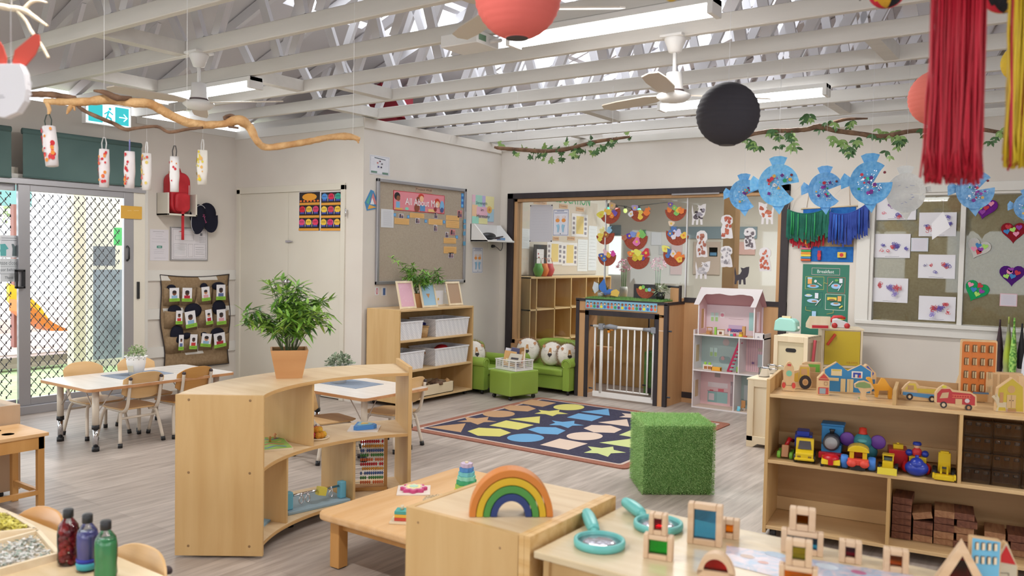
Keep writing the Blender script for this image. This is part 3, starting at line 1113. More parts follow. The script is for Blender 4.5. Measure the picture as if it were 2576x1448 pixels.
# paper-bag rabbit
c = atd(28, 225, 2.0)
t = thing('paper_rabbit', 'white paper rabbit head with red ears hanging at the left edge', 'paper rabbit', c, YAW * -1)
b = B()
k = 2.0 / F_PX
pl = [(-48 * k, 60 * k), (30 * k, 62 * k), (40 * k, 40 * k), (44 * k, 0), (40 * k, -30 * k), (22 * k, -58 * k), (-10 * k, -72 * k), (-50 * k, -66 * k)]
b.prism(pl, -0.012, 0.012, PAPER)
b.line([(-30 * k, -20 * k), (-12 * k, -17 * k)], 0.0012, -0.0125, '#55555c')
b.line([(-26 * k, -24 * k), (-8 * k, -22 * k)], 0.0012, -0.0125, '#55555c')
for z in (20, 15, -10, -18, -22):
	b.bar((40 * k, 0, z * k), (53 * k, 0, (z - 2) * k), 0.002, 0.002, PAPER)
b.build('paper_head', t, 0.004)
for sx, tx in ((12, 62), (-34, -22)):
	b = B()
	e = [(sx * k, 52 * k), ((sx - 14) * k, 70 * k), ((sx - 8) * k, 100 * k), ((tx - 24) * k, 128 * k), ((tx - 8) * k, 142 * k), ((tx + 4) * k, 140 * k), ((tx + 6) * k, 118 * k), ((tx - 6) * k, 90 * k), ((sx + 20) * k, 62 * k)]
	if sx < 0:
		e = [(-40 * k, 55 * k), (-52 * k, 80 * k), (-52 * k, 120 * k), (-42 * k, 132 * k), (-26 * k, 110 * k), (-16 * k, 80 * k), (-18 * k, 60 * k)]
	b.prism(e, 0.008, 0.011, '#c8402c')
	b.build('ear', t)
b = B()
b.tube([(0, 0, 60 * k), (0, 0, 2.84 - c.z)], 0.001, '#e8e8ea', 4)
b.build('string', t)
# painted paper streamers hanging from the branch
spec = [(127, 368, 100, 34, '#2a3a34', 'red', 3.55, -8, 'with a dark green pipe-cleaner loop'),
		(262, 423, 95, 26, '#dedede', 'red', 3.7, 0, 'with a white loop, left of two over the green blind'),
		(326, 427, 92, 26, '#8080c0', 'red', 3.75, 3, 'with a lilac loop'),
		(369, 432, 92, 24, '#dedede', 'mix', 3.8, 0, 'with a twisted white loop'),
		(439, 438, 88, 24, '#2c2c30', 'dots', 3.85, 0, 'with a black loop, in front of the red bag'),
		(509, 421, 86, 26, '#e8e8e8', 'yellow', 3.9, 2, 'painted yellow, hanging alone at the right')]
for px, py, hp, wp, loopc, style, d, ang, what in spec:
	c = atd(px, py, d)
	k = d / F_PX
	t = thing('painted_streamer', 'painted paper streamer ' + what, 'paper decoration', c, 0, 'painted paper streamers', (0, rad(ang), U(-0.5, 0.2)))
	b = B()
	w, h = wp * k / 2, hp * k / 2
	n = 9
	vs, fs = [], []
	base = {'red': '#e2dcde', 'mix': '#e6e2e0', 'dots': '#e6e4e4', 'yellow': '#e4e0d8'}[style]
	sh = lambda z: 1.0 + 0.12 * math.cos(z / h * PI * 0.5)
	prof = [(w * 0.98, -h), (w * 1.0, -h * 0.5), (w * 1.15, -h * 0.1), (w * 1.1, h * 0.3), (w, h)]
	b.lathe([(p_[0] * 0.9, p_[1]) for p_ in prof], base, 8)
	pal = {'red': ['#c8202c', '#d8502c', '#e08a30', '#c8202c'], 'mix': ['#e0b040', '#d85040', '#d8c060'], 'dots': ['#c82030', '#e08a40'], 'yellow': ['#d8c020', '#e0cc40', '#e0b060']}[style]
	for q in range({'red': 26, 'mix': 26, 'dots': 10, 'yellow': 30}[style]):
		a = U(PI * 1.05, PI * 1.95)
		z = U(-h * 0.8, h * 0.9)
		rr = U(0.12, 0.34) * w
		f = w * 0.9 * 1.08 + 0.0006 * (q % 4) + 0.0015
		cc = Vector((math.cos(a) * f, math.sin(a) * f * 1.0, z))
		tx = Vector((-math.sin(a), math.cos(a), 0))
		m_ = 8
		vv = [tuple(cc + tx * rr * math.cos(2 * PI * j / m_) + Vector((0, 0, 1)) * rr * 1.2 * math.sin(2 * PI * j / m_)) for j in range(m_)]
		b.add(vv, [tuple(range(m_))], pal[q % len(pal)])
	b.build('paper_tube', t)
	b = B()
	b.tube([(-w * 0.7, 0, h), (-w * 0.85, 0, h * 1.35), (-w * 0.3, 0, h * 1.62), (w * 0.4, 0, h * 1.6), (w * 0.8, 0, h * 1.3), (w * 0.6, 0, h)], 0.0025, loopc, 6)
	b.build('wire_loop', t)
	b = B()
	b.tube([(0, 0, h * 1.6), (0, 0, atd(px, 262 if px < 450 else 318, d).z - c.z)], 0.0006, '#e8e8ea', 4)
	b.build('string', t)
# ivy branches across the back
def ivyleaf(b, p, s, mat):
	"""five-lobed leaf hanging from p"""
	a0 = U(-1, 1)
	vv = []
	sh = [(0, 0), (0.35, 0.12), (0.95, -0.1), (0.45, -0.42), (0.6, -0.8), (0.16, -0.7), (0, -1.25), (-0.16, -0.7), (-0.6, -0.8), (-0.45, -0.42), (-0.95, -0.1), (-0.35, 0.12)]
	ca, sa = math.cos(a0), math.sin(a0)
	yaw = U(-0.9, 0.9)
	til = U(-0.5, 0.5)
	for x, z in sh:
		X, Z = x * ca - z * sa, x * sa + z * ca
		vv.append((p[0] + s * X * math.cos(yaw), p[1] + s * (X * math.sin(yaw) + Z * til), p[2] + s * Z))
	b.add(vv, [tuple(range(12))], mat)
def ovleaf(b, p, s, mat):
	for k in range(3):
		a0 = -PI / 2 + (k - 1) * 0.95 + U(-0.3, 0.3)
		yaw = U(-0.8, 0.8)
		vv = []
		for x, z in ((0, 0), (0.3, 0.22), (0.75, 0.26), (1.3, 0), (0.75, -0.26), (0.3, -0.22)):
			X, Z = x * math.cos(a0) - z * math.sin(a0), x * math.sin(a0) + z * math.cos(a0)
			vv.append((p[0] + s * X * math.cos(yaw), p[1] + s * X * math.sin(yaw), p[2] + s * Z))
		b.add(vv, [(0, 1, 2, 3, 4, 5)], mat)
IV1, IV2 = noisy('ivy_green', '#3c5c34', '#4e7444', (1, 1, 1), 8), noisy('ivy_light', '#7c9a58', '#93b06a', (1, 1, 1), 8)
for nm, lab, lims, clus in (
	('ivy_branch', 'short brown branch wrapped in ivy near the closet corner',
     [[(1244, 370, 3), (1262, 373, 5), (1320, 377, 5), (1370, 380, 5), (1420, 376, 5), (1460, 366, 5), (1500, 356, 5), (1540, 350, 4), (1585, 344, 3)]],
     [(1260, 362, 2), (1296, 388, 2), (1318, 366, 2), (1345, 384, 5), (1360, 390, 5), (1372, 376, 4), (1410, 366, 2), (1432, 360, 4), (1440, 375, 5), (1450, 385, 4), (1420, 388, 2), (1470, 378, 3), (1482, 350, 4), (1495, 378, 4), (1520, 366, 4), (1530, 358, 3), (1543, 340, 1), (1582, 340, 2), (1405, 392, 1), (1376, 396, 1)]),
	('ivy_branch', 'long brown branch with ivy leaves behind the black lantern',
     [[(1870, 352, 4), (1890, 338, 5), (1940, 330, 6), (1990, 328, 6), (2030, 325, 6), (2060, 318, 7), (2100, 328, 6), (2160, 336, 6), (2220, 343, 6), (2290, 330, 6), (2350, 328, 6), (2420, 322, 5), (2480, 327, 5), (2540, 338, 5)],
      [(2060, 322, 5), (2090, 310, 4), (2130, 300, 4), (2183, 298, 2)]],
     [(1880, 350, 3), (1895, 358, 4), (1902, 372, 3), (1945, 328, 4), (1955, 340, 4), (1985, 330, 5), (1990, 350, 5), (1996, 366, 3), (1960, 362, 3), (2030, 302, 3), (2036, 296, 3), (2068, 315, 3), (2096, 312, 3), (2100, 345, 3), (2115, 360, 4), (2130, 372, 5), (2150, 352, 4), (2140, 380, 4), (2140, 316, 3), (2150, 310, 2), (2205, 345, 4), (2218, 330, 3), (2250, 332, 4), (2262, 345, 4), (2262, 362, 4), (2238, 382, 2), (2270, 355, 3), (2325, 330, 3), (2492, 350, 2), (2512, 338, 3), (2520, 325, 2)])):
	t = thing(nm, lab, 'ivy branch')
	b = B()
	dp = 6.9 if 'short' in lab else 6.2
	for lm in lims:
		limb(b, [(x, y, dp - 0.0012 * (x - lm[0][0]) * (1 if dp < 6.5 else 0.8), r) for x, y, r in lm], BARKD)
	b.build('branch', t)
	b = B()
	x00 = lims[0][0][0]
	for x, y, n in clus:
		dd = dp - 0.0012 * (x - x00) * (1 if dp < 6.5 else 0.8)
		for k in range(n):
			p = atd(x + U(-10, 10), y + U(-10, 10), dd + U(-0.08, 0.08))
			(ivyleaf if 'short' in lab else ovleaf)(b, p, U(0.028, 0.045), IV1 if R() < 0.65 else IV2)
	b.build('ivy_leaves', t)
	b = B()
	for x in ((1300, 1540) if 'short' in lab else (1960, 2400)):
		dd = dp - 0.0012 * (x - x00)
		p = atd(x, 350, dd)
		b.tube([(p.x, p.y, p.z), (p.x, p.y, 2.86)], 0.0012, '#e8e8e8', 4)
	b.build('hanging_wire', t)
# paper-plate fish
def fish(px, py, rpx, depth, label, h1, h2, mouth=(-25, 25), seed=1, plain=False, rot=0):
	rs = random.Random(seed)
	c = atd(px, py, depth)
	r = rpx * depth / F_PX
	t = thing('paper_plate_fish', label, 'paper fish', c, -YAW * 0.6, None if plain else 'blue paper-plate fish', (0, rad(rot), -YAW * 0.6))
	m1 = noisy('fish_' + h1[1:] + h2[1:], h1, h2, (1, 1, 1), 40, 4, 0.85, 0.3, 90)
	b = B()
	a0, a1 = mouth[1], 360 + mouth[0]
	n = 40
	ring = [(r * math.cos(rad(a0 + (a1 - a0) * i / n)), r * 1.08 * math.sin(rad(a0 + (a1 - a0) * i / n))) for i in range(n + 1)]
	inner = [(x * 0.72, z * 0.72) for x, z in ring]
	vs = [(x, -0.012 * (1 + 0.25 * (i % 2)), z) for i, (x, z) in enumerate(ring)] + [(x, 0, z) for x, z in inner] + [(r * 0.12, 0, 0)]
	fs = [(i, i + 1, n + 1 + i + 1, n + 1 + i) for i in range(n)]
	fs += [(n + 1 + i, n + 1 + i + 1, 2 * n + 2) for i in range(n)]
	b.add(vs, fs, m1)
	if not plain:
		pal = ['#0f8a58', '#b01c34', '#5a1c78', '#c8a050', '#20b888', '#c02c40', '#8a2c98', '#d8d8dc', '#6a1c80']
		for q in range(60):
			a = rad(rs.uniform(a0 + 10, a1 - 10))
			q_ = rs.uniform(0.05, 0.66) * r
			x, z = q_ * math.cos(a), q_ * math.sin(a)
			s = r * rs.uniform(0.02, 0.05)
			b.poly([(x + s * rs.uniform(.4, 1), z), (x, z + s), (x - s, z - s * rs.uniform(0, .6))], -0.0155 - 0.0003 * (q % 5), SPARK)
		for q in range(14):
			a = rad(rs.uniform(a0 + 15, a1 - 15))
			q_ = rs.uniform(0.1, 0.66) * r
			x, z = q_ * math.cos(a), q_ * math.sin(a)
			s = r * rs.uniform(0.06, 0.12)
			k = rs.randint(3, 5)
			o_ = rs.uniform(0, 6)
			b.poly([(x + s * math.cos(o_ + 2 * PI * j / k), z + s * math.sin(o_ + 2 * PI * j / k)) for j in range(k)], -0.0175 - 0.0003 * (q % 6), pal[rs.randint(0, 8)])
	else:
		for q in range(10):
			x, z = rs.uniform(-.5, .5) * r, rs.uniform(-.6, .6) * r
			b.line([(x, z), (x + r * .12, z + r * rs.uniform(-.1, .1))], r * 0.02, -0.016, '#9aa0c4')
	b.build('plate_body', t, solid=0.002)
	for nm, pts in (('top_fin', [(-0.32, 0.98), (0.22, 0.98), (0.40, 1.42), (0.1, 1.5), (-0.25, 1.48), (-0.5, 1.36)]),
					('tail_fin', [(-0.95, 0.28), (-0.98, -0.15), (-1.38, -0.32), (-1.42, 0.2), (-1.25, 0.5)] if not plain else [(0.8, -0.3), (0.95, 0.0), (1.3, 0.1), (1.25, 0.4), (0.9, 0.3)]),
					('bottom_fin', [(-0.3, -1.0), (0.35, -1.0), (0.1, -1.5)])):
		b = B()
		b.prism([(x * r, z * r) for x, z in pts], 0.001, 0.004, m1)
		b.build(nm, t)
	if not plain:
		b = B()
		b.M = MT((r * 0.62, -0.014, r * 0.52)) @ MR(rad(90), 4, 'X')
		b.lathe([(0.0, 0.004), (r * 0.055, 0.003), (r * 0.07, 0)], '#7a2c38', 12)
		b.build('eye', t)
	b = B()
	b.tube([(0, 0.003, r * 1.4), (0, 0.003, max(r * 1.5, 2.84 - c.z))], 0.0006, '#e8e8ea', 4)
	b.build('string', t)
SPARK = col('#d8d8e0', 0.2, 0.6, name='silver_glitter')
fish(1872, 490, 36, 5.9, 'smallest blue paper-plate fish at the left of the row', '#5aa0dc', '#8cc4ec', (-48, 20), 1)
fish(1958, 466, 49, 5.6, 'blue glittery paper-plate fish, second from the left', '#62aee6', '#8cc8ee', (-40, 8), 2)
fish(2076, 478, 41, 5.5, 'blue glittery paper-plate fish over the green and blue rag skirts', '#5a9edc', '#86bcea', (-38, 18), 3)
fish(2190, 460, 50, 5.3, 'blue paper-plate fish with many purple and green foil gems', '#4f96d2', '#7cb8e4', (2, 52), 4)
fish(2452, 478, 44, 5.0, 'blue paper-plate fish half hidden by the red fringe', '#5a90c4', '#88b4dc', (8, 40), 5)
fish(2278, 485, 46, 5.4, 'plain white paper-plate fish beside the blue ones', '#dfdfdc', '#e6e6e2', (-8, -2), 6, True)
fish(2582, 520, 30, 4.9, 'blue paper-plate fish cut off by the right edge', '#5a90c4', '#88b4dc', (-15, 15), 7)
# ------------------------------------------------------------------ flat things on the walls
PINNED = ('#dedce2',)
def draw(b, ops, W, H, y0=-0.002):
	"""ops in a unit square (u right, v up)"""
	k = 0
	for op in ops:
		k += 1
		y = y0 - 0.0004 * k
		c = op[-1]
		if op[0] == 'r':
			b.quad(op[1] * W, op[2] * H, op[3] * W, op[4] * H, y, c)
		elif op[0] == 'c':
			b.disc(op[1] * W, op[2] * H, op[3] * W, y, c, 14, op[4] * H if len(op) > 5 else None)
		elif op[0] == 'p':
			b.poly([(p[0] * W, p[1] * H) for p in op[1]], y, c)
		elif op[0] == 'l':
			b.line([(p[0] * W, p[1] * H) for p in op[1]], op[2] * W, y, c)
		elif op[0] == 't':
			b.text(op[1], op[2] * W, op[3] * H, op[4] * W, y, c, (op[5] * H if len(op) > 6 else None))
		elif op[0] == 'o':   # outlined rectangle
			x0, z0, x1, z1, w = op[1:6]
			w = w * W
			x0, x1, z0, z1 = x0 * W, x1 * W, z0 * H, z1 * H
			b.line([(x0, z0), (x1, z0), (x1, z1), (x0, z1), (x0, z0)], w, y, c)
def lines(u0, u1, v0, v1, n, c='#8a8a92', w=0.006, rag=0.15):
	out = []
	for i in range(n):
		v = v1 - (v1 - v0) * i / max(1, n - 1)
		out.append(('l', [(u0, v), (u1 - R() * rag * (u1 - u0), v)], w, c))
	return out
def sheet(name, label, cat, px, ax, v, color, ops=(), group=None, th=0.0015, tilt=0, proud=0.001, parent=None, bev=0):
	x0, y0, x1, y1 = px
	xm, ym = (x0 + x1) / 2, (y0 + y1) / 2
	sgn = 1 if ax == 'x' else -1
	vv = v + sgn * proud
	L_, R_ = at(x0, ym, ax, vv), at(x1, ym, ax, vv)
	Bt, Tp = at(xm, y1, ax, vv), at(xm, y0, ax, vv)
	if ax == 'y':
		W, org, rz = R_.x - L_.x, (L_.x, vv, Bt.z), 0
	else:
		W, org, rz = R_.y - L_.y, (vv, L_.y, Bt.z), PI / 2
	H = Tp.z - Bt.z
	b = B()
	c, s = math.cos(tilt), math.sin(tilt)
	b.M = MT((W / 2, 0, H / 2)) @ MR(-tilt, 4, 'Y') @ MT((-W / 2, 0, -H / 2))
	b.box(0, -th, 0, W, 0, H, color)
	draw(b, ops, W, H, -th - 0.0003)
	if parent:
		# org in world, parent at identity rotation rz
		o = b.build(name, parent, bev)
		m = MT(org) @ MR(rz, 4, 'Z')
		o.matrix_parent_inverse = Matrix.Identity(4)
		o.matrix_local = parent_matrix(parent).inverted() @ m
		return o
	return solo(b, name, label, cat, org, rz, group, bev)
def parent_matrix(p):
	return MT(p.location) @ p.rotation_euler.to_matrix().to_4x4()
WX = XL          # left wall face
sheet('yellow_note', 'plain mustard yellow card taped to the door jamb', 'card', (304, 518, 357, 550), 'x', XDR + 0.012, '#d0a040', [('l', [(.3, .62), (.5, .64)], .01, '#e8d8a8'), ('l', [(.6, .66), (.85, .68)], .01, '#e8d8a8')], proud=0.0)
sheet('procedure_notice', 'white typed notice with a small green panel, left of the framed plan', 'notice', (377, 577, 424, 655), 'x', WX, '#d8d4da',
      lines(.15, .85, .93, .93, 1, '#77777f', .012) + lines(.3, .7, .78, .86, 2) + lines(.1, .9, .6, .7, 2) + [('r', .36, .40, .64, .48, '#4a8a7c'), ('l', [(.42, .44), (.58, .44)], .03, '#d8e8e0')] + lines(.2, .8, .24, .35, 3) + lines(.2, .85, .08, .08, 1))
sheet('framed_site_plan', 'framed evacuation plan behind the two navy caps', 'framed plan', (427, 572, 521, 655), 'x', WX, ALU,
      [('r', .03, .04, .97, .96, '#dad6da'), ('o', .06, .07, .94, .93, .006, '#66666e'), ('p', [(.2, .86), (.36, .86), (.28, .89)], '#b03038'), ('o', .3, .6, .6, .78, .004, '#9a9aa2'), ('o', .12, .62, .28, .74, .004, '#9a9aa2'), ('r', .78, .76, .84, .84, '#77777f'), ('o', .08, .12, .42, .5, .004, '#9a9aa2'), ('o', .46, .12, .58, .5, .004, '#9a9aa2'), ('o', .62, .12, .92, .5, .004, '#9a9aa2')] + lines(.1, .4, .2, .44, 6, '#9ab0b0', .003) + lines(.65, .9, .2, .4, 4) + lines(.75, .92, .56, .7, 4), th=0.015)
# small white wall box with the red backpack
p0, p1 = at(378, 540, 'x', WX), at(466, 540, 'x', WX)
zt = at(400, 478, 'x', WX).z
t = thing('wall_box_shelf', 'small white open wall box holding the red backpack', 'wall shelf', (WX, p0.y + 0.07, p0.z), rad(90))
W_ = p1.y - p0.y - 0.06
H_ = zt - p0.z - 0.03
D_ = 0.20
b = B()
b.box(0, -D_, 0, 0.018, 0, H_, CREAM)
b.box(W_ - 0.018, -D_, 0, W_, 0, H_, CREAM)
b.box(0, -D_, 0, W_, 0, 0.018, CREAM)
b.box(0, -0.01, 0, W_, 0, H_, CREAM)
b.build('box_body', t, 0.002)
t = thing('backpack', 'red backpack with a dangling strap in the white wall box', 'bag', (WX, p0.y + 0.07 + W_ * 0.5, p0.z + 0.02), rad(90))
RED = noisy('red_nylon', '#a81c26', '#c02a34', (1, 1, 1), 8, 2, 0.5, 0.2, 30)
b = B()
prof = rrect(-0.115, 0.0, 0.115, 0.43, 0.1, 6)
b.prism(prof, -0.17, -0.02, RED, 'y', smooth=True)
b.prism(rrect(-0.085, 0.02, 0.085, 0.22, 0.05, 5), -0.215, -0.17, RED, smooth=True)
o = b.build('bag_body', t, 0.03, 3)
b = B()
b.tube([(-0.05, -0.09, 0.42), (-0.03, -0.09, 0.475), (0.03, -0.09, 0.47), (0.05, -0.09, 0.42)], 0.01, RED, 6)
b.build('carry_handle', t)
b = B()
b.box(-0.012, -0.20, -0.27, 0.018, -0.195, 0.03, RED)
b.box(0.075, -0.195, 0.1, 0.08, -0.19, 0.3, '#d8c8c8')
b.build('strap', t)
# caps
for i, (px_, py_, lab, z_) in enumerate(((520, 548, 'plain navy cap on a wall hook, right of the pair', 1), (492, 552, 'navy cap with white piping and a pink name on the wall hook', 0))):
	c = at(px_, py_, 'x', WX + 0.04 + 0.05 * (1 - z_))
	t = thing('cap', lab, 'cap', c, rad(90), 'navy caps on the wall')
	b = B()
	b.M = MR(rad(-8 if z_ else 12), 4, 'Y')
	s = 0.105 if z_ else 0.09
	b.ball((0, -0.02, 0.05), (s, 0.05, 0.115), NAVYC, 16, 10)
	b.build('crown', t)
	b = B()
	b.M = MR(rad(-8 if z_ else 12), 4, 'Y')
	pl = [(-s * 0.95, 0.02)] + [(x, z) for x, z in arc(0, -0.02, s * 0.9, 180, 360, 12, 0.14)] + [(s * 0.95, 0.02)]
	b.prism(pl, -0.062, -0.056, NAVYC)
	b.build('brim', t)
	if not z_:
		b = B()
		b.M = MR(rad(12), 4, 'Y')
		b.tube([(x * 1.0, -0.064, z) for x, z in arc(0, 0.0, s * 1.0, 60, 255, 16, 0.155)], 0.0025, '#c8c8d0', 5)
		b.build('piping', t)
		b = B()
		b.M = MR(rad(12), 4, 'Y') @ MT((0.055, 0, 0.02)) @ MR(rad(60), 4, 'Y')
		b.line([(-.05, 0), (-.04, .02), (-.03, -.01), (-.02, .02), (-.01, 0), (0, .012), (.01, 0), (.02, .012), (.03, .002), (.04, .02), (.045, 0)], 0.004, -0.068, '#b04a78')
		b.build('embroidered_name', t)
# hat pocket organiser
pb, pt_ = at(500, 922, 'x', WX + 0.03), at(500, 690, 'x', WX + 0.03)
yl, yr = at(402, 800, 'x', WX + 0.03).y, at(577, 800, 'x', WX + 0.03).y
W_, H_ = yr - yl, pt_.z - pb.z
t = thing('pocket_organiser', 'khaki cloth wall organiser with twelve photo pockets holding caps', 'wall organiser', (WX + 0.012, yl, pb.z), rad(90))
b = B()
nx, nz = 14, 16
vs, fs = [], []
for j in range(nz + 1):
	for i in range(nx + 1):
		u, v = i / nx, j / nz
		e = (0.10 + 0.0 * v) * (1 - v) * W_ * 0.6
		x = u * W_ * (1.0) + (0.06 * W_ * (1 - v) if u < 0.5 else 0.06 * (1 - v) * W_ * (1 - u) * 2)
		x += 0.02 * W_ * math.sin(v * 9) * (1 - 2 * u) * (1 if u < .2 or u > .8 else 0)
		z = v * H_ - (0.025 * math.sin(u * PI) if j == nz else 0)
		vs.append((x, -0.004 - 0.012 * (0.5 + 0.5 * math.sin(u * 9 + v * 5)), z))
for j in range(nz):
	for i in range(nx):
		a = j * (nx + 1) + i
		fs.append((a, a + 1, a + nx + 2, a + nx + 1))
b.add(vs, fs, KHAKI, True)
b.build('backing_cloth', t, solid=0.003)
b = B()
ed = [vs[j * (nx + 1)] for j in range(nz + 1)] + [vs[nz * (nx + 1) + i] for i in range(nx + 1)] + [vs[j * (nx + 1) + nx] for j in range(nz, -1, -1)]
b.tube([(p[0], p[1] - 0.002, p[2]) for p in ed] + [ed[0]], 0.005, '#2a2226', 6)
b.build('bound_edge', t)
photo = [(434, 741, 12, 16), (466, 741, 12, 16), (513, 739, 10, 16), (551, 735, 11, 17), (446, 798, 8, 16), (475, 803, 13, 19), (521, 797, 8, 17), (552, 797, 11, 17), (451, 861, 6, 18), (482, 859, 9, 17), (514, 855, 12, 15), (548, 855, 14, 16)]
hats = [(431, 721, 11, 5), (0, 0, 0, 0), (513, 719, 9, 6), (550, 717, 17, 6), (439, 778, 17, 8), (486, 778, 22, 11), (0, 0, 0, 0), (551, 771, 17, 11), (445, 838, 17, 14), (470, 842, 12, 5), (513, 839, 8, 4), (547, 835, 17, 8)]
Mi = MT(t.location) @ MR(rad(90), 4, 'Z')
Mi = Mi.inverted()
for r_ in range(3):
	zc = [741, 800, 858][r_]
	for k in range(4):
		i = r_ * 4 + k
		px_, py_, w, h = photo[i]
		c = Mi @ at(px_, py_, 'x', WX + 0.05)
		kk = (Mi @ at(px_ + 10, py_, 'x', WX + 0.05)).x - c.x
		kk /= 10
		b = B()
		x0 = W_ * (0.04 + 0.235 * k) + 0.04 * W_ * (1 - c.z / H_)
		x1 = x0 + W_ * 0.225
		zt_ = c.z + 0.075
		zb_ = c.z - 0.115
		vs2 = []
		for q in range(7):
			f = q / 6
			bulge = -0.02 - 0.045 * math.sin(f * PI)
			vs2 += [(x0 + (x1 - x0) * f, -0.012 - 0.01 * math.sin(f * PI), zb_), (x0 + (x1 - x0) * f, bulge, zt_ - 0.012 * math.sin(f * PI))]
		b.add(vs2, [(2 * q, 2 * q + 2, 2 * q + 3, 2 * q + 1) for q in range(6)], KHAKI, True)
		pk = b.build('pocket', t, solid=0.003)
		b = B()
		b.M = MT((c.x, -0.072, c.z)) @ MR(rad(U(-9, 9)), 4, 'Y')
		w_, h_ = w * kk, h * kk * 1.0
		b.box(-w_, -0.001, -h_ * 0.5, w_, 0, h_, PAPER)
		b.disc(0, h_ * 0.25, w_ * 0.45, -0.0016, ['#7a4a34', '#5a3424', '#c89070', '#4a3028'][i % 4], 12)
		b.disc(0, h_ * 0.42, w_ * 0.45, -0.0018, '#2a2024', 12, w_ * 0.3)
		b.quad(-w_ * 0.6, -h_ * 0.5, w_ * 0.6, -h_ * 0.08, -0.0014, ['#8ab0d0', '#b02838', '#d8a0a8', '#5a6a9a', '#c83a3a'][i % 5])
		b.box(-w_ * 1.1, -0.0024, -h_ * 0.95, w_ * 1.1, -0.001, -h_ * 0.5, '#86b83c')
		b.line([(-w_ * .6, -h_ * .72), (w_ * .5, -h_ * .72)], 0.004, -0.003, '#4a7a20')
		b.build('photo_card', pk)
		hx, hy, hw, hh = hats[i]
		if hw:
			c2 = Mi @ at(hx, hy, 'x', WX + 0.045)
			t2 = thing('cap', 'navy cap tucked in the organiser, pocket %s of the %s row' % (('on the left', 'second from left', 'third from left', 'on the right')[k], ('top', 'middle', 'bottom')[r_]), 'cap', Mi.inverted() @ c2, rad(90), 'caps in the wall organiser')
			b = B()
			b.ball((0, 0.0, -0.01), (hw * kk, 0.03, hh * kk * 1.5), NAVYC, 14, 8)
			b.build('crown', t2)
# closet door poster
p0, p1 = at(752, 481, 'y', YD), at(861, 585, 'y', YD)
for half in (0, 1):
	xa, xb = (752, 806) if half == 0 else (807, 861)
	ops = [('r', 0.02, 0.02, 0.98, 0.98, '#241c20')]
	for r_ in range(3):
		v0 = [.70, .38, .06][r_]
		ops.append(('r', .03, v0 - .04, .97, v0 + .02, '#d89838'))
		if half == 0 and r_ == 0:
			ops.append(('c', .5, .86, .34, .09, '#e09a30'))
			ops.append(('r', .2, .82, .8, .9, '#e09a30'))
			for k in range(6):
				ops.append(('c', .1 + k * .16, .76, .05, .025, '#e8742c'))
			continue
		pals = [['#4a8ad0', '#c82048', '#2a9a8a'], ['#c82038', '#e0b838', '#c83a68'], ['#d84878', '#e8c038', '#d83a60']][r_] if half == 0 else [['#4a8ad0', '#c82048', '#2a9a8a'], ['#e8c040', '#c83a58', '#e0b838'], ['#e0b838', '#c82868', '#e0b038']][r_]
		for k in range(3):
			cx = .18 + .32 * k
			ops.append(('c', cx, v0 + .17, .135, .085, pals[k]))
			ops.append(('r', cx - .1, v0 + .06, cx + .1, v0 + .10, '#3a4aa0'))
			ops.append(('l', [(cx - .09, v0 + .18), (cx + .09, v0 + .18)], .012, '#241c20'))
			if k < 2:
				ops.append(('l', [(cx + .13, v0 + .22), (cx + .16, v0 + .05), (cx + .20, v0 + .22)], .012, '#d8d0d8'))
	sheet('bright_poster', ('left' if half == 0 else 'right') + ' half of the black, orange and pink pattern poster on the closet door', 'poster', (xa, 481, xb, 582), 'y', YD, '#e0dce0', ops, 'pattern posters on the closet door')
# ------------------------------------------------------------------ closet side wall (x = XC)
XB = XC
t0 = at(945, 447, 'x', XB + 0.02)
t1 = at(1171, 712, 'x', XB + 0.02)
ytop = (at(947, 447, 'x', XB).z + at(1171, 476, 'x', XB).z) / 2
ybot = (at(942, 714, 'x', XB).z + at(1165, 712, 'x', XB).z) / 2
y0_, y1_ = at(944, 580, 'x', XB).y, at(1168, 580, 'x', XB).y
t = thing('pin_board', 'large beige pin board headed Project Wall above the bookcase', 'pin board', (XB, y0_, ybot), rad(90))
W_, H_ = y1_ - y0_, ytop - ybot
BOARD = noisy('board_felt', '#a89a8a', '#b0a393', (1, 1, 1), 60, 2, 0.9, 0.1, 300, spec=0.1)
b = B()
b.box(0.03, -0.012, 0.03, W_ - 0.03, 0, H_ - 0.03, BOARD)
b.build('felt_panel', t)
b = B()
for q in ((0, 0, W_, 0.035), (0, H_ - 0.035, W_, H_), (0, 0, 0.035, H_), (W_ - 0.035, 0, W_, H_)):
	b.box(q[0], -0.03, q[1], q[2], 0, q[3], ALU)
b.build('board_frame', t, 0.004)
XP = XB + 0.0125
def pin(nm, lab, cat, px, c, ops=(), group=None, tilt=0):
	return sheet(nm, lab, cat, px, 'x', XP, c, ops, group, proud=0.0008, tilt=tilt)
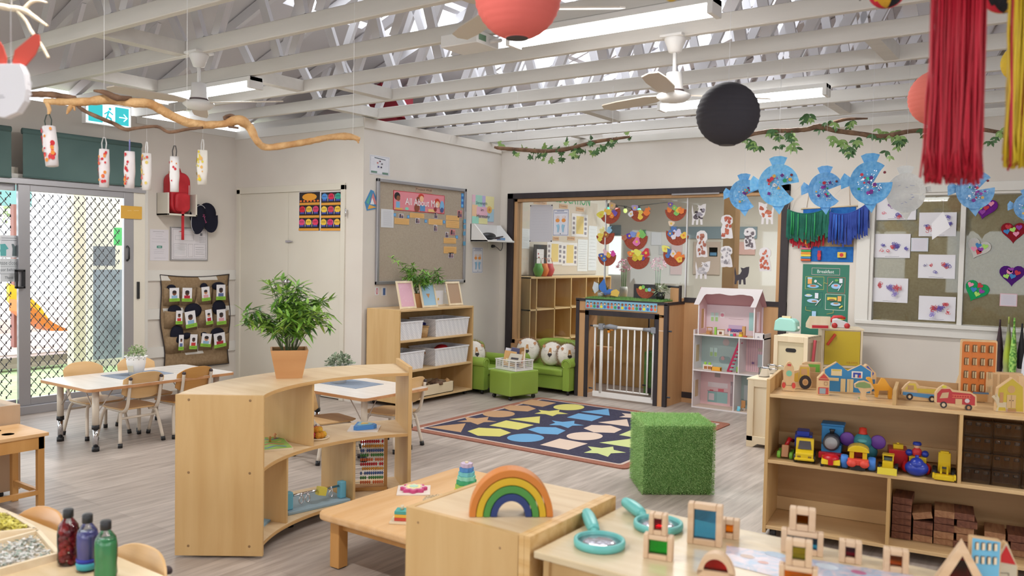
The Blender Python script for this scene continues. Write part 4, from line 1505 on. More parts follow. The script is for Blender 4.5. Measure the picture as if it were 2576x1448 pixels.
# slanted px boxes use their centre line, so widths are taken mid-height
pin('title_strip', 'pale brown strip reading Project Wall at the top of the pin board', 'sign', (1045, 472, 1087, 484), '#b89a84', [('t', 'Project Wall', .5, .5, .92, .6, '#3a2c28')])
SK1, SK2 = '#8a5438', '#eab890'
pin('banner', 'pink All About Me banner with cartoon children', 'banner', (989, 485, 1118, 533), '#c8303c', [
	('r', .012, .03, .988, .97, '#e08c96'), ('r', .05, .1, .12, .45, '#7ab0d8'), ('c', .07, .72, .055, .2, '#241c20'), ('c', .09, .62, .035, .14, SK1), ('r', .03, .04, .17, .13, '#e0b060'), ('c', .25, .12, .035, .08, '#8ad0b8'),
	('c', .52, .84, .055, .12, '#c8402c'), ('c', .53, .70, .04, .16, SK2), ('c', .46, .68, .03, .12, '#8a4a30'), ('r', .50, .06, .60, .36, '#5a90c0'), ('c', .44, .2, .05, .2, '#8a4a34'), ('r', .40, .05, .47, .2, '#8a4a34'),
	('c', .84, .58, .06, .22, '#c84030'), ('c', .85, .48, .045, .18, SK2), ('r', .66, .05, .80, .2, '#e8c080'), ('c', .94, .4, .045, .3, '#7ab0d8'), ('c', .94, .2, .035, .14, '#4a5a8a'), ('c', .80, .2, .03, .12, '#8a2c30'),
	('t', 'All About Me', .53, .50, .64, .36, '#f0f0f2')], tilt=0)
# the banner's lettering leans with the wall, the rest follows the same plane
pin('letter_page', 'white typed letter at the left of the pin board', 'paper', (958, 526, 990, 572), '#d8d8dc', lines(.15, .9, .1, .9, 16, '#a8a8b0', .008))
orange = [(992, 549, 1029, 564, 'under the first snapshot'), (1031, 536, 1067, 548, 'just below the banner'), (1078, 551, 1113, 565, 'between two narrow snapshots'), (1122, 542, 1155, 554, 'upper of the pair at the right'), (1122, 555, 1155, 573, 'lower of the pair at the right'), (1116, 598, 1147, 612, 'below the pink-edged snapshot'), (1116, 620, 1148, 637, 'lowest on the pin board')]
for i, (a, c_, d, e, w) in enumerate(orange):
	pin('caption_card', 'orange caption card ' + w, 'card', (a, c_, d, e), '#dfb070', lines(.08, .92, .25, .75, 3, '#b88848', .008), 'orange caption cards on the pin board')
snaps = [(1003, 537, 1015, 549, 'left of all, beside blue dots'), (1045, 548, 1056, 562, 'between the first two captions'), (1092, 534, 1100, 550, 'touching the bottom of the banner'), (1091, 565, 1100, 582, 'under the middle caption'), (1120, 583, 1128, 598, 'narrow, above the lower captions'), (1132, 577, 1145, 591, 'pink-edged'), (1151, 529, 1162, 547, 'reddish, at the far right'), (1128, 635, 1141, 649, 'below the lowest caption')]
for i, (a, c_, d, e, w) in enumerate(snaps):
	pin('snapshot', 'tiny snapshot on the pin board, ' + w, 'photo', (a, c_, d, e), '#c8c0c8' if i not in (5, 6) else '#d8888c', [('r', .1, .1, .45, .6, '#4a3a48'), ('c', .3, .75, .18, .16, '#3a2a30'), ('r', .5, .1, .9, .5, '#8a6a78' if i % 2 else '#5a4a68'), ('c', .7, .65, .16, .14, '#a87860')], 'snapshots on the pin board')
for i, (a, c_, w) in enumerate(((993, 540, 'left of the first snapshot'), (1027, 545, 'right of the first snapshot'), (1071, 556, 'left of the middle caption'), (1117, 558, 'right of the middle caption'), (1149, 596, 'above the lower captions'))):
	pin('blue_sticker', 'small blue cut-out ' + w, 'sticker', (a - 3, c_ - 4, a + 3, c_ + 4), '#5a96cc', [('c', .5, .5, .3, .3, '#7ab8e0')], 'blue cut-outs on the pin board')
pin('bunting_strip', 'vertical row of blue spiky stickers at the top right of the pin board', 'sticker', (1160, 486, 1166, 522), '#4a90d0', [('c', .5, .15 + .18 * k, .45, .08, '#3a70c0' if k % 2 else '#70b8e8') for k in range(5)])
for i, (a, c_) in enumerate(((1169, 556), (1169, 570), (1168, 587), (1168, 612))):
	sheet('blue_letter_sticker', 'blue cut-out letter on the board frame, number %s from the top' % ('one', 'two', 'three', 'four')[i], 'sticker', (a - 3, c_ - 5, a + 3, c_ + 5), 'x', XB + 0.031, '#5a96b8', [], 'blue letters down the board frame')
# other things on this wall
sheet('hygiene_notice', 'white notice with green and grey squares above the pin board corner', 'notice', (930, 392, 980, 440), 'x', XB, '#dcdce2',
      [('o', .04, .05, .96, .95, .006, '#6a6a78'), ('l', [(.22, .88), (.78, .82)], .03, '#55606a'), ('r', .06, .08, .36, .18, '#6a8a7c'), ('r', .62, .06, .92, .16, '#6a8a7c'), ('r', .46, .68, .54, .75, '#6a4a5c'), ('r', .34, .58, .42, .66, '#c88080'), ('r', .56, .55, .64, .63, '#6a6a70'), ('r', .38, .38, .46, .46, '#5a5a90'), ('r', .52, .37, .60, .45, '#4a4a58')] + lines(.1, .24, .5, .8, 6, '#b8b8c4', .004) + lines(.74, .9, .5, .78, 6, '#b8b8c4', .004))
p = at(934, 505, 'x', XB)
b = B()
tri = [(0.03, 0.0), (0.19, 0.03), (0.20, 0.06), (0.12, 0.2), (0.08, 0.21), (0.0, 0.08)]
b.M = MT((-0.10, 0, -0.10))
b.prism([(x, z) for x, z in tri], -0.004, 0, '#4a88b8')
b.prism([(0.04, 0.015), (0.17, 0.04), (0.06, 0.06)], -0.0055, -0.004, '#e0a850')
b.prism([(0.015, 0.08), (0.05, 0.06), (0.09, 0.19)], -0.0058, -0.004, '#5aa89a')
b.prism([(0.17, 0.055), (0.11, 0.18), (0.08, 0.10)], -0.0061, -0.004, '#d88888')
b.prism([(0.07, 0.065), (0.13, 0.065), (0.10, 0.13)], -0.0068, -0.006, '#e0e4e8')
solo(b, 'triangle_emblem', 'rounded triangle sticker in blue, teal and orange left of the pin board', 'sticker', (XB, YD + 0.12, p.z), rad(90))
sheet('harmony_poster', 'pastel hand-drawn poster reading Strength in Harmony', 'poster', (1187, 492, 1242, 563), 'x', XB, '#d8c8c8', [
	('r', .0, .75, .3, 1, '#e0b8c8'), ('r', .15, .5, .5, 1, '#a8d8c8'), ('r', .45, .55, .62, 1, '#c0b8e0'), ('r', .6, .5, 1, 1, '#e8e0a8'), ('r', .0, .2, .25, .65, '#f0c8a0'), ('r', .2, .3, .7, .6, '#e8b8c8'), ('r', .7, .1, 1, .55, '#b0d0e0'), ('r', .0, .0, .3, .25, '#a0dcc8'), ('r', .3, .0, .7, .2, '#e8e4a8'),
	('c', .78, .52, .12, .13, '#e8b868'), ('c', .78, .52, .05, .06, '#d88858'), ('t', 'Strength', .42, .72, .5, .13, '#4a7a78'), ('t', 'in', .45, .5, .12, .1, '#6a5a6a'), ('t', 'Harmony', .5, .26, .6, .15, '#4a3a48')])
sheet('hands_feet_poster', 'narrow poster of orange hands and blue feet under the wall shelf', 'poster', (1188, 622, 1214, 686), 'x', XB, '#dcdce4', [
	('o', .05, .03, .95, .97, .02, '#5a6a98'), ('l', [(.2, .93), (.8, .93)], .03, '#6a78a0'), ('l', [(.12, .87), (.88, .87)], .03, '#8a94b4'), ('c', .32, .58, .14, .06, '#e8984a'), ('c', .68, .58, .14, .06, '#e8984a'), ('l', [(.22, .72), (.26, .62)], .03, '#e8b07a'), ('l', [(.32, .74), (.32, .62)], .03, '#e8b07a'), ('l', [(.42, .72), (.38, .62)], .03, '#e8b07a'), ('l', [(.6, .72), (.63, .62)], .03, '#e8b07a'), ('l', [(.7, .74), (.7, .62)], .03, '#e8b07a'), ('l', [(.8, .72), (.76, .62)], .03, '#e8b07a'),
	('p', [(.2, .42), (.42, .44), (.44, .36), (.38, .14), (.28, .14), (.3, .3)], '#8ab8d8'), ('p', [(.8, .42), (.58, .44), (.56, .36), (.62, .14), (.72, .14), (.7, .3)], '#8ab8d8'), ('c', .5, .07, .03, .014, '#4a4a58')])
# angled white wall shelf with a radio on it
p0 = at(1183, 607, 'x', XB)
p1 = at(1276, 600, 'x', XB + 0.25)
zt = at(1180, 562, 'x', XB).z
t = thing('wall_shelf', 'white bracket shelf on the closet wall holding black gadgets', 'wall shelf', (XB, p0.y, p0.z), rad(90))
W_ = 0.52
b = B()
b.box(0, -0.26, 0, W_, 0, 0.02, WHITEP)
b.build('shelf_board', t, 0.002)
b = B()
b.box(0, -0.012, 0.02, W_, 0, zt - p0.z, WHITEP)
b.build('back_board', t)
for x in (0.0, W_ - 0.016):
	b = B()
	b.prism([(-0.26, 0.0), (0, 0.0), (0, zt - p0.z), (-0.05, zt - p0.z)], x, x + 0.016, WHITEP, 'x')
	b.build('side_bracket', t)
pp = Vector((XB + 0.14, p0.y + 0.16, p0.z + 0.02))
t = thing('radio_speaker', 'black rounded gadget on the white wall shelf', 'radio', pp, rad(90))
b = B()
b.ball((0, 0, 0.045), (0.12, 0.07, 0.045), BLACKP, 18, 10)
b.build('radio_body', t)
b = B()
b.tube([(0.1, -0.03, 0.03), (0.26, -0.02, 0.05)], 0.008, '#2a2628', 6)
b.tube([(0.1, 0.0, 0.02), (0.28, 0.0, 0.03)], 0.008, '#4a2c34', 6)
b.build('aerial', t)
t = thing('power_brick', 'small grey and blue adaptor at the end of the wall shelf', 'adaptor', (XB + 0.13, p0.y + 0.42, p0.z + 0.02), rad(90))
b = B()
b.box(-0.04, -0.03, 0, 0.05, 0.03, 0.035, '#8090a8')
b.build('adaptor_body', t, 0.004)
b = B()
b.box(-0.035, -0.032, 0.012, 0.045, -0.030, 0.028, '#6a9ac8')
b.build('adaptor_label', t)
q = at(1236, 619, 'x', XB)
t = thing('power_cord', 'black plug and looping cord below the wall shelf', 'cord', (XB, q.y, q.z), rad(90))
b = B()
b.box(-0.05, -0.008, -0.04, 0.03, 0, 0.04, CREAM)
b.build('socket_plate', t)
b = B()
b.tube([(0, -0.01, 0), (0, -0.05, 0)], [0.02, 0.014], BLACKP, 10)
b.build('plug', t)
b = B()
b.tube(spline([(0.0, -0.05, 0), (0.06, -0.05, -0.02), (0.12, -0.05, -0.05), (0.16, -0.05, 0.0), (0.15, -0.05, 0.08), (0.12, -0.05, 0.12)], 5), 0.004, BLACKP, 6)
b.build('cord', t)
# ------------------------------------------------------------------ closet-wall bookcase (x -5.87..-5.45)
t = thing('bookcase', 'birch three-tier bookcase on casters under the pin board', 'bookcase', (-5.45, 5.84, 0), rad(90))
W_, D_, Z0, Z1 = 1.16, 0.44, 0.045, 0.955
b = B()
b.box(0, 0, Z0, 0.02, D_, Z1, BIRCH)
b.build('side_panel', t, 0.002)
b = B()
b.box(W_ - 0.02, 0, Z0, W_, D_, Z1, BIRCH)
b.build('side_panel', t, 0.002)
b = B()
b.box(0.02, D_ - 0.012, Z0, W_ - 0.02, D_, Z1, BIRCH)
b.build('back_panel', t)
SHZ = [Z0, 0.335, 0.635, Z1 - 0.02]
for z in SHZ:
	b = B()
	b.box(0.02, 0.0, z, W_ - 0.02, D_ - 0.012, z + 0.02, BIRCHX)
	b.build('top_board' if z > 0.9 else 'shelf_board', t, 0.002)
for x in (0.06, W_ - 0.06):
	for y in (0.06, D_ - 0.06):
		b = B()
		b.M = MT((x, y, 0.022)) @ MR(rad(90), 4, 'Y')
		b.lathe([(0.0, -0.009), (0.022, -0.009), (0.022, 0.009), (0.0, 0.009)], BLACKP, 14)
		b.M = Matrix.Identity(4)
		b.box(x - 0.015, y - 0.015, 0.035, x + 0.015, y + 0.015, 0.047, CHROME)
		b.build('caster', t)
def tub(loc, L, Wd, H, label, name='storage_basket', handle=None, rz=rad(90), group='white plastic baskets in the bookcase'):
	t = thing(name, label, 'basket', loc, rz, group)
	WM = noisy('basket_white', '#c9c9cf', '#e8e7ea', (1, 1, 1), 1, 1, 0.5)
	if 'wovenmat' not in MATS:
		m, nt, bb = newmat('woven_white_plastic')
		N, Lk = nt.nodes, nt.links
		tc = N.new('ShaderNodeTexCoord')
		w1_ = N.new('ShaderNodeTexChecker')
		w1_.inputs['Scale'].default_value = 75
		w1_.inputs['Color1'].default_value = hexc('#d2d2d8')
		w1_.inputs['Color2'].default_value = hexc('#e9e8ec')
		mp = N.new('ShaderNodeMapping')
		mp.inputs['Rotation'].default_value = (0.6, 0.4, 0.78)
		Lk.new(tc.outputs['Object'], mp.inputs[0])
		Lk.new(mp.outputs[0], w1_.inputs['Vector'])
		Lk.new(w1_.outputs[0], bb.inputs['Base Color'])
		bb.inputs['Roughness'].default_value = 0.5
		MATS['wovenmat'] = m
	WM = MATS['wovenmat']
	b = B()
	k = 0.93
	x0, x1, y0, y1 = 0, L, 0, Wd
	cx, cy_ = L / 2, Wd / 2
	def ring(s, z):
		return [(cx + (x - cx) * s, cy_ + (y - cy_) * s, z) for x, y in ((x0, y0), (x1, y0), (x1, y1), (x0, y1))]
	vs = ring(k, 0) + ring(1, H) + ring(0.97, H) + ring(k * 0.97, 0.006)
	fs = [(3, 2, 1, 0)]
	for a, b_ in ((0, 4), (4, 8), (8, 12)):
		for i in range(4):
			j = (i + 1) % 4
			fs.append((a + i, a + j, b_ + j, b_ + i))
	fs.append((12, 13, 14, 15))
	b.add(vs, fs, WM)
	b.build('basket_body', t)
	b = B()
	for i, (p, q) in enumerate(((0, 1), (1, 2), (2, 3), (3, 0))):
		rr = ring(1.01, H)
		b.bar(rr[p], rr[q], 0.01, 0.012, '#e4e3e8')
	b.build('rim', t)
	if handle:
		b = B()
		b.prism(rrect(-0.045, -0.014, 0.045, 0.014, 0.012), -0.003, 0.004, handle)
		o = b.build('hand_hole', t)
		o.location = (-0.001 + L * 0.0 + 0.004, Wd * 0.5, H * 0.72)
		o.rotation_euler = (0, 0, -PI / 2)
	return t
bx = -5.45
tub((bx - 0.02, 5.875, 0.656), 0.33, 0.30, 0.175, 'white woven basket at the left of the middle shelf of the bookcase')
tub((bx - 0.02, 6.40, 0.656), 0.55, 0.36, 0.175, 'long white woven basket on the upper open shelf, dark hand hole', handle='#2a2f78')
tub((bx - 0.02, 5.875, 0.356), 0.36, 0.30, 0.175, 'white woven basket at the left of the lower shelf, partly behind the curved shelf')
tub((bx - 0.02, 6.40, 0.356), 0.55, 0.36, 0.175, 'long white woven basket with something red inside', handle='#a87850')
t = thing('red_cloth', 'crumpled red cloth lying in the lower long basket', 'cloth', (-5.62, 6.7, 0.50), 0)
b = B()
for k in range(5):
	b.ball((U(-.05, .05), U(-.12, .12), U(-.01, .02)), (0.06, 0.07, 0.03), '#b01424', 8, 5)
b.build('cloth', t)
# wicker basket
b = B()
WICK = noisy('wicker', '#b08858', '#d8b484', (1, 1, 12), 20, 2, 0.8, 0.6, 60)
b.lathe([(0.05, 0), (0.065, 0.11), (0.062, 0.11), (0.048, 0.006)], WICK, 18)
b.tube([(0.065 * math.cos(a), 0.065 * math.sin(a), 0.11) for a in [2 * PI * i / 18 for i in range(19)]], 0.006, WICK, 6)
solo(b, 'wicker_basket', 'tiny wicker basket between the two upper white baskets', 'basket', (-5.56, 6.30, 0.656))
# wooden tray and bark rounds on the lowest shelf
t = thing('block_box', 'low pale wooden box holding natural wood off-cuts', 'box', (-5.46, 6.02, 0.066), rad(90))
b = B()
L_, D2, H2 = 0.60, 0.30, 0.11
L_ = 0.55
b.box(0.12, 0, 0, L_ + 0.12, 0.01, H2, PINEX)
b.box(0.12, D2 - 0.01, 0, L_ + 0.12, D2, H2, PINEX)
b.box(0.12, 0, 0, 0.13, D2, H2, PINE)
b.box(L_ + 0.11, 0, 0, L_ + 0.12, D2, H2, PINE)
b.box(0.12, 0, 0, L_ + 0.12, D2, 0.01, PINEX)
b.build('box_walls', t, 0.002)
for k in range(14):
	x, y = -5.46 - U(0.05, 0.25), 6.02 + 0.14 + U(0.05, 0.5)
	m = (BARKD, BARK, '#8a8078')[k % 3]
	b = B()
	r_ = U(0.02, 0.032)
	ln = U(0.06, 0.11)
	b.lathe([(r_, 0), (r_, ln)], m, 12)
	b.lathe([(0, ln + 0.0005), (r_ * 0.88, ln + 0.0005)], '#d8b48c', 12)
	solo(b, 'wood_offcut', ('brown', 'tan', 'grey')[k % 3] + ' log off-cut in the low wooden box', 'wood piece', (x, y, 0.105 + U(0, 0.06)), 0, 'log off-cuts in the wooden box', rot=(U(0.5, 1.5), U(0, 1), U(0, 3)))
t = thing('wooden_crate', 'small stacked wooden box with stamped lettering at the left of the lowest shelf', 'box', (-5.46, 5.87, 0.066), rad(90))
b = B()
b.box(0, 0, 0, 0.22, 0.28, 0.10, PINEX)
b.box(0, 0, 0.105, 0.26, 0.28, 0.17, PINEX)
b.build('crate_box', t, 0.003)
b = B()
for k in range(3):
	b.quad(0.10 + 0.03 * k, 0.055, 0.12 + 0.03 * k, 0.085, -0.001, '#7a5030')
b.build('stamped_mark', t)
# picture frames and plant on top
def frame(loc, w, h, label, inner, spark=False, rz=rad(90), tilt=14):
	t = thing('picture_frame', label, 'picture frame', loc, 0, 'standing frames on the bookcase', (rad(-tilt), 0, rz))
	b = B()
	f = 0.022
	for q in ((0, 0, w, f), (0, h - f, w, h), (0, f, f, h - f), (w - f, f, w, h - f)):
		b.box(q[0], -0.012, q[1], q[2], 0, q[3], PINE)
	b.build('frame', t, 0.002)
	b = B()
	b.box(f, -0.006, f, w - f, -0.001, h - f, inner)
	if spark:
		for k in range(26):
			x, z = U(f + .004, w - f - .004), U(f + .004, h - f - .004)
			b.disc(x, z, U(0.0012, 0.0028), -0.0065, '#f0ecf0', 6)
	b.build('picture', t)
	b = B()
	b.bar((w / 2, 0.0, h * 0.6), (w / 2, h * 0.36, 0.0 + h * 0.02), 0.03, 0.004, PINE)
	b.build('back_stand', t)
	return t
ft = 0.956
frame((-5.53, 5.93, ft), 0.235, 0.28, 'pale wood frame with pink glittery card, left on the bookcase', '#d8a8b8', True)
frame((-5.53, 6.26, ft), 0.235, 0.28, 'pale wood frame with plain light blue card, middle of the bookcase', '#9cc0d8')
frame((-5.60, 6.76, ft), 0.235, 0.26, 'pale wood frame with brown card, right end of the bookcase', '#a88a70')
t = thing('sparkly_card_holder', 'small acrylic stand with a star card behind the right frame', 'card holder', (-5.66, 6.66, ft), rad(90))
b = B()
b.box(-0.05, 0, 0, 0.12, 0.05, 0.012, PINE)
b.box(-0.04, 0.02, 0.012, 0.10, 0.023, 0.16, '#e4e4e8')
b.poly([(0.02 + 0.02 * (1 if k % 2 == 0 else 0.45) * math.cos(PI / 2 + k * PI / 5), 0.07 + 0.02 * (1 if k % 2 == 0 else 0.45) * math.sin(PI / 2 + k * PI / 5)) for k in range(10)], 0.019, '#e0b040')
b.build('card_stand', t)
for i, (pxa, s, c) in enumerate((((943, 722, 953, 742), '0', '#c8304a'), ((960, 722, 972, 744), '1', '#4a6aa0'), ((1020, 722, 1034, 744), '3', '#d8b838'), ((1118, 712, 1132, 735), '5', '#c83c30'))):
	sheet('number_card', 'small %s number card on the wall behind the bookcase frames' % ('red zero', 'blue one', 'yellow', 'orange-red')[i], 'card', pxa, 'x', XB, '#dcdce0', [('t', s, .5, .5, .5, .8, c)], 'number cards under the pin board')
def bamboo(loc, label, pot, s=1.0, n=26, lm=LEAF, spread=0.3, H=0.4, seed=3, tall=None):
	rs = random.Random(seed)
	t = thing('potted_bamboo', label, 'potted plant', loc)
	b = B()
	a_ = pot
	hp = 0.165 * s
	prof = []
	vs = [(-0.072 * s, -0.072 * s, 0), (0.072 * s, -0.072 * s, 0), (0.072 * s, 0.072 * s, 0), (-0.072 * s, 0.072 * s, 0), (-0.105 * s, -0.105 * s, hp), (0.105 * s, -0.105 * s, hp), (0.105 * s, 0.105 * s, hp), (-0.105 * s, 0.105 * s, hp)]
	vs += [(x * 0.9, y * 0.9, hp) for x, y, z in vs[4:8]] + [(x * 0.88, y * 0.88, hp - 0.02) for x, y, z in vs[4:8]]
	fs = [(3, 2, 1, 0), (0, 1, 5, 4), (1, 2, 6, 5), (2, 3, 7, 6), (3, 0, 4, 7)] + [(4 + i, 4 + (i + 1) % 4, 8 + (i + 1) % 4, 8 + i) for i in range(4)] + [(8 + i, 8 + (i + 1) % 4, 12 + (i + 1) % 4, 12 + i) for i in range(4)]
	b.add(vs, fs, a_)
	b.M = Matrix.Identity(4)
	o = b.build('pot', t)
	o.rotation_euler = (0, 0, rad(52))
	b = B()
	b.box(-0.09 * s, -0.09 * s, hp - 0.03, 0.09 * s, 0.09 * s, hp - 0.018, '#4a3a28')
	o = b.build('soil', t)
	o.rotation_euler = (0, 0, rad(52))
	bs = B()
	bl = B()
	for k in range(n):
		a = rs.uniform(0, 2 * PI)
		rr = rs.uniform(0.1, 1) ** 0.7 * spread * s
		top = Vector((math.cos(a) * rr, math.sin(a) * rr, hp + H * s * rs.uniform(0.35, 1.0) * (1 - 0.45 * (rr / (spread * s)) ** 2)))
		if tall and k == 0:
			top = Vector(tall)
		base = Vector((math.cos(a) * 0.035 * s, math.sin(a) * 0.035 * s, hp - 0.02))
		mid = base.lerp(top, 0.55) + Vector((0, 0, 0.10 * s))
		pts = [base, base.lerp(mid, 0.5) + Vector((0, 0, 0.02)), mid, mid.lerp(top, 0.5) + Vector((0, 0, 0.015)), top]
		bs.tube([tuple(p) for p in spline([tuple(p) for p in pts], 3)], 0.0022 * s, STEM, 5, False)
		for q in range(30):
			f = rs.uniform(0.2, 1)
			i = min(3, int(f * 4))
			p = pts[i].lerp(pts[i + 1], f * 4 - i)
			ln = rs.uniform(0.06, 0.105) * s
			w = ln * 0.11
			aa = rs.uniform(0, 2 * PI)
			el = rs.uniform(-0.7, 0.5)
			if f > 0.9:
				el = rs.uniform(0.1, 0.9)
			d = Vector((math.cos(aa) * math.cos(el), math.sin(aa) * math.cos(el), math.sin(el)))
			sd = d.cross(Vector((0, 0, 1))).normalized()
			dr = Vector((0, 0, -ln * 0.14))
			bl.add([tuple(p), tuple(p + d * ln * 0.35 + sd * w), tuple(p + d * ln * 0.38 - Vector((0, 0, w * 0.4))), tuple(p + d * ln * 0.35 - sd * w), tuple(p + d * ln * 0.75 + sd * w * 0.6 + dr * 0.5), tuple(p + d * ln * 0.75 - sd * w * 0.6 + dr * 0.5), tuple(p + d * ln + dr)],
                   [(0, 1, 2), (0, 2, 3), (1, 4, 2), (2, 5, 3), (2, 4, 6, 5)], lm if rs.random() < 0.75 else LEAFD)
	bs.build('stems', t)
	bl.build('foliage', t)
	return t
POTW = wood('terracotta_wood', '#b98556', '#c99766', 'x', rough=0.6)
bamboo((-5.66, 6.36, ft), 'bushy fake bamboo in a wooden pot on the bookcase', POTW, 0.85, 26, LEAF, 0.30, 0.40, 5, (-0.05, -0.38, 0.50))
# ------------------------------------------------------------------ dining tables and chairs
TT = noisy('table_laminate', '#d6d0ca', '#e0dad5', (1, 8, 1), 3, 3, 0.25)
TLEG = col('#d9cdbd', 0.35, name='beige_powder_coat')
def dining_table(x0, y0, L, Wd, label, z=0.48):
	"""L along y, Wd along x"""
	t = thing('dining_table', label, 'table', (x0, y0, 0))
	b = B()
	b.prism(rrect(0, 0, Wd, L, 0.04), z - 0.022, z - 0.002, wood('table_edge_wood', '#b98054', '#cd9a6c', 'x'), 'z')
	b.prism(rrect(0.004, 0.004, Wd - 0.004, L - 0.004, 0.04), z - 0.002, z, TT, 'z')
	b.build('tabletop', t)
	for x in (0.11, Wd - 0.11):
		for y in (0.11, L - 0.11):
			b = B()
			b.tube([(x, y, 0.18), (x, y, z - 0.022)], 0.024, TLEG, 12)
			b.build('leg', t)
			lg = B()
			lg.tube([(x, y, 0.03), (x, y, 0.18)], 0.019, CHROME, 12)
			l1 = lg.build('leg_extension', t)
			lg = B()
			lg.tube([(x, y, 0.165), (x, y, 0.195)], 0.027, BLACKP, 12)
			lg.tube([(x, y, 0.0), (x, y, 0.032)], 0.026, BLACKP, 12)
			lg.build('rubber_foot', t)
			b = B()
			dx = 0.16 if x < Wd / 2 else -0.16
			dy = 0.14 if y < L / 2 else -0.14
			b.tube([(x, y, 0.26), (x + dx, y, z - 0.024)], 0.004, '#c8c0b8', 5)
			b.tube([(x, y, 0.26), (x, y + dy, z - 0.024)], 0.004, '#c8c0b8', 5)
			b.build('brace', t)
	return t
dining_table(-6.60, 3.05, 1.24, 0.74, 'white-topped dining table beside the grille door')
dining_table(-5.40, 4.09, 0.70, 1.26, 'white-topped dining table behind the curved shelf')
CW2 = wood('chair_ply_dark', '#c08a4a', '#cd9a5a', 'x', rough=0.3)
def chair_proto(name, wd, label):
	"""child chair facing +y (sitter looks towards +y), seat z 0.27"""
	t = thing('child_chair', label, 'chair', (0, 0, 0), 0, 'small beige-framed ply chairs')
	SZ = 0.275
	b = B()
	pl = [(-0.15, -0.13), (-0.16, 0.0), (-0.155, 0.12), (-0.12, 0.17), (0.12, 0.17), (0.155, 0.12), (0.16, 0), (0.15, -0.13), (0.1, -0.155), (-0.1, -0.155)]
	b.prism(pl, SZ, SZ + 0.012, wd, 'z')
	b.build('seat', t, 0.004)
	b = B()
	# curved back rest
	pr = [(-0.165, 0.03), (-0.16, 0.14), (-0.12, 0.175), (0, 0.19), (0.12, 0.175), (0.16, 0.14), (0.165, 0.03), (0.13, -0.005), (0, -0.015), (-0.13, -0.005)]
	n = 12
	vs, fs = [], []
	cols_ = 12
	for i in range(cols_ + 1):
		f = i / cols_
		x = -0.165 + 0.33 * f
		e = abs(2 * f - 1)
		top = 0.19 - 0.05 * e ** 3
		bot = -0.015 + 0.045 * e ** 3
		yb = -0.185 + 0.03 * e * e
		for z in (bot, top):
			tilt_ = -0.05 * (z / 0.19)
			vs += [(x, yb + tilt_, SZ + 0.10 + z), (x, yb + tilt_ - 0.010, SZ + 0.10 + z)]
	for i in range(cols_):
		a = i * 4
		c_ = a + 4
		fs += [(a, c_, c_ + 2, a + 2), (a + 1, a + 3, c_ + 3, c_ + 1), (a, a + 1, c_ + 1, c_), (a + 2, c_ + 2, c_ + 3, a + 3)]
	fs += [(0, 2, 3, 1), (cols_ * 4, cols_ * 4 + 1, cols_ * 4 + 3, cols_ * 4 + 2)]
	b.add(vs, fs, wd, True)
	b.build('backrest', t, 0.003)
	for s in (-1, 1):
		b = B()
		x = s * 0.125
		b.tube(spline([(x, 0.10, SZ - 0.012), (x, -0.08, SZ - 0.012), (x, -0.15, SZ - 0.0), (x, -0.185, SZ + 0.04), (x * 1.0, -0.205, SZ + 0.13), (x, -0.225, SZ + 0.24)], 4), 0.0125, TLEG, 8)
		b.build('back_post', t)
		b = B()
		b.ball((x, -0.226, SZ + 0.245), 0.015, '#3a2c30', 8, 6)
		b.build('end_cap', t)
		for fy in (1, -1):
			b = B()
			y_ = 0.11 * fy
			b.tube(spline([(s * 0.09, y_, SZ - 0.014), (s * 0.13, y_ * 1.03, SZ - 0.02), (s * 0.15, y_ * 1.15, SZ - 0.06), (s * 0.175, y_ * 1.55, 0.02)], 4), 0.0125, TLEG, 8)
			lg = b.build('leg', t)
			b = B()
			b.tube([(s * 0.173, y_ * 1.53, 0.032), (s * 0.176, y_ * 1.57, 0.0)], 0.017, BLACKP, 8)
			b.build('rubber_foot', lg)
	b = B()
	b.tube([(-0.155, -0.125, SZ - 0.065), (0.155, -0.125, SZ - 0.065)], 0.009, TLEG, 8)
	b.tube([(-0.12, 0.11, SZ - 0.014), (0.12, 0.11, SZ - 0.014)], 0.011, TLEG, 8)
	b.build('cross_rail', t)
	return t
c0 = chair_proto('child_chair', CHAIRW, 'light ply child chair in front of the near dining table, back to us')
# positions: chairs on the +x side face -x ; on the -x side face +x
c0.location = (-6.10, 3.50, 0)
c0.rotation_euler = (0, 0, rad(90))
c1 = chair_proto('child_chair', CW2, 'honey-coloured child chair, second on the near side of the grille-door table')
c1.location = (-6.08, 3.92, 0)
c1.rotation_euler = (0, 0, rad(92))
dup(c0, (-6.52, 3.46, 0), rad(-88), 'light child chair on the door side of the near dining table, left one')
dup(c0, (-6.52, 3.90, 0), rad(-92), 'light child chair on the door side of the near dining table, right one')
dup(c0, (-4.55, 4.12, 0), rad(-12), 'light child chair seen through the curved shelf, nearest to it')
dup(c0, (-4.42, 4.66, 0), rad(96), 'light child chair at the end of the second dining table')
MATM = noisy('woven_mat_grey', '#6f7a8a', '#8b95a4', (1, 30, 1), 8, 2, 0.8)
def placemat(loc, w, l, label, rz=0):
	b = B()
	b.box(-w / 2, -l / 2, 0, w / 2, l / 2, 0.002, MATM)
	return solo(b, 'placemat', label, 'placemat', loc, rz, 'grey woven placemats')
placemat((-6.30, 3.68, 0.48), 0.30, 0.45, 'grey-blue placemat under the white flowerpot on the near dining table')
placemat((-4.72, 4.50, 0.48), 0.45, 0.30, 'grey-blue placemat under the pot on the second dining table')
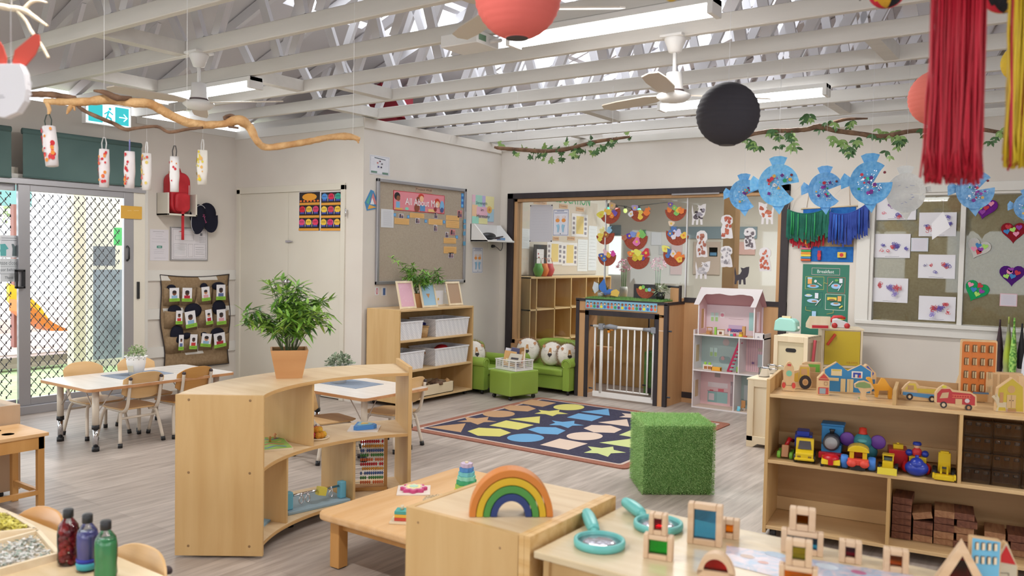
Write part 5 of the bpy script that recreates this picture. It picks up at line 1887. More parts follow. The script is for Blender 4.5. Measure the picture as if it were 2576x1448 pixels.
def flowerpot(loc, r0, r1, h, label, bush, lm, n, seed, lace=True, leaf=0.016):
	rs = random.Random(seed)
	t = thing('flower_pot', label, 'potted plant', loc)
	b = B()
	prof = [(r0, 0), (r1 * 0.96, h * 0.62), (r1 * 0.965, h * 0.66), (r1, h * 0.98)]
	n_ = 36
	b.lathe(prof + [(r1 * 0.95, h * 0.98), (r0 * 0.9, 0.01)], WHITEP, n_)
	if lace:
		for k in range(12):
			a = 2 * PI * k / 12
			b.ball((r1 * math.cos(a), r1 * math.sin(a), h * 0.97), (r1 * 0.2, r1 * 0.2, h * 0.05), WHITEP, 8, 6)
			a += PI / 12
			b.ball((r1 * 0.985 * math.cos(a), r1 * 0.985 * math.sin(a), h * 0.84), (r1 * 0.06, r1 * 0.06, h * 0.03), '#a8a49c', 6, 4)
	b.build('pot', t)
	if lace:
		b = B()
		vs = []
		for k in range(7):
			a = rad(-95 + 8 * k)
			vs += [((r0 + (r1 - r0) * 0.3) * 1.02 * math.cos(a), (r0 + (r1 - r0) * 0.3) * 1.02 * math.sin(a), h * 0.18), ((r1 * 0.96) * 1.01 * math.cos(a), (r1 * 0.96) * 1.01 * math.sin(a), h * 0.52)]
		b.add(vs, [(2 * k, 2 * k + 2, 2 * k + 3, 2 * k + 1) for k in range(6)], '#d8d0b8')
		b.build('paper_label', t)
	b = B()
	for k in range(n):
		d = Vector((rs.gauss(0, 1), rs.gauss(0, 1), abs(rs.gauss(0, 1)) + 0.15)).normalized()
		p = Vector((0, 0, h * 0.9)) + Vector((d.x * bush[0], d.y * bush[0], d.z * bush[1])) * rs.uniform(0.45, 1.0)
		aa = rs.uniform(0, 6.3)
		dd = (d + Vector((math.cos(aa), math.sin(aa), rs.uniform(-.5, .5))) * 0.9).normalized()
		sd = dd.cross(Vector((rs.uniform(-1, 1), rs.uniform(-1, 1), 1))).normalized()
		L = leaf * rs.uniform(0.7, 1.3)
		b.add([tuple(p), tuple(p + dd * L * 0.5 + sd * L * 0.32), tuple(p + dd * L), tuple(p + dd * L * 0.5 - sd * L * 0.32)], [(0, 1, 2, 3)], lm)
	b.build('foliage', t)
	return t
flowerpot((-6.29, 3.66, 0.482), 0.052, 0.075, 0.155, 'white lace-rim pot with a small green bush on the near dining table', (0.085, 0.10), noisy('herb_leaf', '#6a8a50', '#b0c090', (1, 1, 1), 40, 2, 0.6), 420, 3)
flowerpot((-4.80, 4.47, 0.482), 0.052, 0.075, 0.14, 'white pot with a grey-green succulent on the second dining table', (0.105, 0.10), noisy('succulent_leaf', '#5a6a54', '#a0ac90', (1, 1, 1), 30, 2, 0.6), 260, 4, True, 0.032)
# ------------------------------------------------------------------ sofas, ottoman, cushions
def sofa(loc, rz, W, label, D=0.46):
	t = thing('child_sofa', label, 'sofa', loc, rz, 'green vinyl child sofas')
	b = B()
	b.box(0.1, 0.02, 0.05, W - 0.1, D - 0.08, 0.20, GREENV)
	b.build('base', t, 0.012, 3)
	b = B()
	pts = [(0.02, 0.18)] + arc(0.10, 0.44, 0.08, 180, 95, 5) + [(W / 2, 0.56)] + arc(W - 0.10, 0.44, 0.08, 85, 0, 5) + [(W - 0.02, 0.18)]
	if W > 0.7:
		pts = [(0.02, 0.18), (0.02, 0.42), (0.07, 0.50), (0.2, 0.56), (W * 0.5, 0.575), (W - 0.2, 0.56), (W - 0.07, 0.50), (W - 0.02, 0.42), (W - 0.02, 0.18)]
	b.prism(pts, D - 0.14, D, GREENV)
	b.build('backrest', t, 0.03, 4)
	b = B()
	b.box(0.11, 0.0, 0.20, W - 0.11, D - 0.13, 0.275, GREENV)
	b.build('seat_cushion', t, 0.02, 4)
	for x in (0.0, W - 0.12):
		b = B()
		pr = [(x + 0.02, 0.05), (x + 0.10, 0.05), (x + 0.10, 0.30)] + [(px_, pz_) for px_, pz_ in arc(x + 0.06, 0.335, 0.062, -20, 200, 12)] + [(x + 0.02, 0.30)]
		b.prism(pr, -0.01, D - 0.02, GREENV, smooth=False)
		b.tube([(px_, -0.014, pz_) for px_, pz_ in arc(x + 0.06, 0.335, 0.045, -60, 240, 14)], 0.005, GREENV, 6)
		b.build('arm', t, 0.008, 3)
	for x in (0.06, W - 0.06):
		for y in (0.04, D - 0.06):
			b = B()
			b.lathe([(0.014, 0), (0.02, 0.05)], BLACKP, 10, (x, y, 0))
			b.build('leg', t)
	return t
sofa((-5.36, 7.58, 0), 0, 0.80, 'two-seat green vinyl child sofa under the glazed opening')
sofa((-5.33, 6.98 + 0.03, 0), rad(90), 0.56, 'single green vinyl child sofa beside the bookcase, partly hidden by it', 0.50)
CREAMC = noisy('cushion_cream', '#dbd3ca', '#e5ded6', (1, 1, 1), 30, 2, 0.9, 0.2, 120)
MANE = noisy('mane_fringe', '#7a5a44', '#a88668', (1, 1, 1), 60, 2, 0.95, 0.8, 200)
def cushion(loc, rz, tilt, r, label, ry=0):
	t = thing('lion_cushion', label, 'cushion', loc, 0, 'round lion-face cushions', (rad(-tilt), rad(ry), rz))
	b = B()
	n = 28
	b.M = MR(rad(90), 4, 'X')
	b.lathe([(0, -0.055), (r * 0.6, -0.048), (r * 0.9, -0.025), (r, 0), (r * 0.9, 0.025), (r * 0.6, 0.048), (0, 0.055)], CREAMC, n)
	b.build('cushion_body', t)
	b = B()
	vs, fs = [], []
	rs = random.Random(int(loc[0] * 100))
	for i in range(110):
		a = rad(-60 + 300 * i / 109)
		for q in range(2):
			k = len(vs)
			r1 = r * rs.uniform(1.12, 1.26)
			da = 0.03
			y = rs.uniform(-0.015, 0.02)
			vs += [(r * 0.93 * math.cos(a), y, r * 0.93 * math.sin(a)), (r * 0.93 * math.cos(a + da * 1.6), y, r * 0.93 * math.sin(a + da * 1.6)), (r1 * math.cos(a + da + rs.uniform(-.05, .05)), y + rs.uniform(-.01, .01), r1 * math.sin(a + da))]
			fs.append((k, k + 1, k + 2))
	b.add(vs, fs, MANE)
	b.build('mane', t)
	b = B()
	y = -0.052
	b.poly([(-0.022, -0.005), (0.022, -0.005), (0.012, r * 0.42), (-0.010, r * 0.42)][::1], y - 0.002, '#c08a54')
	b.poly([(-0.028, -0.02), (0, -0.05), (0.028, -0.02), (0.022, -0.004), (-0.022, -0.004)], y - 0.003, '#2c2426')
	b.M = Matrix.Identity(4)
	for s in (-1, 1):
		b.poly([(s * r * 0.62 + x, r * 0.55 + z) for x, z in ((-0.02, 0.0), (0.0, -0.024), (0.02, 0.0), (0.01, 0.016), (-0.01, 0.016))], -0.046, '#c08a64')
		b.line([(s * r * 0.25, r * 0.2), (s * r * 0.4, r * 0.14), (s * r * 0.55, r * 0.2)], 0.003, -0.0535, '#9a8a7a')
		for k in range(4):
			b.line([(s * r * 0.4, -r * 0.15 - 0.01 * k), (s * r * 0.62, -r * 0.12 - 0.016 * k)], 0.0018, -0.0525, '#b0a498')
	b.line([(0, -0.05), (0, -0.065), (-0.012, -0.072)], 0.002, -0.0535, '#6a5a54')
	b.build('lion_face', t)
	return t
cushion((-4.95, 7.80, 0.41), rad(8), 14, 0.135, 'lion cushion facing out from the middle of the two-seat sofa')
cushion((-4.74, 7.80, 0.41), rad(55), 10, 0.13, 'lion cushion turned sideways at the right arm of the two-seat sofa')
cushion((-5.30, 7.84, 0.42), rad(20), 12, 0.14, 'lion cushion behind the book basket in the sofa corner')
cushion((-5.60, 7.22, 0.41), rad(70), 14, 0.14, 'lion cushion on the single sofa next to the bookcase')
t = thing('ottoman', 'green vinyl cube footstool on casters in front of the sofas', 'footstool', (-4.985, 7.12, 0), rad(-14))
b = B()
b.box(-0.17, -0.2, 0.045, 0.17, 0.2, 0.30, GREENV)
b.build('stool_body', t, 0.015, 3)
for x in (-0.13, 0.13):
	for y in (-0.16, 0.16):
		b = B()
		b.M = MT((x, y, 0.022)) @ MR(rad(90), 4, 'Y')
		b.lathe([(0, -0.01), (0.021, -0.01), (0.021, 0.01), (0, 0.01)], BLACKP, 12)
		b.M = Matrix.Identity(4)
		b.box(x - 0.01, y - 0.01, 0.036, x + 0.01, y + 0.01, 0.048, CHROME)
		b.build('caster', t)
t = thing('book_basket', 'white slotted plastic basket of picture books on the green footstool', 'basket', (-4.985, 7.12, 0.302), rad(-12))
b = B()
L_, D_, H_ = 0.15, 0.12, 0.11
for s in (-1, 1):
	for q in range(4):
		z = 0.025 + 0.018 * q
		b.box(-L_ + 0.01, s * D_ - 0.003, z, L_ - 0.01, s * D_ + 0.003, z + 0.007, WHITEP)
		b.box(s * L_ - 0.003, -D_ + 0.01, z, s * L_ + 0.003, D_ - 0.01, z + 0.007, WHITEP)
	for x in (-L_, -L_ * 0.33, L_ * 0.33, L_):
		b.box(x - 0.008, s * D_ - 0.004, 0, x + 0.008, s * D_ + 0.004, H_, WHITEP)
	for y in (-D_, 0, D_):
		b.box(s * L_ - 0.004, y - 0.008, 0, s * L_ + 0.004, y + 0.008, H_, WHITEP)
	b.box(-L_, s * D_ - 0.005, 0, L_, s * D_ + 0.005, 0.022, WHITEP)
	b.box(s * L_ - 0.005, -D_, 0, s * L_ + 0.005, D_, 0.022, WHITEP)
b.box(-L_, -D_, 0, L_, D_, 0.005, WHITEP)
b.build('basket_wall', t)
b = B()
b.box(-L_ - 0.012, -D_ - 0.012, H_ - 0.012, L_ + 0.012, -D_, H_, WHITEP)
b.box(-L_ - 0.012, D_, H_ - 0.012, L_ + 0.012, D_ + 0.012, H_, WHITEP)
b.box(-L_ - 0.012, -D_, H_ - 0.012, -L_, D_, H_, WHITEP)
b.box(L_, -D_, H_ - 0.012, L_ + 0.012, D_, H_, WHITEP)
b.build('rim', t, 0.003)
for i, (x, y, w, h, d, rz_, tx, c, lab) in enumerate(((0.03, -0.05, 0.15, 0.10, 0.03, 5, 80, '#b8b0a0', 'grey board book lying across the front of the basket'), (-0.06, -0.02, 0.13, 0.16, 0.02, 20, 18, '#c89a60', 'tan picture book leaning left in the basket'), (-0.09, 0.03, 0.14, 0.18, 0.012, 35, 10, '#d8d4dc', 'white thin book at the left back of the basket'), (-0.02, 0.04, 0.14, 0.19, 0.02, 30, 12, '#4a4a6a', 'dark blue book standing in the basket'), (0.07, 0.03, 0.14, 0.20, 0.018, -30, 12, '#b0824a', 'brown book leaning right in the basket'), (0.10, -0.01, 0.10, 0.17, 0.015, -35, 20, '#d8b890', 'cream and orange book at the right of the basket'))):
	b = B()
	b.box(-w / 2, -d / 2, 0, w / 2, d / 2, h, c)
	b.box(-w / 2 + 0.004, -d / 2 + 0.003, 0.004, w / 2 + 0.001, d / 2 - 0.003, h + 0.001, '#dad4c8')
	b.quad(-w * 0.3, h * 0.25, w * 0.3, h * 0.5, -d / 2 - 0.0006, ['#3a3438', '#e8d8a0', '#7a90c0', '#d8d8e8', '#8a5a34', '#c85a3a'][i])
	solo(b, 'picture_book', lab, 'book', (-4.985 + x, 7.12 + y, 0.33 if i else 0.38), 0, 'picture books in the white basket', rot=(rad(-tx * 0.5), rad(rz_ * 0.3), rad(rz_)))
bowl = B()
# ------------------------------------------------------------------ rug
t = thing('rug', 'dark blue rug of star, circle and hexagon shapes with a brown border', 'rug', (0, 0, 0))
rx0, rx1, ry0, ry1 = -4.76, -2.66, 5.20, 7.28
b = B()
RUGB = noisy('rug_brown', '#8e5f50', '#9a6a5a', (1, 1, 1), 60, 2, 0.95, 0.2, 300, spec=0.05)
RUGN = noisy('rug_navy', '#3e3c4c', '#474556', (1, 1, 1), 60, 2, 0.95, 0.2, 300, spec=0.05)
RUGL = col('#c0aea4', 0.95, spec=0.05)
def rr2(x0, y0, x1, y1, r):
	return rrect(x0, y0, x1, y1, r)
b.prism(rr2(rx0, ry0, rx1, ry1, 0.05), 0.0, 0.008, RUGB, 'z')
b.add([(p[0], p[1], 0.0085) for p in rr2(rx0 + 0.075, ry0 + 0.075, rx1 - 0.075, ry1 - 0.075, 0.03)], [tuple(range(20))], RUGL)
b.add([(p[0], p[1], 0.009) for p in rr2(rx0 + 0.10, ry0 + 0.10, rx1 - 0.10, ry1 - 0.10, 0.02)], [tuple(range(20))], RUGN)
A5 = lambda L: [(1000 + x / 6.437, 940 + y / 6.437) for x, y in L]
A6 = lambda L: [(1380 + x / 6.437, 940 + y / 6.437) for x, y in L]
A7 = lambda L: [(1180 + x / 6.9, 840 + y / 6.9) for x, y in L]
A3 = lambda L: [(1288 + x / 3.005, 966 + y / 3.005) for x, y in L]
EL = lambda cx, cy_, rx, ry: [(cx + rx * math.cos(2 * PI * i / 36), cy_ + ry * math.sin(2 * PI * i / 36)) for i in range(36)]
TAN, YEL, BLU, BEI, GRN = '#b4906e', '#c8c070', '#6a9ac0', '#cdb8a8', '#bcc488'
shapes = [
	(TAN, A5([(490, 878), (1105, 815), (1025, 962)])),
	(TAN, A5([(965, 787), (1125, 762), (1080, 710), (1275, 735), (1475, 712), (1455, 765), (1612, 790), (1400, 797), (1298, 838), (1185, 797)])),
	(TAN, A5(EL(1640, 663, 260, 55))),
	(TAN, A7([(575, 1290), (710, 1250), (1030, 1258), (1162, 1310), (1015, 1358), (705, 1340)])),
	(TAN, A7([(860, 1215), (1085, 1148), (1512, 1208), (1275, 1277)])),
	(YEL, A6(EL(328, 553, 250, 50))),
	(YEL, A7([(1135, 1395), (1250, 1365), (1205, 1332), (1390, 1350), (1570, 1330), (1560, 1365), (1722, 1400), (1530, 1405), (1450, 1440), (1325, 1405)])),
	(YEL, A5([(1132, 945), (1315, 887), (1665, 905), (1838, 970), (1655, 1032), (1300, 1018)])),
	(YEL, [(1230.7, 1072.4), (1273.4, 1059.3), (1343, 1071), (1303, 1083)]),
	(YEL, [(1281, 1056), (1358.5, 1049), (1357, 1067)]),
	(BLU, A6([(295, 720), (485, 652), (885, 705), (700, 780)])),
	(BLU, A6([(520, 628), (968, 580), (990, 690)])),
	(BLU, A6([(5, 843), (110, 808), (50, 770), (225, 793), (420, 775), (415, 822), (575, 848), (385, 855), (315, 893), (190, 850)])),
	(BLU, A3([(118, 350), (190, 330), (330, 333), (405, 358), (345, 388), (215, 382)])),
	(BLU, EL(1322, 1103.5, 46.5, 10.5)),
	(BEI, A6([(800, 800), (1270, 748), (1305, 870)])),
	(BEI, A6([(565, 897), (695, 843), (1005, 853), (1185, 915), (1065, 972), (735, 962)])),
	(BEI, A6(EL(583, 1025, 293, 66))),
	(BEI, A3([(212, 467), (360, 418), (572, 457), (425, 505)])),
	(BEI, A6([(1140, 715), (1240, 688), (1185, 650), (1360, 665), (1540, 655), (1550, 690), (1700, 720), (1520, 728), (1430, 770), (1320, 725)])),
	(GRN, A6([(1140, 1005), (1400, 900), (1750, 985), (1500, 1065)])),
	(GRN, A6([(820, 1130), (1345, 1065), (1370, 1218)])),
	(GRN, A6([(570, 1295), (700, 1250), (635, 1190), (860, 1218), (1045, 1195), (1055, 1248), (1255, 1292), (1010, 1305), (960, 1362), (795, 1305)])),
]
for c, L in shapes:
	P = [at(x, y, 'z', 0.0) for x, y in L]
	ar = sum(P[i].x * P[(i + 1) % len(P)].y - P[(i + 1) % len(P)].x * P[i].y for i in range(len(P)))
	if ar < 0:
		P = P[::-1]
	b.add([(p.x, p.y, 0.0096) for p in P], [tuple(range(len(P)))], col(c, 0.95, spec=0.05))
b.build('rug_pile', t)
# ------------------------------------------------------------------ turf cube
ang = rad(38)
t = thing('turf_cube', 'square stool covered in bright green artificial turf beside the rug', 'stool', (-2.295, 4.72, 0), ang)
S = 0.465
SD = 0.42
b = B()
b.box(0.01, 0.01, 0, S - 0.01, SD - 0.01, 0.445, TURFB)
b.build('cube_core', t, 0.02, 3)
b = B()
rs = random.Random(5)
faces = [('t', 12000), ('f', 15000), ('l', 7000), ('r', 3500), ('b', 1500)]
vs, fs = [], []
for k, n in faces:
	for i in range(n):
		a, c_ = rs.random(), rs.random()
		if k == 't':
			p, nr = Vector((a * S, c_ * SD, 0.44)), Vector((0, 0, 1))
		elif k == 'f':
			p, nr = Vector((a * S, 0.008, c_ * 0.45)), Vector((0, -1, 0.0))
		elif k == 'l':
			p, nr = Vector((0.008, a * SD, c_ * 0.45)), Vector((-1, 0, 0.0))
		elif k == 'r':
			p, nr = Vector((S - 0.008, a * SD, c_ * 0.45)), Vector((1, 0, 0.0))
		else:
			p, nr = Vector((a * S, SD - 0.008, c_ * 0.45)), Vector((0, 1, 0.0))
		d = (nr + Vector((rs.uniform(-1, 1), rs.uniform(-1, 1), rs.uniform(-1, 0.7))) * 0.75).normalized() * rs.uniform(0.012, 0.022)
		if p.z + d.z < 0.001:
			d.z = 0.001 - p.z
		s_ = d.cross(Vector((rs.uniform(-1, 1), rs.uniform(-1, 1), rs.uniform(-1, 1)))).normalized() * 0.0014
		q = len(vs)
		vs += [tuple(p - s_), tuple(p + s_), tuple(p + d)]
		fs.append((q, q + 1, q + 2))
TURF2 = noisy('turf_blades', '#86b468', '#bcdc96', (1, 1, 1), 90, 2, 0.6)
b.add(vs, fs, TURF2)
o = b.build('turf_cover', t)
o['kind'] = 'stuff'
# ------------------------------------------------------------------ curved bookcase
CC = (-2.56, 3.08)
R1, R2, A0, A1 = 0.885, 1.30, 180 - 36.0, 180 + 36.0      # A1 is the near end
def sector(b, r1, r2, a0, a1, z0, z1, mat, edge, n=24):
	P = [(CC[0] + r2 * math.cos(rad(a0 + (a1 - a0) * i / n)), CC[1] + r2 * math.sin(rad(a0 + (a1 - a0) * i / n))) for i in range(n + 1)]
	P += [(CC[0] + r1 * math.cos(rad(a1 - (a1 - a0) * i / n)), CC[1] + r1 * math.sin(rad(a1 - (a1 - a0) * i / n))) for i in range(n + 1)]
	b.prism(P, z0, z1, mat, 'z', edge)
BIRCHT = noisy('birch_lit_top', '#cdb18a', '#dac3a0', (2, 14, 14), 1.5, 4, 0.38, 0.04, 8, dist=0.5)  # lighter copy of the birch, light on flat boards put into the colour
PLYE = noisy('ply_layers', '#b98e58', '#d0aa74', (1, 1, 60), 3, 3, 0.5)
PIV = (CC[0], CC[1], 0)
t = thing('curved_bookcase', 'large quarter-round birch shelving unit, open on both sides, in the left foreground', 'bookcase', (0, 0, 0))
def radial(b, ang_, r1, r2, z0, z1, th, mat):
	b.M = MT((CC[0], CC[1], 0)) @ MR(rad(ang_), 4, 'Z')
	b.box(r1, -th / 2, z0, r2, th / 2, z1, mat)
	b.M = Matrix.Identity(4)
b = B()
radial(b, A1 + 0.5, R1 - 0.005, R2 + 0.005, 0.012, 0.80, 0.019, BIRCH)
b.M = MT((CC[0], CC[1], 0)) @ MR(rad(A1 + 0.5), 4, 'Z')
for x in (R1 + 0.06, R2 - 0.06):
	for z in (0.06, 0.42, 0.775):
		b.M = MT((CC[0], CC[1], 0)) @ MR(rad(A1 + 0.5), 4, 'Z') @ MT((x, 0.0095, z)) @ MR(rad(-90), 4, 'X')
		b.lathe([(0, 0.0012), (0.006, 0.001), (0.007, 0)], '#8a6a44', 10)
b.M = Matrix.Identity(4)
b.build('side_panel', t, 0.002)
b = B()
radial(b, A0 - 0.5, R1 - 0.005, R2 + 0.005, 0.012, 0.835, 0.022, BIRCH)
b.build('side_panel', t, 0.002)
for nm, z in (('bottom_board', 0.055), ('shelf_board', 0.422), ('top_board', 0.782)):
	b = B()
	sector(b, R1, R2, A0, A1, z, z + 0.018, BIRCHT, PLYE)
	b.build(nm, t)
for a_, z0, z1 in ((183.4, 0.44, 0.782), (196.5, 0.073, 0.422), (165.0, 0.073, 0.422)):
	b = B()
	radial(b, a_, R1 + 0.01, R2 - 0.01, z0, z1, 0.015, BIRCH)
	b.build('divider', t, 0.001)
b = B()
for a_ in (A0 + 4, 170, 188, A1 - 4):
	b.lathe([(0.02, 0), (0.02, 0.055)], BLACKP, 12, (CC[0] + (R2 - 0.1) * math.cos(rad(a_)), CC[1] + (R2 - 0.1) * math.sin(rad(a_)), 0))
	b.lathe([(0.02, 0), (0.02, 0.055)], BLACKP, 12, (CC[0] + (R1 + 0.1) * math.cos(rad(a_)), CC[1] + (R1 + 0.1) * math.sin(rad(a_)), 0))
b.build('glide_feet', t)
bamboo((-3.66, 3.03, 0.80), 'big fake bamboo plant in a square wooden pot on the curved bookcase', POTW, 0.96, 44, noisy('bamboo_leaf_bright', '#4e8a26', '#a8cc5c', (1, 1, 1), 7, 2, 0.45), 0.27, 0.44, 11, (0.10, 0.20, 0.42))
# things on its shelves
t = thing('bead_maze_board', 'green wooden path puzzle with pegs on the middle curved shelf', 'toy', (-3.66, 2.86, 0.44), rad(62))
b = B()
b.box(-0.13, -0.15, 0, 0.13, 0.15, 0.012, PINEX)
b.box(-0.125, -0.145, 0.012, 0.125, 0.145, 0.0135, noisy('path_green', '#7aa848', '#93b860', (1, 1, 1), 12))
for k, c in enumerate(('#5a78b8', '#c85a50', '#d8c070', '#6a5aa8')):
	pts = [(-0.1 + 0.2 * i / 8, -0.1 + 0.065 * k + 0.02 * math.sin(i * 1.3 + k), 0.0142) for i in range(9)]
	for p, q in zip(pts[:-1], pts[1:]):
		d = Vector(q) - Vector(p)
		n_ = Vector((-d.y, d.x, 0)).normalized() * 0.006
		b.add([tuple(Vector(p) - n_), tuple(Vector(q) - n_), tuple(Vector(q) + n_), tuple(Vector(p) + n_)], [(0, 1, 2, 3)], c)
b.build('puzzle_board', t)
for x, y, c in ((-0.08, -0.09, '#c89050'), (-0.02, -0.02, '#c85040'), (0.04, 0.03, '#c89050'), (0.08, 0.10, '#e0a070'), (-0.05, 0.06, '#c86048')):
	b = B()
	b.lathe([(0.008, 0.0135), (0.005, 0.03), (0.011, 0.036), (0.0, 0.046)], c, 10, (x, y, 0))
	b.build('peg', t)
t = thing('pompom_tray', 'little round tray of orange and yellow pom-poms on the middle curved shelf', 'tray', (-3.575, 3.165, 0.44))
b = B()
b.lathe([(0.0, 0), (0.062, 0), (0.07, 0.012), (0.064, 0.012), (0.06, 0.005), (0, 0.005)], PINEX, 24)
b.build('tray', t)
for k in range(12):
	cc_ = ['#e8a038', '#e87858', '#d84858', '#f0c048', '#e8904a'][k % 5]
	a_ = k * 2.4
	solo(B().ball((0, 0, 0), 0.019, noisy('pom_' + cc_[1:], cc_, cc_, (1, 1, 1), 90, 2, 0.95, 0.9, 300), 10, 8), 'pompom', {'#e8a038': 'amber', '#e87858': 'salmon', '#d84858': 'red', '#f0c048': 'yellow', '#e8904a': 'orange'}[cc_] + ' pom-pom in the small round tray', 'pom-pom', (-3.575 + 0.035 * math.cos(a_) * (1 if k < 7 else 0.4), 3.165 + 0.035 * math.sin(a_) * (1 if k < 7 else 0.4), 0.464 + (0.028 if k >= 7 else 0)), 0, 'pom-poms in the tray')
b = B()
rs2 = random.Random(9)
for k in range(34):
	d = Vector((rs2.gauss(0, 1), rs2.gauss(0, 1), rs2.gauss(0, 1))).normalized()
	b.tube([(0, 0, 0.035), tuple(Vector((0, 0, 0.035)) + d * 0.034)], [0.005, 0.003], '#3c2a68', 5)
solo(b, 'spiky_ball', 'dark purple spiky ball behind the pom-pom tray', 'ball', (-3.63, 3.20, 0.44))
t = thing('triangle_stacker', 'blue rounded triangle toy on a white square, middle curved shelf', 'toy', (-3.56, 3.52, 0.44), rad(38))
b = B()
b.box(-0.09, -0.09, 0, 0.09, 0.09, 0.006, '#ddd6d0')
b.build('base_board', t)
b = B()
tri_ = [(0.075, 0.0), (0.06, 0.03), (-0.02, 0.075), (-0.05, 0.07), (-0.055, -0.065), (-0.03, -0.075), (0.06, -0.03)]
b.prism(tri_, 0.006, 0.03, '#4a8ad0', 'z')
b.prism([(x * 0.7, y * 0.7) for x, y in tri_], 0.03, 0.034, '#8ac0d8', 'z')
b.prism([(x * 0.35, y * 0.35) for x, y in tri_], 0.034, 0.037, '#e8c878', 'z')
b.build('triangle_layer', t, 0.002)
# lock board
t = thing('lock_board', 'blue-grey latch board with two posts and padlocks on the bottom curved shelf', 'toy', (-3.60, 3.125, 0.073), rad(80))
b = B()
b.box(-0.20, -0.13, 0, 0.20, 0.13, 0.018, '#8aa0ac')
b.build('base_board', t, 0.004)
for x in (-0.17, 0.17):
	b = B()
	b.box(x - 0.02, -0.10, 0.018, x + 0.02, -0.06, 0.115, '#6ab0c8')
	b.build('post', t, 0.006)
b = B()
b.tube([(-0.17, -0.08, 0.09), (0.17, -0.08, 0.09)], 0.007, CHROME, 8)
b.build('steel_bar', t)
for x, c in ((-0.06, CHROME), (0.03, '#d8c850'), (0.09, CHROME), (-0.10, CHROME)):
	b = B()
	if isinstance(c, str):
		b.cbox((x, -0.09, 0.085), (0.05, 0.035, 0.045), c, MR(rad(15), 4, 'Y'))
	else:
		b.tube([(x, -0.095, 0.10)] + [(x + 0.014 * math.cos(a_), -0.095, 0.06 - 0.02 * math.sin(a_)) for a_ in (0, 0.8, 1.57, 2.3, 3.14)] + [(x, -0.095, 0.09)], 0.004, c, 6)
	b.build('latch', t)
# abacus
t = thing('abacus', 'wooden abacus with ten rows of coloured beads on the bottom curved shelf', 'abacus', (-3.655, 3.425, 0.073), rad(46))
W_, H_ = 0.275, 0.335
b = B()
AB = wood('abacus_wood', '#b08048', '#c09258', 'x')
b.box(0, -0.012, 0, 0.02, 0.012, H_, AB)
b.box(W_ - 0.02, -0.012, 0, W_, 0.012, H_, AB)
b.box(0, -0.012, H_ - 0.02, W_, 0.012, H_, AB)
b.box(0, -0.04, 0, W_, 0.04, 0.022, AB)
b.build('abacus_frame', t, 0.002)
rows = ['#c82030', '#e0a030', '#4a68a8', '#4a9048', '#e07848', '#c82030', '#e0a030', '#4a68a8', '#4a9048', '#e07848']
for k, c in enumerate(rows):
	z = H_ - 0.045 - k * 0.0275
	b = B()
	b.tube([(0.02, 0, z), (W_ - 0.02, 0, z)], 0.0012, '#77706a', 5)
	b.build('wire', t)
	x = W_ - 0.03
	for q in range(10):
		b = B()
		b.ball((x, 0, z), (0.0062, 0.0105, 0.0105), c, 10, 8)
		b.build('bead', t)
		x -= 0.0128 if (q * 7 + k * 3) % 11 else 0.024
b = B()
b.box(-0.07, -0.10, 0, 0.07, 0.10, 0.010, '#8ab0c8')
b.add([(-0.02, -0.02, 0.0105), (0.03, -0.03, 0.0105), (0.03, 0.03, 0.0105), (-0.01, 0.04, 0.0105)], [(0, 1, 2, 3)], '#dce4ea')
solo(b, 'board_book', 'pale blue board book lying on the bottom curved shelf at the near end', 'book', (-3.56, 2.74, 0.073), rad(30))
# ------------------------------------------------------------------ low beech table
t = thing('low_table', 'low beech table with rounded edges in the foreground', 'table', (-2.98, 2.63, 0))
W_, L_ = 0.72, 1.07
b = B()
b.prism(rrect(0, 0, W_, L_, 0.05), 0.232, 0.272, OAK, 'z')
b.build('tabletop', t, 0.014, 4)
b = B()
for q in ((0.09, 0.07, W_ - 0.09, 0.09), (0.09, L_ - 0.09, W_ - 0.09, L_ - 0.07), (0.07, 0.09, 0.09, L_ - 0.09), (W_ - 0.09, 0.09, W_ - 0.07, L_ - 0.09)):
	b.box(q[0], q[1], 0.185, q[2], q[3], 0.232, OAKZ)
b.build('apron', t)
for x in (0.055, W_ - 0.115):
	for y in (0.045, L_ - 0.105):
		b = B()
		b.box(x, y, 0.004, x + 0.06, y + 0.06, 0.232, OAKZ)
		lg = b.build('leg', t, 0.004)
		b = B()
		b.box(x + 0.006, y + 0.006, 0, x + 0.054, y + 0.054, 0.004, BLACKP)
		b.build('floor_glide', lg)
TZ = 0.272
# flower puzzle
t = thing('flower_puzzle', 'pink and yellow star-flower puzzle on a white tile on the low table', 'toy', (-2.84, 3.17, TZ), rad(40))
b = B()
b.box(-0.085, -0.085, 0, 0.085, 0.085, 0.006, '#e0d4c8')
b.build('base_tile', t)
for rr_, c, z in ((0.062, '#c84880', 0.006), (0.05, '#e0b0c0', 0.022), (0.04, '#e8e0a0', 0.0235), (0.022, '#b8d8c8', 0.025)):
	b = B()
	b.prism([(rr_ * (1 + 0.13 * math.cos(8 * a_)) * math.cos(a_), rr_ * (1 + 0.13 * math.cos(8 * a_)) * math.sin(a_)) for a_ in [2 * PI * i / 64 for i in range(64)]], 0.006, z + 0.0025 if z > 0.006 else 0.021, c, 'z')
	b.build('puzzle_layer', t)
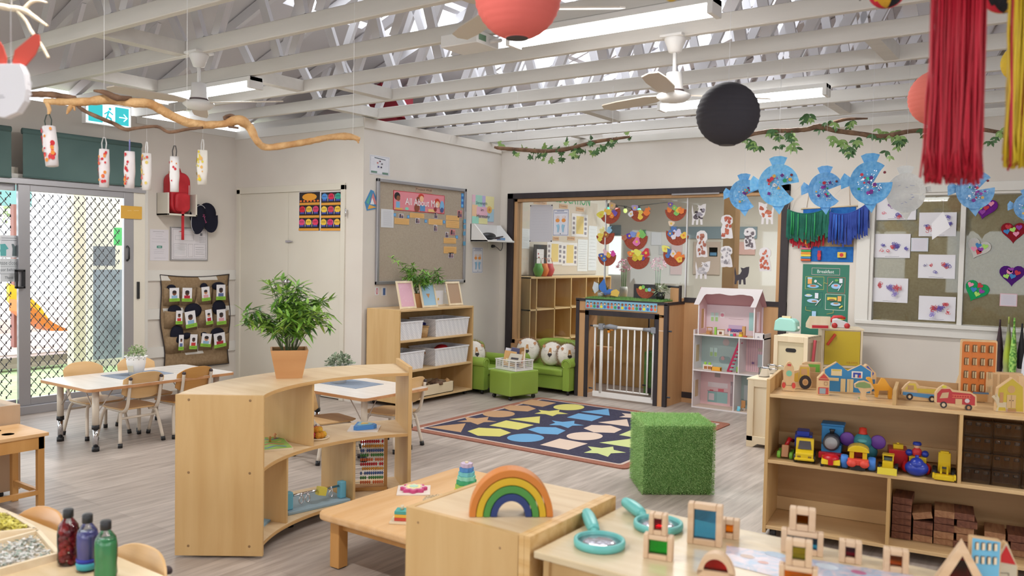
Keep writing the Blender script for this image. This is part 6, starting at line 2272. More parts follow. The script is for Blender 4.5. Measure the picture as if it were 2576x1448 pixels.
# stacking tower
t = thing('stacking_tower', 'rainbow scalloped ring stacking tower on the low table', 'toy', (-2.53, 3.215, TZ))
cl = ['#d85040', '#e88a40', '#e8c848', '#98c058', '#3aa070', '#88d0b8', '#70c0c8', '#4a88c8', '#c0b0c8']
names = ['red', 'orange', 'yellow', 'lime', 'green', 'mint', 'teal', 'blue', 'lilac']
z = 0
for k, c in enumerate(cl):
	r_ = 0.066 - 0.0046 * k
	b = B()
	P_ = [(r_ * (1 + 0.07 * math.cos(8 * a_)) * math.cos(a_), r_ * (1 + 0.07 * math.cos(8 * a_)) * math.sin(a_)) for a_ in [2 * PI * i / 64 for i in range(64)]]
	b.prism(P_, z, z + 0.0205, c, 'z')
	o = b.build('ring', t, 0.001)
	o['label'] = names[k] + ' ring'
	z += 0.021
b = B()
b.lathe([(0.009, z - 0.002), (0.009, z + 0.006), (0.0, z + 0.009)], '#e0d0b0', 12)
b.build('peg', t)
t = thing('geometric_stacker', 'small peg board stacked with red, yellow and teal squares on the low table', 'toy', (-2.555, 2.775, TZ), rad(30))
b = B()
b.box(-0.05, -0.05, 0, 0.12, 0.05, 0.01, PINEX)
b.build('base_board', t, 0.002)
for x0 in (0, 0.075):
	for k, c in enumerate(('#c84838', '#e0b040', '#4aa098')):
		b = B()
		b.box(x0 - 0.03, -0.03, 0.01 + 0.015 * k, x0 + 0.03, 0.03, 0.0245 + 0.015 * k, c)
		b.build('block', t, 0.001)
	b = B()
	b.lathe([(0.008, 0.055), (0.008, 0.075)], PINE, 10, (x0, 0, 0))
	b.build('peg', t)
t = thing('seed_tray', 'shallow round mat of pale seeds beside the stacking tower', 'tray', (-2.63, 3.13, TZ))
b = B()
b.lathe([(0, 0), (0.085, 0), (0.085, 0.004), (0, 0.004)], '#cdb898', 28)
b.build('mat', t)
b = B()
rs3 = random.Random(2)
for k in range(900):
	a_ = rs3.uniform(0, 6.28)
	rr_ = 0.08 * math.sqrt(rs3.random())
	x, y = rr_ * math.cos(a_), rr_ * math.sin(a_)
	d = rs3.uniform(0, 6.28)
	z = 0.0045 + rs3.uniform(0, 0.006)
	b.add([(x, y, z), (x + 0.006 * math.cos(d), y + 0.006 * math.sin(d), z + 0.001), (x + 0.004 * math.cos(d + .5), y + 0.004 * math.sin(d + .5), z + 0.003)], [(0, 1, 2)], ('#d8c8a8', '#bfa888', '#e4d8bc')[k % 3])
o = b.build('seeds', t)
o['kind'] = 'stuff'
# ------------------------------------------------------------------ dolls' house
PK, PKD, MINT, MINTD = '#dcb8bc', '#c89aa2', '#a9bdbb', '#8fa5a6'
HW = col('#e2dcde', 0.4, name='white_lacquer')
t = thing('dolls_house', 'tall pink and white three-storey dolls house with a gabled top floor', 'dolls house', (-3.30, 7.87, 0))
D_ = 0.21
W_ = 0.72
b = B()
b.box(0, D_ - 0.008, 0.0, W_, D_, 0.74, MINT)
b.box(0, D_ - 0.0095, 0.01, 0.43, D_ - 0.008, 0.37, PK)
b.box(0.43, D_ - 0.0095, 0.39, W_, D_ - 0.008, 0.73, PK)
b.box(0.04, D_ - 0.0095, 0.74, 0.64, D_ - 0.001, 1.04, '#dcc8d0')
b.build('back_wall', t)
for x in (0.0, W_ - 0.01):
	b = B()
	b.box(x, 0, 0, x + 0.01, D_, 0.79, HW)
	b.quad(0, 0, 0, 0, 0, HW)
	b.build('side_wall', t)
b = B()
for z in (0.0, 0.375, 0.735):
	b.box(0, -0.004, z, W_, D_, z + 0.012, HW)
b.box(0.01, 0, 0.0125, W_ - 0.01, D_ - 0.01, 0.0135, '#c8b4a4')
b.box(0.01, 0, 0.3875, W_ - 0.01, D_ - 0.01, 0.3885, '#c4b8b0')
b.box(0.01, 0, 0.7475, W_ - 0.06, D_ - 0.01, 0.7485, '#c8b090')
b.build('floor_board', t)
b = B()
b.box(0.43, 0, 0.012, 0.44, D_, 0.375, HW)
b.build('partition', t)
b = B()
b.box(0.47, 0, 0.387, 0.48, D_, 0.735, HW)
b.build('partition', t)
for x in (0.045, 0.615):
	b = B()
	for y0, y1, z0, z1 in ((0, 0.06, 0.747, 1.03), (0.15, D_, 0.747, 1.03), (0.06, 0.15, 0.747, 0.80), (0.06, 0.15, 1.0, 1.03)):
		b.box(x, y0, z0, x + 0.01, y1, z1, PK)
	b.box(x - 0.001, -0.002, 0.747, x + 0.011, 0.0, 1.04, HW)
	b.prism([(0.0, 1.03), (D_, 1.03), (D_ * 0.6, 1.19), (0.0, 1.10)], x, x + 0.01, PK, 'x')
	b.build('side_wall', t)
b = B()
P_ = [(0.0, 1.045), (0.075, 1.222), (0.70, 1.222), (0.635, 1.045), (0.58, 1.045), (0.615, 1.12)] + [(0.60, 1.15), (0.57, 1.158)] + [(0.55 - 0.04 * k, 1.158 + 0.007 * math.sin(k * 1.1)) for k in range(10)] + [(0.13, 1.155), (0.11, 1.14), (0.055, 1.045)]
b.prism(P_, -0.012, -0.002, HW)
b.build('roof_fascia', t)
b = B()
b.add([(0.03, 0.0, 1.05), (0.69, 0.0, 1.05), (0.69, D_ * 0.6, 1.22), (0.03, D_ * 0.6, 1.22)], [(0, 1, 2, 3)], PKD)
b = B()
b.add([(0.06, -0.002, 1.215), (0.69, -0.002, 1.215), (0.67, D_, 1.04), (0.04, D_, 1.04), (0.06, -0.002, 1.222), (0.69, -0.002, 1.222), (0.67, D_ + 0.01, 1.047), (0.04, D_ + 0.01, 1.047)], [(3, 2, 1, 0), (4, 5, 6, 7), (0, 1, 5, 4), (1, 2, 6, 5), (2, 3, 7, 6), (3, 0, 4, 7)], PKD)
b.build('roof_slope', t)
b = B()   # balcony at the right
b.box(0.63, 0.0, 0.747, W_, 0.008, 0.80, HW)
b.prism(arc(0.665, 0.755, 0.013, 0, 180, 8), -0.001, 0.0, '#a8a0a8')
b.build('balcony_rail', t)
b = B()   # printed decorations on the inner walls
y = D_ - 0.011
for x, z in ((0.10, 0.87), (0.145, 0.87), (0.10, 0.51), (0.145, 0.51)):
	b.quad(x, z, x + 0.035, z + 0.09, y, '#c4dcd8')
	b.quad(x + 0.004, z + 0.004, x + 0.031, z + 0.045, y - 0.001, '#a8c888')
b.quad(0.20, 0.91, 0.245, 0.97, y, '#e4dce0')
b.disc(0.2225, 0.94, 0.018, y - 0.001, '#d88aa0')
b.quad(0.29, 0.80, 0.44, 0.845, y, '#c0a8c8')
b.quad(0.28, 0.775, 0.45, 0.805, y - 0.001, '#5a4a88')
for k in range(12):
	b.disc(0.29 + 0.0135 * k, 0.782 + 0.012 * (k % 2), 0.0022, y - 0.002, '#dcd4e4', 8)
b.quad(0.29, 0.905, 0.44, 0.908, y, '#b09098')
b.quad(0.50, 0.80, 0.56, 0.98, y, '#a8d4d4')
b.quad(0.13, 0.40, 0.13, 0.40, y, MINTD)
b.disc(0.27, 0.665, 0.035, y, '#c8b8b8')
b.prism(rrect(0.20, 0.45, 0.32, 0.52, 0.03), y, y + 0.002, MINTD)
b.disc(0.24, 0.50, 0.02, y - 0.002, '#c8a0a0')
for k in range(9):
	b.quad(0.50 + 0.022 * k, 0.40, 0.51 + 0.022 * k, 0.72, y - 0.0005, '#c8a4b0')
b.quad(0.60, 0.60, 0.68, 0.63, y - 0.001, '#bca8a0')
b.quad(0.60, 0.44, 0.70, 0.57, y - 0.001, '#b8c4c8')
b.quad(0.54, 0.47, 0.565, 0.49, y - 0.0015, '#7a5a88')
b.quad(0.09, 0.04, 0.19, 0.15, y, '#8ab4b4')
b.quad(0.19, 0.04, 0.30, 0.15, y, '#98c0c0')
b.quad(0.10, 0.06, 0.16, 0.13, y - 0.001, '#d8c8d0')
b.quad(0.085, 0.15, 0.305, 0.158, y, '#b88a98')
b.quad(0.20, 0.158, 0.26, 0.185, y - 0.001, '#d86a78')
b.quad(0.11, 0.158, 0.15, 0.166, y - 0.001, '#c8404a')
b.quad(0.09, 0.195, 0.30, 0.245, y, '#d8ccd0')
b.quad(0.16, 0.30, 0.22, 0.365, y, '#a89a98')
b.quad(0.33, 0.02, 0.40, 0.27, y, '#a8949a')
b.quad(0.335, 0.15, 0.34, 0.23, y - 0.001, '#e0d8dc')
b.quad(0.47, 0.1, 0.70, 0.25, y, '#c4ccd0')
b.build('printed_interior', t)
for z0, side in ((0.10, 0), (0.46, 0)):
	b = B()
	b.box(0.011, 0.05, z0, 0.0125, 0.13, z0 + 0.17, '#c8b08c')
	b.box(0.0105, 0.045, z0 - 0.006, 0.0115, 0.135, z0 + 0.176, HW)
	b.build('side_window', t)
b = B()
for k in range(9):
	b.box(0.36 + 0.012 * k, 0.05, 0.39 + 0.036 * k, 0.385 + 0.012 * k, 0.09, 0.40 + 0.036 * k, '#c83060')
b.bar((0.35, 0.048, 0.39), (0.47, 0.048, 0.72), 0.004, 0.02, '#b02850')
b.build('staircase', t)
HX, HY = -3.30, 7.87
def bits(name, label, x, y, z, boxes, grp='dolls house furniture'):
	b = B()
	for q in boxes:
		b.box(*q)
	solo(b, name, label, 'toy furniture', (HX + x, HY + y, z), 0, grp, bev=0.001)
bits('toy_cabinet', 'wooden toy dresser on the top floor of the dolls house, left', 0.11, 0.06, 0.749, [(0, 0, 0, 0.055, 0.03, 0.03, '#b88450'), (0, 0.005, 0.035, 0.055, 0.03, 0.04, '#c89460'), (0, 0.02, 0.03, 0.004, 0.03, 0.07, '#c89460'), (0.051, 0.02, 0.03, 0.055, 0.03, 0.07, '#c89460'), (0, 0.005, 0.062, 0.055, 0.03, 0.07, '#b88450')])
bits('toy_cupboard', 'narrow lime green toy cupboard on the top floor', 0.20, 0.05, 0.749, [(0, 0, 0, 0.02, 0.02, 0.075, '#8ac048')])
bits('toy_fireplace', 'white toy fireplace on the top floor of the dolls house', 0.23, 0.05, 0.749, [(0, 0, 0, 0.07, 0.02, 0.05, '#e4dcd4'), (-0.004, -0.003, 0.05, 0.074, 0.023, 0.056, '#b89060'), (0.02, -0.002, 0.008, 0.05, 0, 0.034, '#7a4a30')])
bits('toy_stool', 'tiny brown toy chair on the top floor, beside the dresser', 0.165, 0.02, 0.749, [(0, 0, 0.01, 0.02, 0.015, 0.016, '#b88450'), (0, 0, 0, 0.004, 0.015, 0.03, '#8a5a34'), (0.016, 0, 0, 0.02, 0.015, 0.01, '#8a5a34')])
bits('toy_wardrobe', 'yellow and tan toy wardrobe on the top floor, right side', 0.46, 0.06, 0.749, [(0.02, 0, 0, 0.05, 0.03, 0.10, '#c89a60'), (0, -0.03, 0, 0.03, 0.0, 0.022, '#e0c830'), (0.0, -0.02, 0.022, 0.028, 0, 0.045, '#b88440')])
bits('toy_lamp', 'tiny pink-shaded toy lamp on the top floor', 0.35, 0.05, 0.749, [(0, 0, 0, 0.012, 0.012, 0.055, '#e8d8d8'), (-0.006, -0.006, 0.05, 0.018, 0.018, 0.07, '#e05a78')])
bits('toy_rocker', 'teal and pink toy seat on the top floor', 0.375, 0.02, 0.749, [(0, 0, 0, 0.03, 0.02, 0.02, '#4a9aa0'), (0.03, 0, 0.002, 0.055, 0.02, 0.028, '#c83a68')])
bits('toy_red_box', 'small red toy box on the top floor at the far right', 0.51, 0.01, 0.749, [(0, 0, 0, 0.035, 0.02, 0.014, '#c05a40')])
bits('toy_sideboard', 'white arched toy sideboard with brown doors, middle floor', 0.09, 0.05, 0.389, [(0, 0, 0, 0.10, 0.025, 0.05, '#e2d8d0'), (0.012, -0.001, 0.006, 0.046, 0, 0.036, '#a86a3a'), (0.052, -0.001, 0.006, 0.088, 0, 0.036, '#a86a3a')])
bits('toy_plants', 'two lime toy plants on the white toy sideboard', 0.10, 0.055, 0.439, [(0, 0, 0, 0.022, 0.014, 0.026, '#98c848'), (0.045, 0, 0, 0.07, 0.014, 0.024, '#98c848')])
bits('toy_bathtub', 'orange toy trough on the middle floor', 0.19, 0.02, 0.389, [(0, 0, 0, 0.10, 0.03, 0.006, '#e09a28'), (0, 0, 0.006, 0.008, 0.03, 0.038, '#e8a838'), (0.092, 0, 0.006, 0.10, 0.03, 0.038, '#e8a838'), (0, 0.022, 0.006, 0.10, 0.03, 0.038, '#e8a838'), (0, 0, 0.006, 0.10, 0.005, 0.036, '#e8a838')])
bits('toy_green_lamp', 'slim green toy lamp by the middle-floor partition', 0.445, 0.03, 0.389, [(0, 0, 0.01, 0.012, 0.012, 0.06, '#8ab840'), (0.001, 0.001, 0, 0.011, 0.011, 0.01, '#6a3a24')])
bits('toy_chair', 'brown toy chair on the ground floor, right room', 0.49, 0.05, 0.0145, [(0, 0, 0.03, 0.04, 0.03, 0.04, '#b88450'), (0, 0.024, 0.04, 0.04, 0.03, 0.10, '#b88450'), (0, 0, 0, 0.005, 0.03, 0.03, '#e0d0c0'), (0.035, 0, 0, 0.04, 0.03, 0.03, '#e0d0c0')])
bits('toy_blue_seat', 'small light blue toy seat on the ground floor, right room', 0.465, 0.02, 0.0145, [(0, 0, 0, 0.03, 0.02, 0.02, '#6ac0d8'), (0, 0.014, 0.02, 0.03, 0.02, 0.045, '#8ad0e0')])
# ------------------------------------------------------------------ crafts on the glass, frames, items on the turf mat
GY = YB + 0.048
def nest(px, py, w, a, label, tops, seed):
	"""brown half-plate nest with coloured birds stuck on it"""
	c = at(px, py, 'y', GY)
	k = (at(px + 10, py, 'y', GY).x - c.x) / 10
	r = w / 2 * k
	t = thing('paper_nest', label, 'paper craft', (c.x, GY - 0.002, c.z), 0, 'paper nests of birds on the glass', (0, rad(-a), 0))
	rs = random.Random(seed)
	b = B()
	b.prism(arc(0, r * 0.35, r, 180, 360, 20, r * 1.0), -0.003, 0, noisy('nest_brown', '#8a3c2a', '#a85440', (1, 1, 1), 90, 3, 0.9, 0.3, 200))
	b.build('half_plate', t)
	for i, (x, z, s, cc_) in enumerate(tops):
		b = B()
		x, z, s = x * r, z * r + r * 0.3, s * r
		y0 = -0.004 - 0.0012 * i
		b.prism([(x + s * (1 + 0.25 * math.sin(3 * a_ + i)) * math.cos(a_), z + s * (1 + 0.2 * math.cos(2 * a_ + i)) * math.sin(a_)) for a_ in [2 * PI * j / 16 for j in range(16)]], y0 - 0.001, y0, cc_)
		if i % 2 == 0:
			b.disc(x, z, s * 0.35, y0 - 0.0015, '#e0b848' if cc_ != '#e0b848' else '#e07830', 10)
		b.build('paper_bird', t)
		if i % 2 == 1:
			b = B()
			b.prism([(x, z), (x + s * 1.6 * math.cos(i + seed), z + s * 1.7 * abs(math.sin(i + seed))), (x + s * 1.8 * math.cos(i + seed + .5), z + s * 1.2 * abs(math.sin(i + seed + .5)))], y0 - 0.003, y0 - 0.002, cc_)
			b.build('feather', t)
YE_, OR_, BL_, PU_, GN_, PK_, LB_, RD_, TN_ = '#d8cc50', '#e07a34', '#4a70b0', '#6a50a8', '#7ab860', '#d870a8', '#8ab8d8', '#c83040', '#c8a888'
nest(1538, 543, 52, 22, 'nest craft with a yellow bird and beige feather, top left of the glass', [(-.9, .2, .35, YE_), (-.1, .1, .3, '#e0b848'), (.4, .5, .3, TN_), (.4, -.2, .25, PU_), (.1, -.3, .22, OR_)], 1)
nest(1609, 539, 52, -4, 'nest craft with a lilac bird and orange feather, top row middle', [(-.5, .25, .3, '#a898c8'), (.1, -.1, .22, '#d8c050'), (.1, -.5, .25, '#e0c048'), (.7, -.05, .3, OR_), (-.8, -.3, .25, '#d8d4dc')], 2)
nest(1700, 537, 54, 0, 'nest craft with purple and green birds, top row right', [(-.5, .5, .22, PU_), (-.6, .0, .22, OR_), (-.1, .2, .22, GN_), (.1, -.2, .25, GN_), (.3, .0, .24, '#e0b848'), (.6, -.1, .25, OR_)], 3)
nest(1524, 598, 46, 8, 'nest craft with a pale blue feather, left of the second row', [(-.5, .0, .32, '#e0c858'), (-.3, .4, .28, '#e0d890'), (.1, .0, .3, '#9a5a34'), (.5, .4, .28, LB_), (-.6, -.3, .25, '#d8cc50')], 4)
nest(1600, 608, 60, 6, 'nest craft with a violet bird and pink feather, second row middle', [(-.5, .2, .26, '#5a34a8'), (-.2, .3, .24, '#7a90d0'), (.3, .2, .22, '#e0a850'), (.6, .2, .26, GN_), (.1, -.3, .3, PK_), (-.9, .1, .22, '#a86a50')], 5)
nest(1702, 597, 58, -12, 'nest craft with white feathers and blue birds, second row right', [(-.7, .7, .26, '#d8c0a8'), (-.4, .3, .24, BL_), (-.6, -.1, .24, BL_), (.1, .1, .28, '#c8c0d8'), (.6, .0, .26, '#e0b848'), (-.2, -.3, .22, '#d8d0d8')], 6)
nest(1528, 652, 46, 6, 'nest craft with dark blue bird and magenta feather, bottom left', [(-.6, .1, .3, '#4a5aa0'), (-.1, .35, .28, '#e0b8c0'), (.2, .1, .26, '#d8a838'), (.7, .2, .26, '#d048a0'), (-.3, -.2, .28, BL_)], 7)
nest(1606, 657, 56, 0, 'nest craft with big yellow and red feathers, bottom row middle', [(-.7, .3, .28, OR_), (-.1, .4, .32, '#e0dc60'), (-.3, .0, .28, '#c8b030'), (.4, .0, .2, PU_), (.7, .4, .34, RD_), (.2, .0, .24, '#d8c838')], 8)
nest(1694, 650, 56, -14, 'nest craft with a long yellow feather, bottom row right', [(-.9, .3, .34, '#e0dc70'), (-.5, .2, .22, BL_), (-.1, .1, .28, '#d8c8c8'), (.4, .0, .34, OR_), (.6, -.2, .26, '#e0b848'), (-.5, -.2, .2, BL_)], 9)
PUP_S = [(-.35, -1), (-.42, -.2), (-.3, .2), (-.45, .45), (-.38, .85), (-.1, 1.0), (.2, .98), (.42, .75), (.45, .35), (.3, .15), (.42, -.3), (.5, -.95), (.3, -1), (.05, -.95), (-.15, -1)]
PUP_W = [(-.9, -.95), (-.85, -.3), (-.95, .3), (-.9, .85), (-.78, .4), (-.68, .0), (-.3, .1), (-.1, .45), (-.25, .8), (.1, .72), (.4, .85), (.75, .9), (.72, .3), (.6, -.1), (.35, -.3), (.4, -.95), (.15, -.95), (.08, -.45), (-.1, -.45), (-.15, -.95), (-.38, -.95), (-.4, -.5), (-.62, -.6), (-.68, -.95)]
def pup(px, py, w, h, kind, paint, label, seed, flip=1, n=16, base='#d8d4d6'):
	c = at(px, py, 'y', GY)
	k = (at(px + 10, py, 'y', GY).x - c.x) / 10
	W2, H2 = w / 2 * k, h / 2 * k
	t = thing('paper_puppy', label, 'paper craft', (c.x, GY - 0.002, c.z), 0, 'painted paper puppies on the glass')
	P_ = PUP_S if kind == 's' else PUP_W
	sc = 1 / 0.5 if kind == 's' else 1
	b = B()
	b.prism([(x * W2 * sc * flip, z * H2) for x, z in P_], -0.0015, 0, base)
	b.build('cut_out', t)
	rs = random.Random(seed)
	b = B()
	for i in range(n):
		if kind == 's':
			x, z = rs.uniform(-.3, .3) * 2, rs.uniform(-.8, .75)
		else:
			x, z = rs.uniform(-.6, .35), rs.uniform(-.4, .2)
			if i % 4 == 0:
				x, z = rs.uniform(0.1, .5), rs.uniform(.2, .6)
		b.disc(x * W2 * flip, z * H2, U(.12, .22) * W2, -0.002 - 0.0002 * i, paint[i % len(paint)], 9, U(.08, .16) * H2)
	if n:
		b.disc(-.2 * W2, .55 * H2, .05 * W2, -0.007, '#e8e4e4', 8)
		b.disc(.2 * W2, .55 * H2, .05 * W2, -0.007, '#e8e4e4', 8)
		b.build('paint_marks', t)
pup(1760, 538, 42, 54, 'w', ['#3c3238', '#5a5058', '#8a8490'], 'black-painted walking puppy cut-out, top of the right pane', 1)
pup(1828, 570, 34, 58, 's', ['#a84c38', '#b86048'], 'rust-red blotted sitting puppy on the timber post', 2, n=22)
pup(1765, 613, 32, 64, 's', ['#9a5a4a', '#a86a58'], 'brown painted sitting puppy, left of the right pane', 3, n=26)
pup(1886, 600, 34, 54, 's', ['#5c5256', '#6c6268'], 'dark grey painted sitting puppy beside the silver panel', 4, n=26)
pup(1827, 645, 34, 52, 's', ['#8a868c', '#a8a4aa', '#c0bcc0'], 'grey smudged sitting puppy with white ear', 5, n=22)
pup(1925, 535, 46, 60, 'w', ['#b05a40', '#c06a4c'], 'orange-streaked walking puppy below the blue fish', 6, -1)
pup(1924, 652, 34, 60, 's', ['#b85c44', '#c87058'], 'orange handprint puppy at the right edge of the glass', 7, n=24)
pup(1868, 692, 44, 48, 'w', ['#2e2a30'], 'black painted walking puppy at the bottom of the glass', 8, n=0, base='#37323a')
pup(1770, 678, 44, 46, 'w', ['#a09ca0', '#b4b0b4'], 'pale grey walking puppy low on the glass', 9)
# hands poster and list on the glass
sheet('glass_notice_list', 'large pale notice sheet with corner pads stuck on the glass', 'notice', (1333, 515, 1390, 608), 'y', GY, '#c4c2c8', lines(.1, .9, .25, .85, 9, '#b4b2ba', .004) + [('c', .03, .98, .025, .02, '#3a3438'), ('c', .97, .98, .025, .02, '#3a3438'), ('c', .03, .02, .025, .02, '#3a3438'), ('c', .97, .02, .025, .02, '#3a3438')])
sheet('hand_feet_poster', 'blue-bordered poster of orange hands and blue feet on the glass', 'poster', (1391, 526, 1431, 593), 'y', GY, '#dcdce6', [
	('o', .04, .03, .96, .97, .02, '#56628c'), ('l', [(.25, .93), (.7, .93)], .03, '#5a6890'), ('l', [(.1, .86), (.9, .86)], .03, '#7a86a8'), ('c', .30, .58, .13, .07, '#e8984a'), ('c', .68, .58, .13, .07, '#e8984a'), ('l', [(.2, .74), (.26, .64)], .02, '#e8b890'), ('l', [(.3, .76), (.30, .64)], .02, '#e8b890'), ('l', [(.4, .74), (.35, .64)], .02, '#e8b890'), ('l', [(.6, .74), (.64, .64)], .02, '#e8b890'), ('l', [(.7, .76), (.69, .64)], .02, '#e8b890'), ('l', [(.8, .74), (.74, .64)], .02, '#e8b890'),
	('p', [(.22, .40), (.40, .44), (.44, .36), (.38, .14), (.30, .14), (.30, .3)], '#94c0d8'), ('p', [(.78, .40), (.60, .44), (.56, .36), (.62, .14), (.70, .14), (.70, .3)], '#94c0d8'), ('c', .5, .08, .03, .02, '#3a3a48')])
# standing things on the turf mat
TMZ = 1.075
t = thing('framed_nest_card', 'black card with a paper nest and green birds standing on the turf mat', 'card', (-4.00, 7.90, TMZ - 0.008), rad(3))
b = B()
b.box(0, 0, 0, 0.27, 0.006, 0.16, '#2c282c')
b.build('backing_card', t)
b = B()
b.prism(arc(0.135, 0.115, 0.105, 180, 360, 18), -0.003, 0, noisy('nest_brown', '#8a3c2a', '#a85440'))
b.build('half_plate', t)
for x, z, c, r_ in ((0.08, 0.12, '#d8cc50', 0.02), (0.11, 0.13, GN_, 0.02), (0.15, 0.10, GN_, 0.02), (0.18, 0.105, LB_, 0.02)):
	b = B()
	b.prism([(x + r_ * math.cos(a_), z + r_ * math.sin(a_)) for a_ in [2 * PI * j / 12 for j in range(12)]], -0.006, -0.003, c)
	b.build('paper_bird', t)
t = thing('twig_nest_bowl', 'twig nest with blue and yellow paper birds at the left of the turf mat', 'nest', (-4.27, 7.86, TMZ - 0.008))
b = B()
rs4 = random.Random(4)
for k in range(130):
	a_ = rs4.uniform(0, 6.28)
	r_ = rs4.uniform(0.05, 0.10)
	z = rs4.uniform(0.0, 0.055)
	b.tube([(r_ * math.cos(a_), r_ * math.sin(a_), z), (r_ * 1.05 * math.cos(a_ + rs4.uniform(.4, .9)), r_ * 1.05 * math.sin(a_ + rs4.uniform(.4, .9)), z + rs4.uniform(-.0, .025))], 0.0016, ('#7a5a44', '#9a8066', '#5a4434')[k % 3], 4)
o = b.build('twigs', t)
o['kind'] = 'stuff'
for nm, c, pts, y in (('paper_bird', '#3a70c0', [(-0.09, 0.09), (-0.05, 0.06), (-0.02, 0.03), (0.04, 0.04), (0.07, 0.09), (0.03, 0.10), (0.0, 0.08), (-0.02, 0.16), (-0.035, 0.21), (-0.10, 0.13)], -0.06), ('paper_bird', '#e0b858', [(0.05, 0.03), (0.14, 0.02), (0.16, 0.07), (0.12, 0.10), (0.06, 0.08)], -0.07), ('feather', '#c8d0d8', [(-0.17, 0.04), (-0.12, 0.08), (-0.13, 0.15), (-0.18, 0.17), (-0.20, 0.10)], -0.02)):
	b = B()
	b.prism(pts, y, y + 0.003, c)
	b.build(nm, t)
for x, lab in ((-4.41, 'small bushy plant behind the twig nest on the turf mat'),):
	t = flowerpot((x, 7.93, TMZ - 0.008), 0.03, 0.04, 0.06, lab, (0.075, 0.10), noisy('dark_bush', '#46583c', '#7a8a60', (1, 1, 1), 30, 2, 0.6), 260, 8, False, 0.028)
t = thing('potted_plant', 'grey-green leafy plant in a black pot on the turf mat', 'potted plant', (-3.68, 7.88, TMZ - 0.008))
b = B()
b.lathe([(0.04, 0), (0.05, 0.085), (0.046, 0.085), (0.036, 0.01)], BLACKP, 20)
b.build('pot', t)
b = B()
rs5 = random.Random(6)
for k in range(300):
	d = Vector((rs5.gauss(0, 1), rs5.gauss(0, 1), rs5.gauss(0, 0.6) + 0.3)).normalized()
	p = Vector((0, 0, 0.10)) + Vector((d.x * 0.10, d.y * 0.07, d.z * 0.06)) * rs5.uniform(0.5, 1)
	dd = (d + Vector((rs5.uniform(-1, 1), rs5.uniform(-1, 1), rs5.uniform(-1, 1))) * 0.6).normalized()
	sd = dd.cross(Vector((0.3, 0.2, 1))).normalized()
	L = rs5.uniform(0.018, 0.034)
	b.add([tuple(p), tuple(p + dd * L * 0.5 + sd * L * 0.25), tuple(p + dd * L), tuple(p + dd * L * 0.5 - sd * L * 0.25)], [(0, 1, 2, 3)], LEAFG)
b.build('foliage', t)
t = thing('rolled_poster_box', 'upright timber and black panel end on the right of the turf mat', 'panel', (-3.56, 7.99, 1.055))
b = B()
b.box(-0.06, 0, 0, 0.055, 0.02, 0.15, TIMBER)
b.box(0.04, -0.01, 0, 0.056, 0.03, 0.17, BLACKW)
b.tube([(-0.12, 0.01, 0.155), (0.04, 0.01, 0.15)], 0.013, BLACKP, 8)
b.build('panel_end', t)
# ------------------------------------------------------------------ boarded window on the right
w2 = bpy.data.objects.new('window_2', None)
COL.objects.link(w2)
w2['kind'] = 'structure'
w2.location = (0, YB, 0)
b = B()
b.box(-1.81, -0.03, 0.95, -1.695, 0.0, 2.21, TRIM)
b.box(-1.81, -0.03, 2.13, 2.4, 0.0, 2.21, TRIM)
b.box(-1.70, -0.015, 0.94, -1.665, 0.07, 2.13, TRIM)
b.box(-1.70, -0.015, 2.105, 2.3, 0.07, 2.13, TRIM)
for x in (-0.95, 0.65):
	b.box(x - 0.02, -0.015, 0.97, x + 0.02, 0.07, 2.13, TRIM)
b.build('window_frame', w2, 0.003)
b = B()
b.box(-1.80, -0.06, 0.94, 2.4, 0.06, 0.975, TRIM)
b.box(-1.80, -0.035, 0.86, 2.4, 0.0, 0.94, TRIM)
b.build('window_sill', w2, 0.004)
b = B()
b.box(-1.68, 0.028, 0.97, -0.96, 0.031, 2.11, GL)
b.box(-0.94, 0.028, 0.97, 0.64, 0.031, 2.11, GL)
b.box(0.66, 0.028, 0.97, 2.3, 0.031, 2.11, GL)
b.build('window_glass', w2)
b = B()
b.box(-1.66, 0.04, 0.98, 2.29, 0.045, 2.10, BURLAP)
solo(b, 'hessian_backing', 'brown hessian covering behind the glass of the right window', 'backing cloth', (0, YB, 0))
WY = YB + 0.026
BLU_, RED_ = '#5a50a8', '#c8404a'
def art(px, lab, blobs, top=False):
	ops = [('l', [(.3, .05), (.42, .06), (.55, .045), (.7, .055)], .008, '#77747c')]
	rs = random.Random(int(px[0]))
	for u, v, s, n, c in blobs:
		for q in range(n):
			a, d = rs.uniform(0, 6.28), rs.uniform(0, s)
			cx, cz = u + d * math.cos(a) * 0.8, v + d * math.sin(a)
			cx, cz = min(.95, max(.05, cx)), min(.92, max(.1, cz))
			r_ = rs.uniform(.02, .045)
			k0 = rs.uniform(0, 6)
			pts = [(cx + r_ * math.cos(k0 + j * .9), cz + r_ * 1.4 * math.sin(k0 + j * .9)) for j in range(6)]
			ops.append(('l', pts, .012, c))
	sheet('child_painting', lab, 'painting', px, 'y', WY - 0.0, '#d8d6dc', ops, 'children paintings in the right window')
art((2205, 490, 2305, 553), 'painting half hidden by the white fish', [(.2, .3, .1, 5, '#e08a98'), (.35, .6, .12, 6, '#8a60a0'), (.5, .8, .1, 5, RED_), (.55, .2, .1, 10, BLU_), (.6, .12, .05, 6, RED_)])
art((2312, 534, 2406, 594), 'painting behind the hanging white rhombus', [(.25, .35, .15, 12, RED_), (.2, .45, .06, 4, BLU_), (.82, .5, .12, 14, BLU_), (.78, .8, .1, 8, BLU_)])
art((2201, 588, 2290, 648), 'painting with purple strokes and three red rings', [(.6, .5, .14, 30, BLU_), (.5, .45, .05, 8, RED_), (.25, .52, .05, 8, BLU_), (.9, .4, .05, 8, BLU_), (.2, .3, .05, 3, RED_), (.4, .28, .04, 4, RED_)])
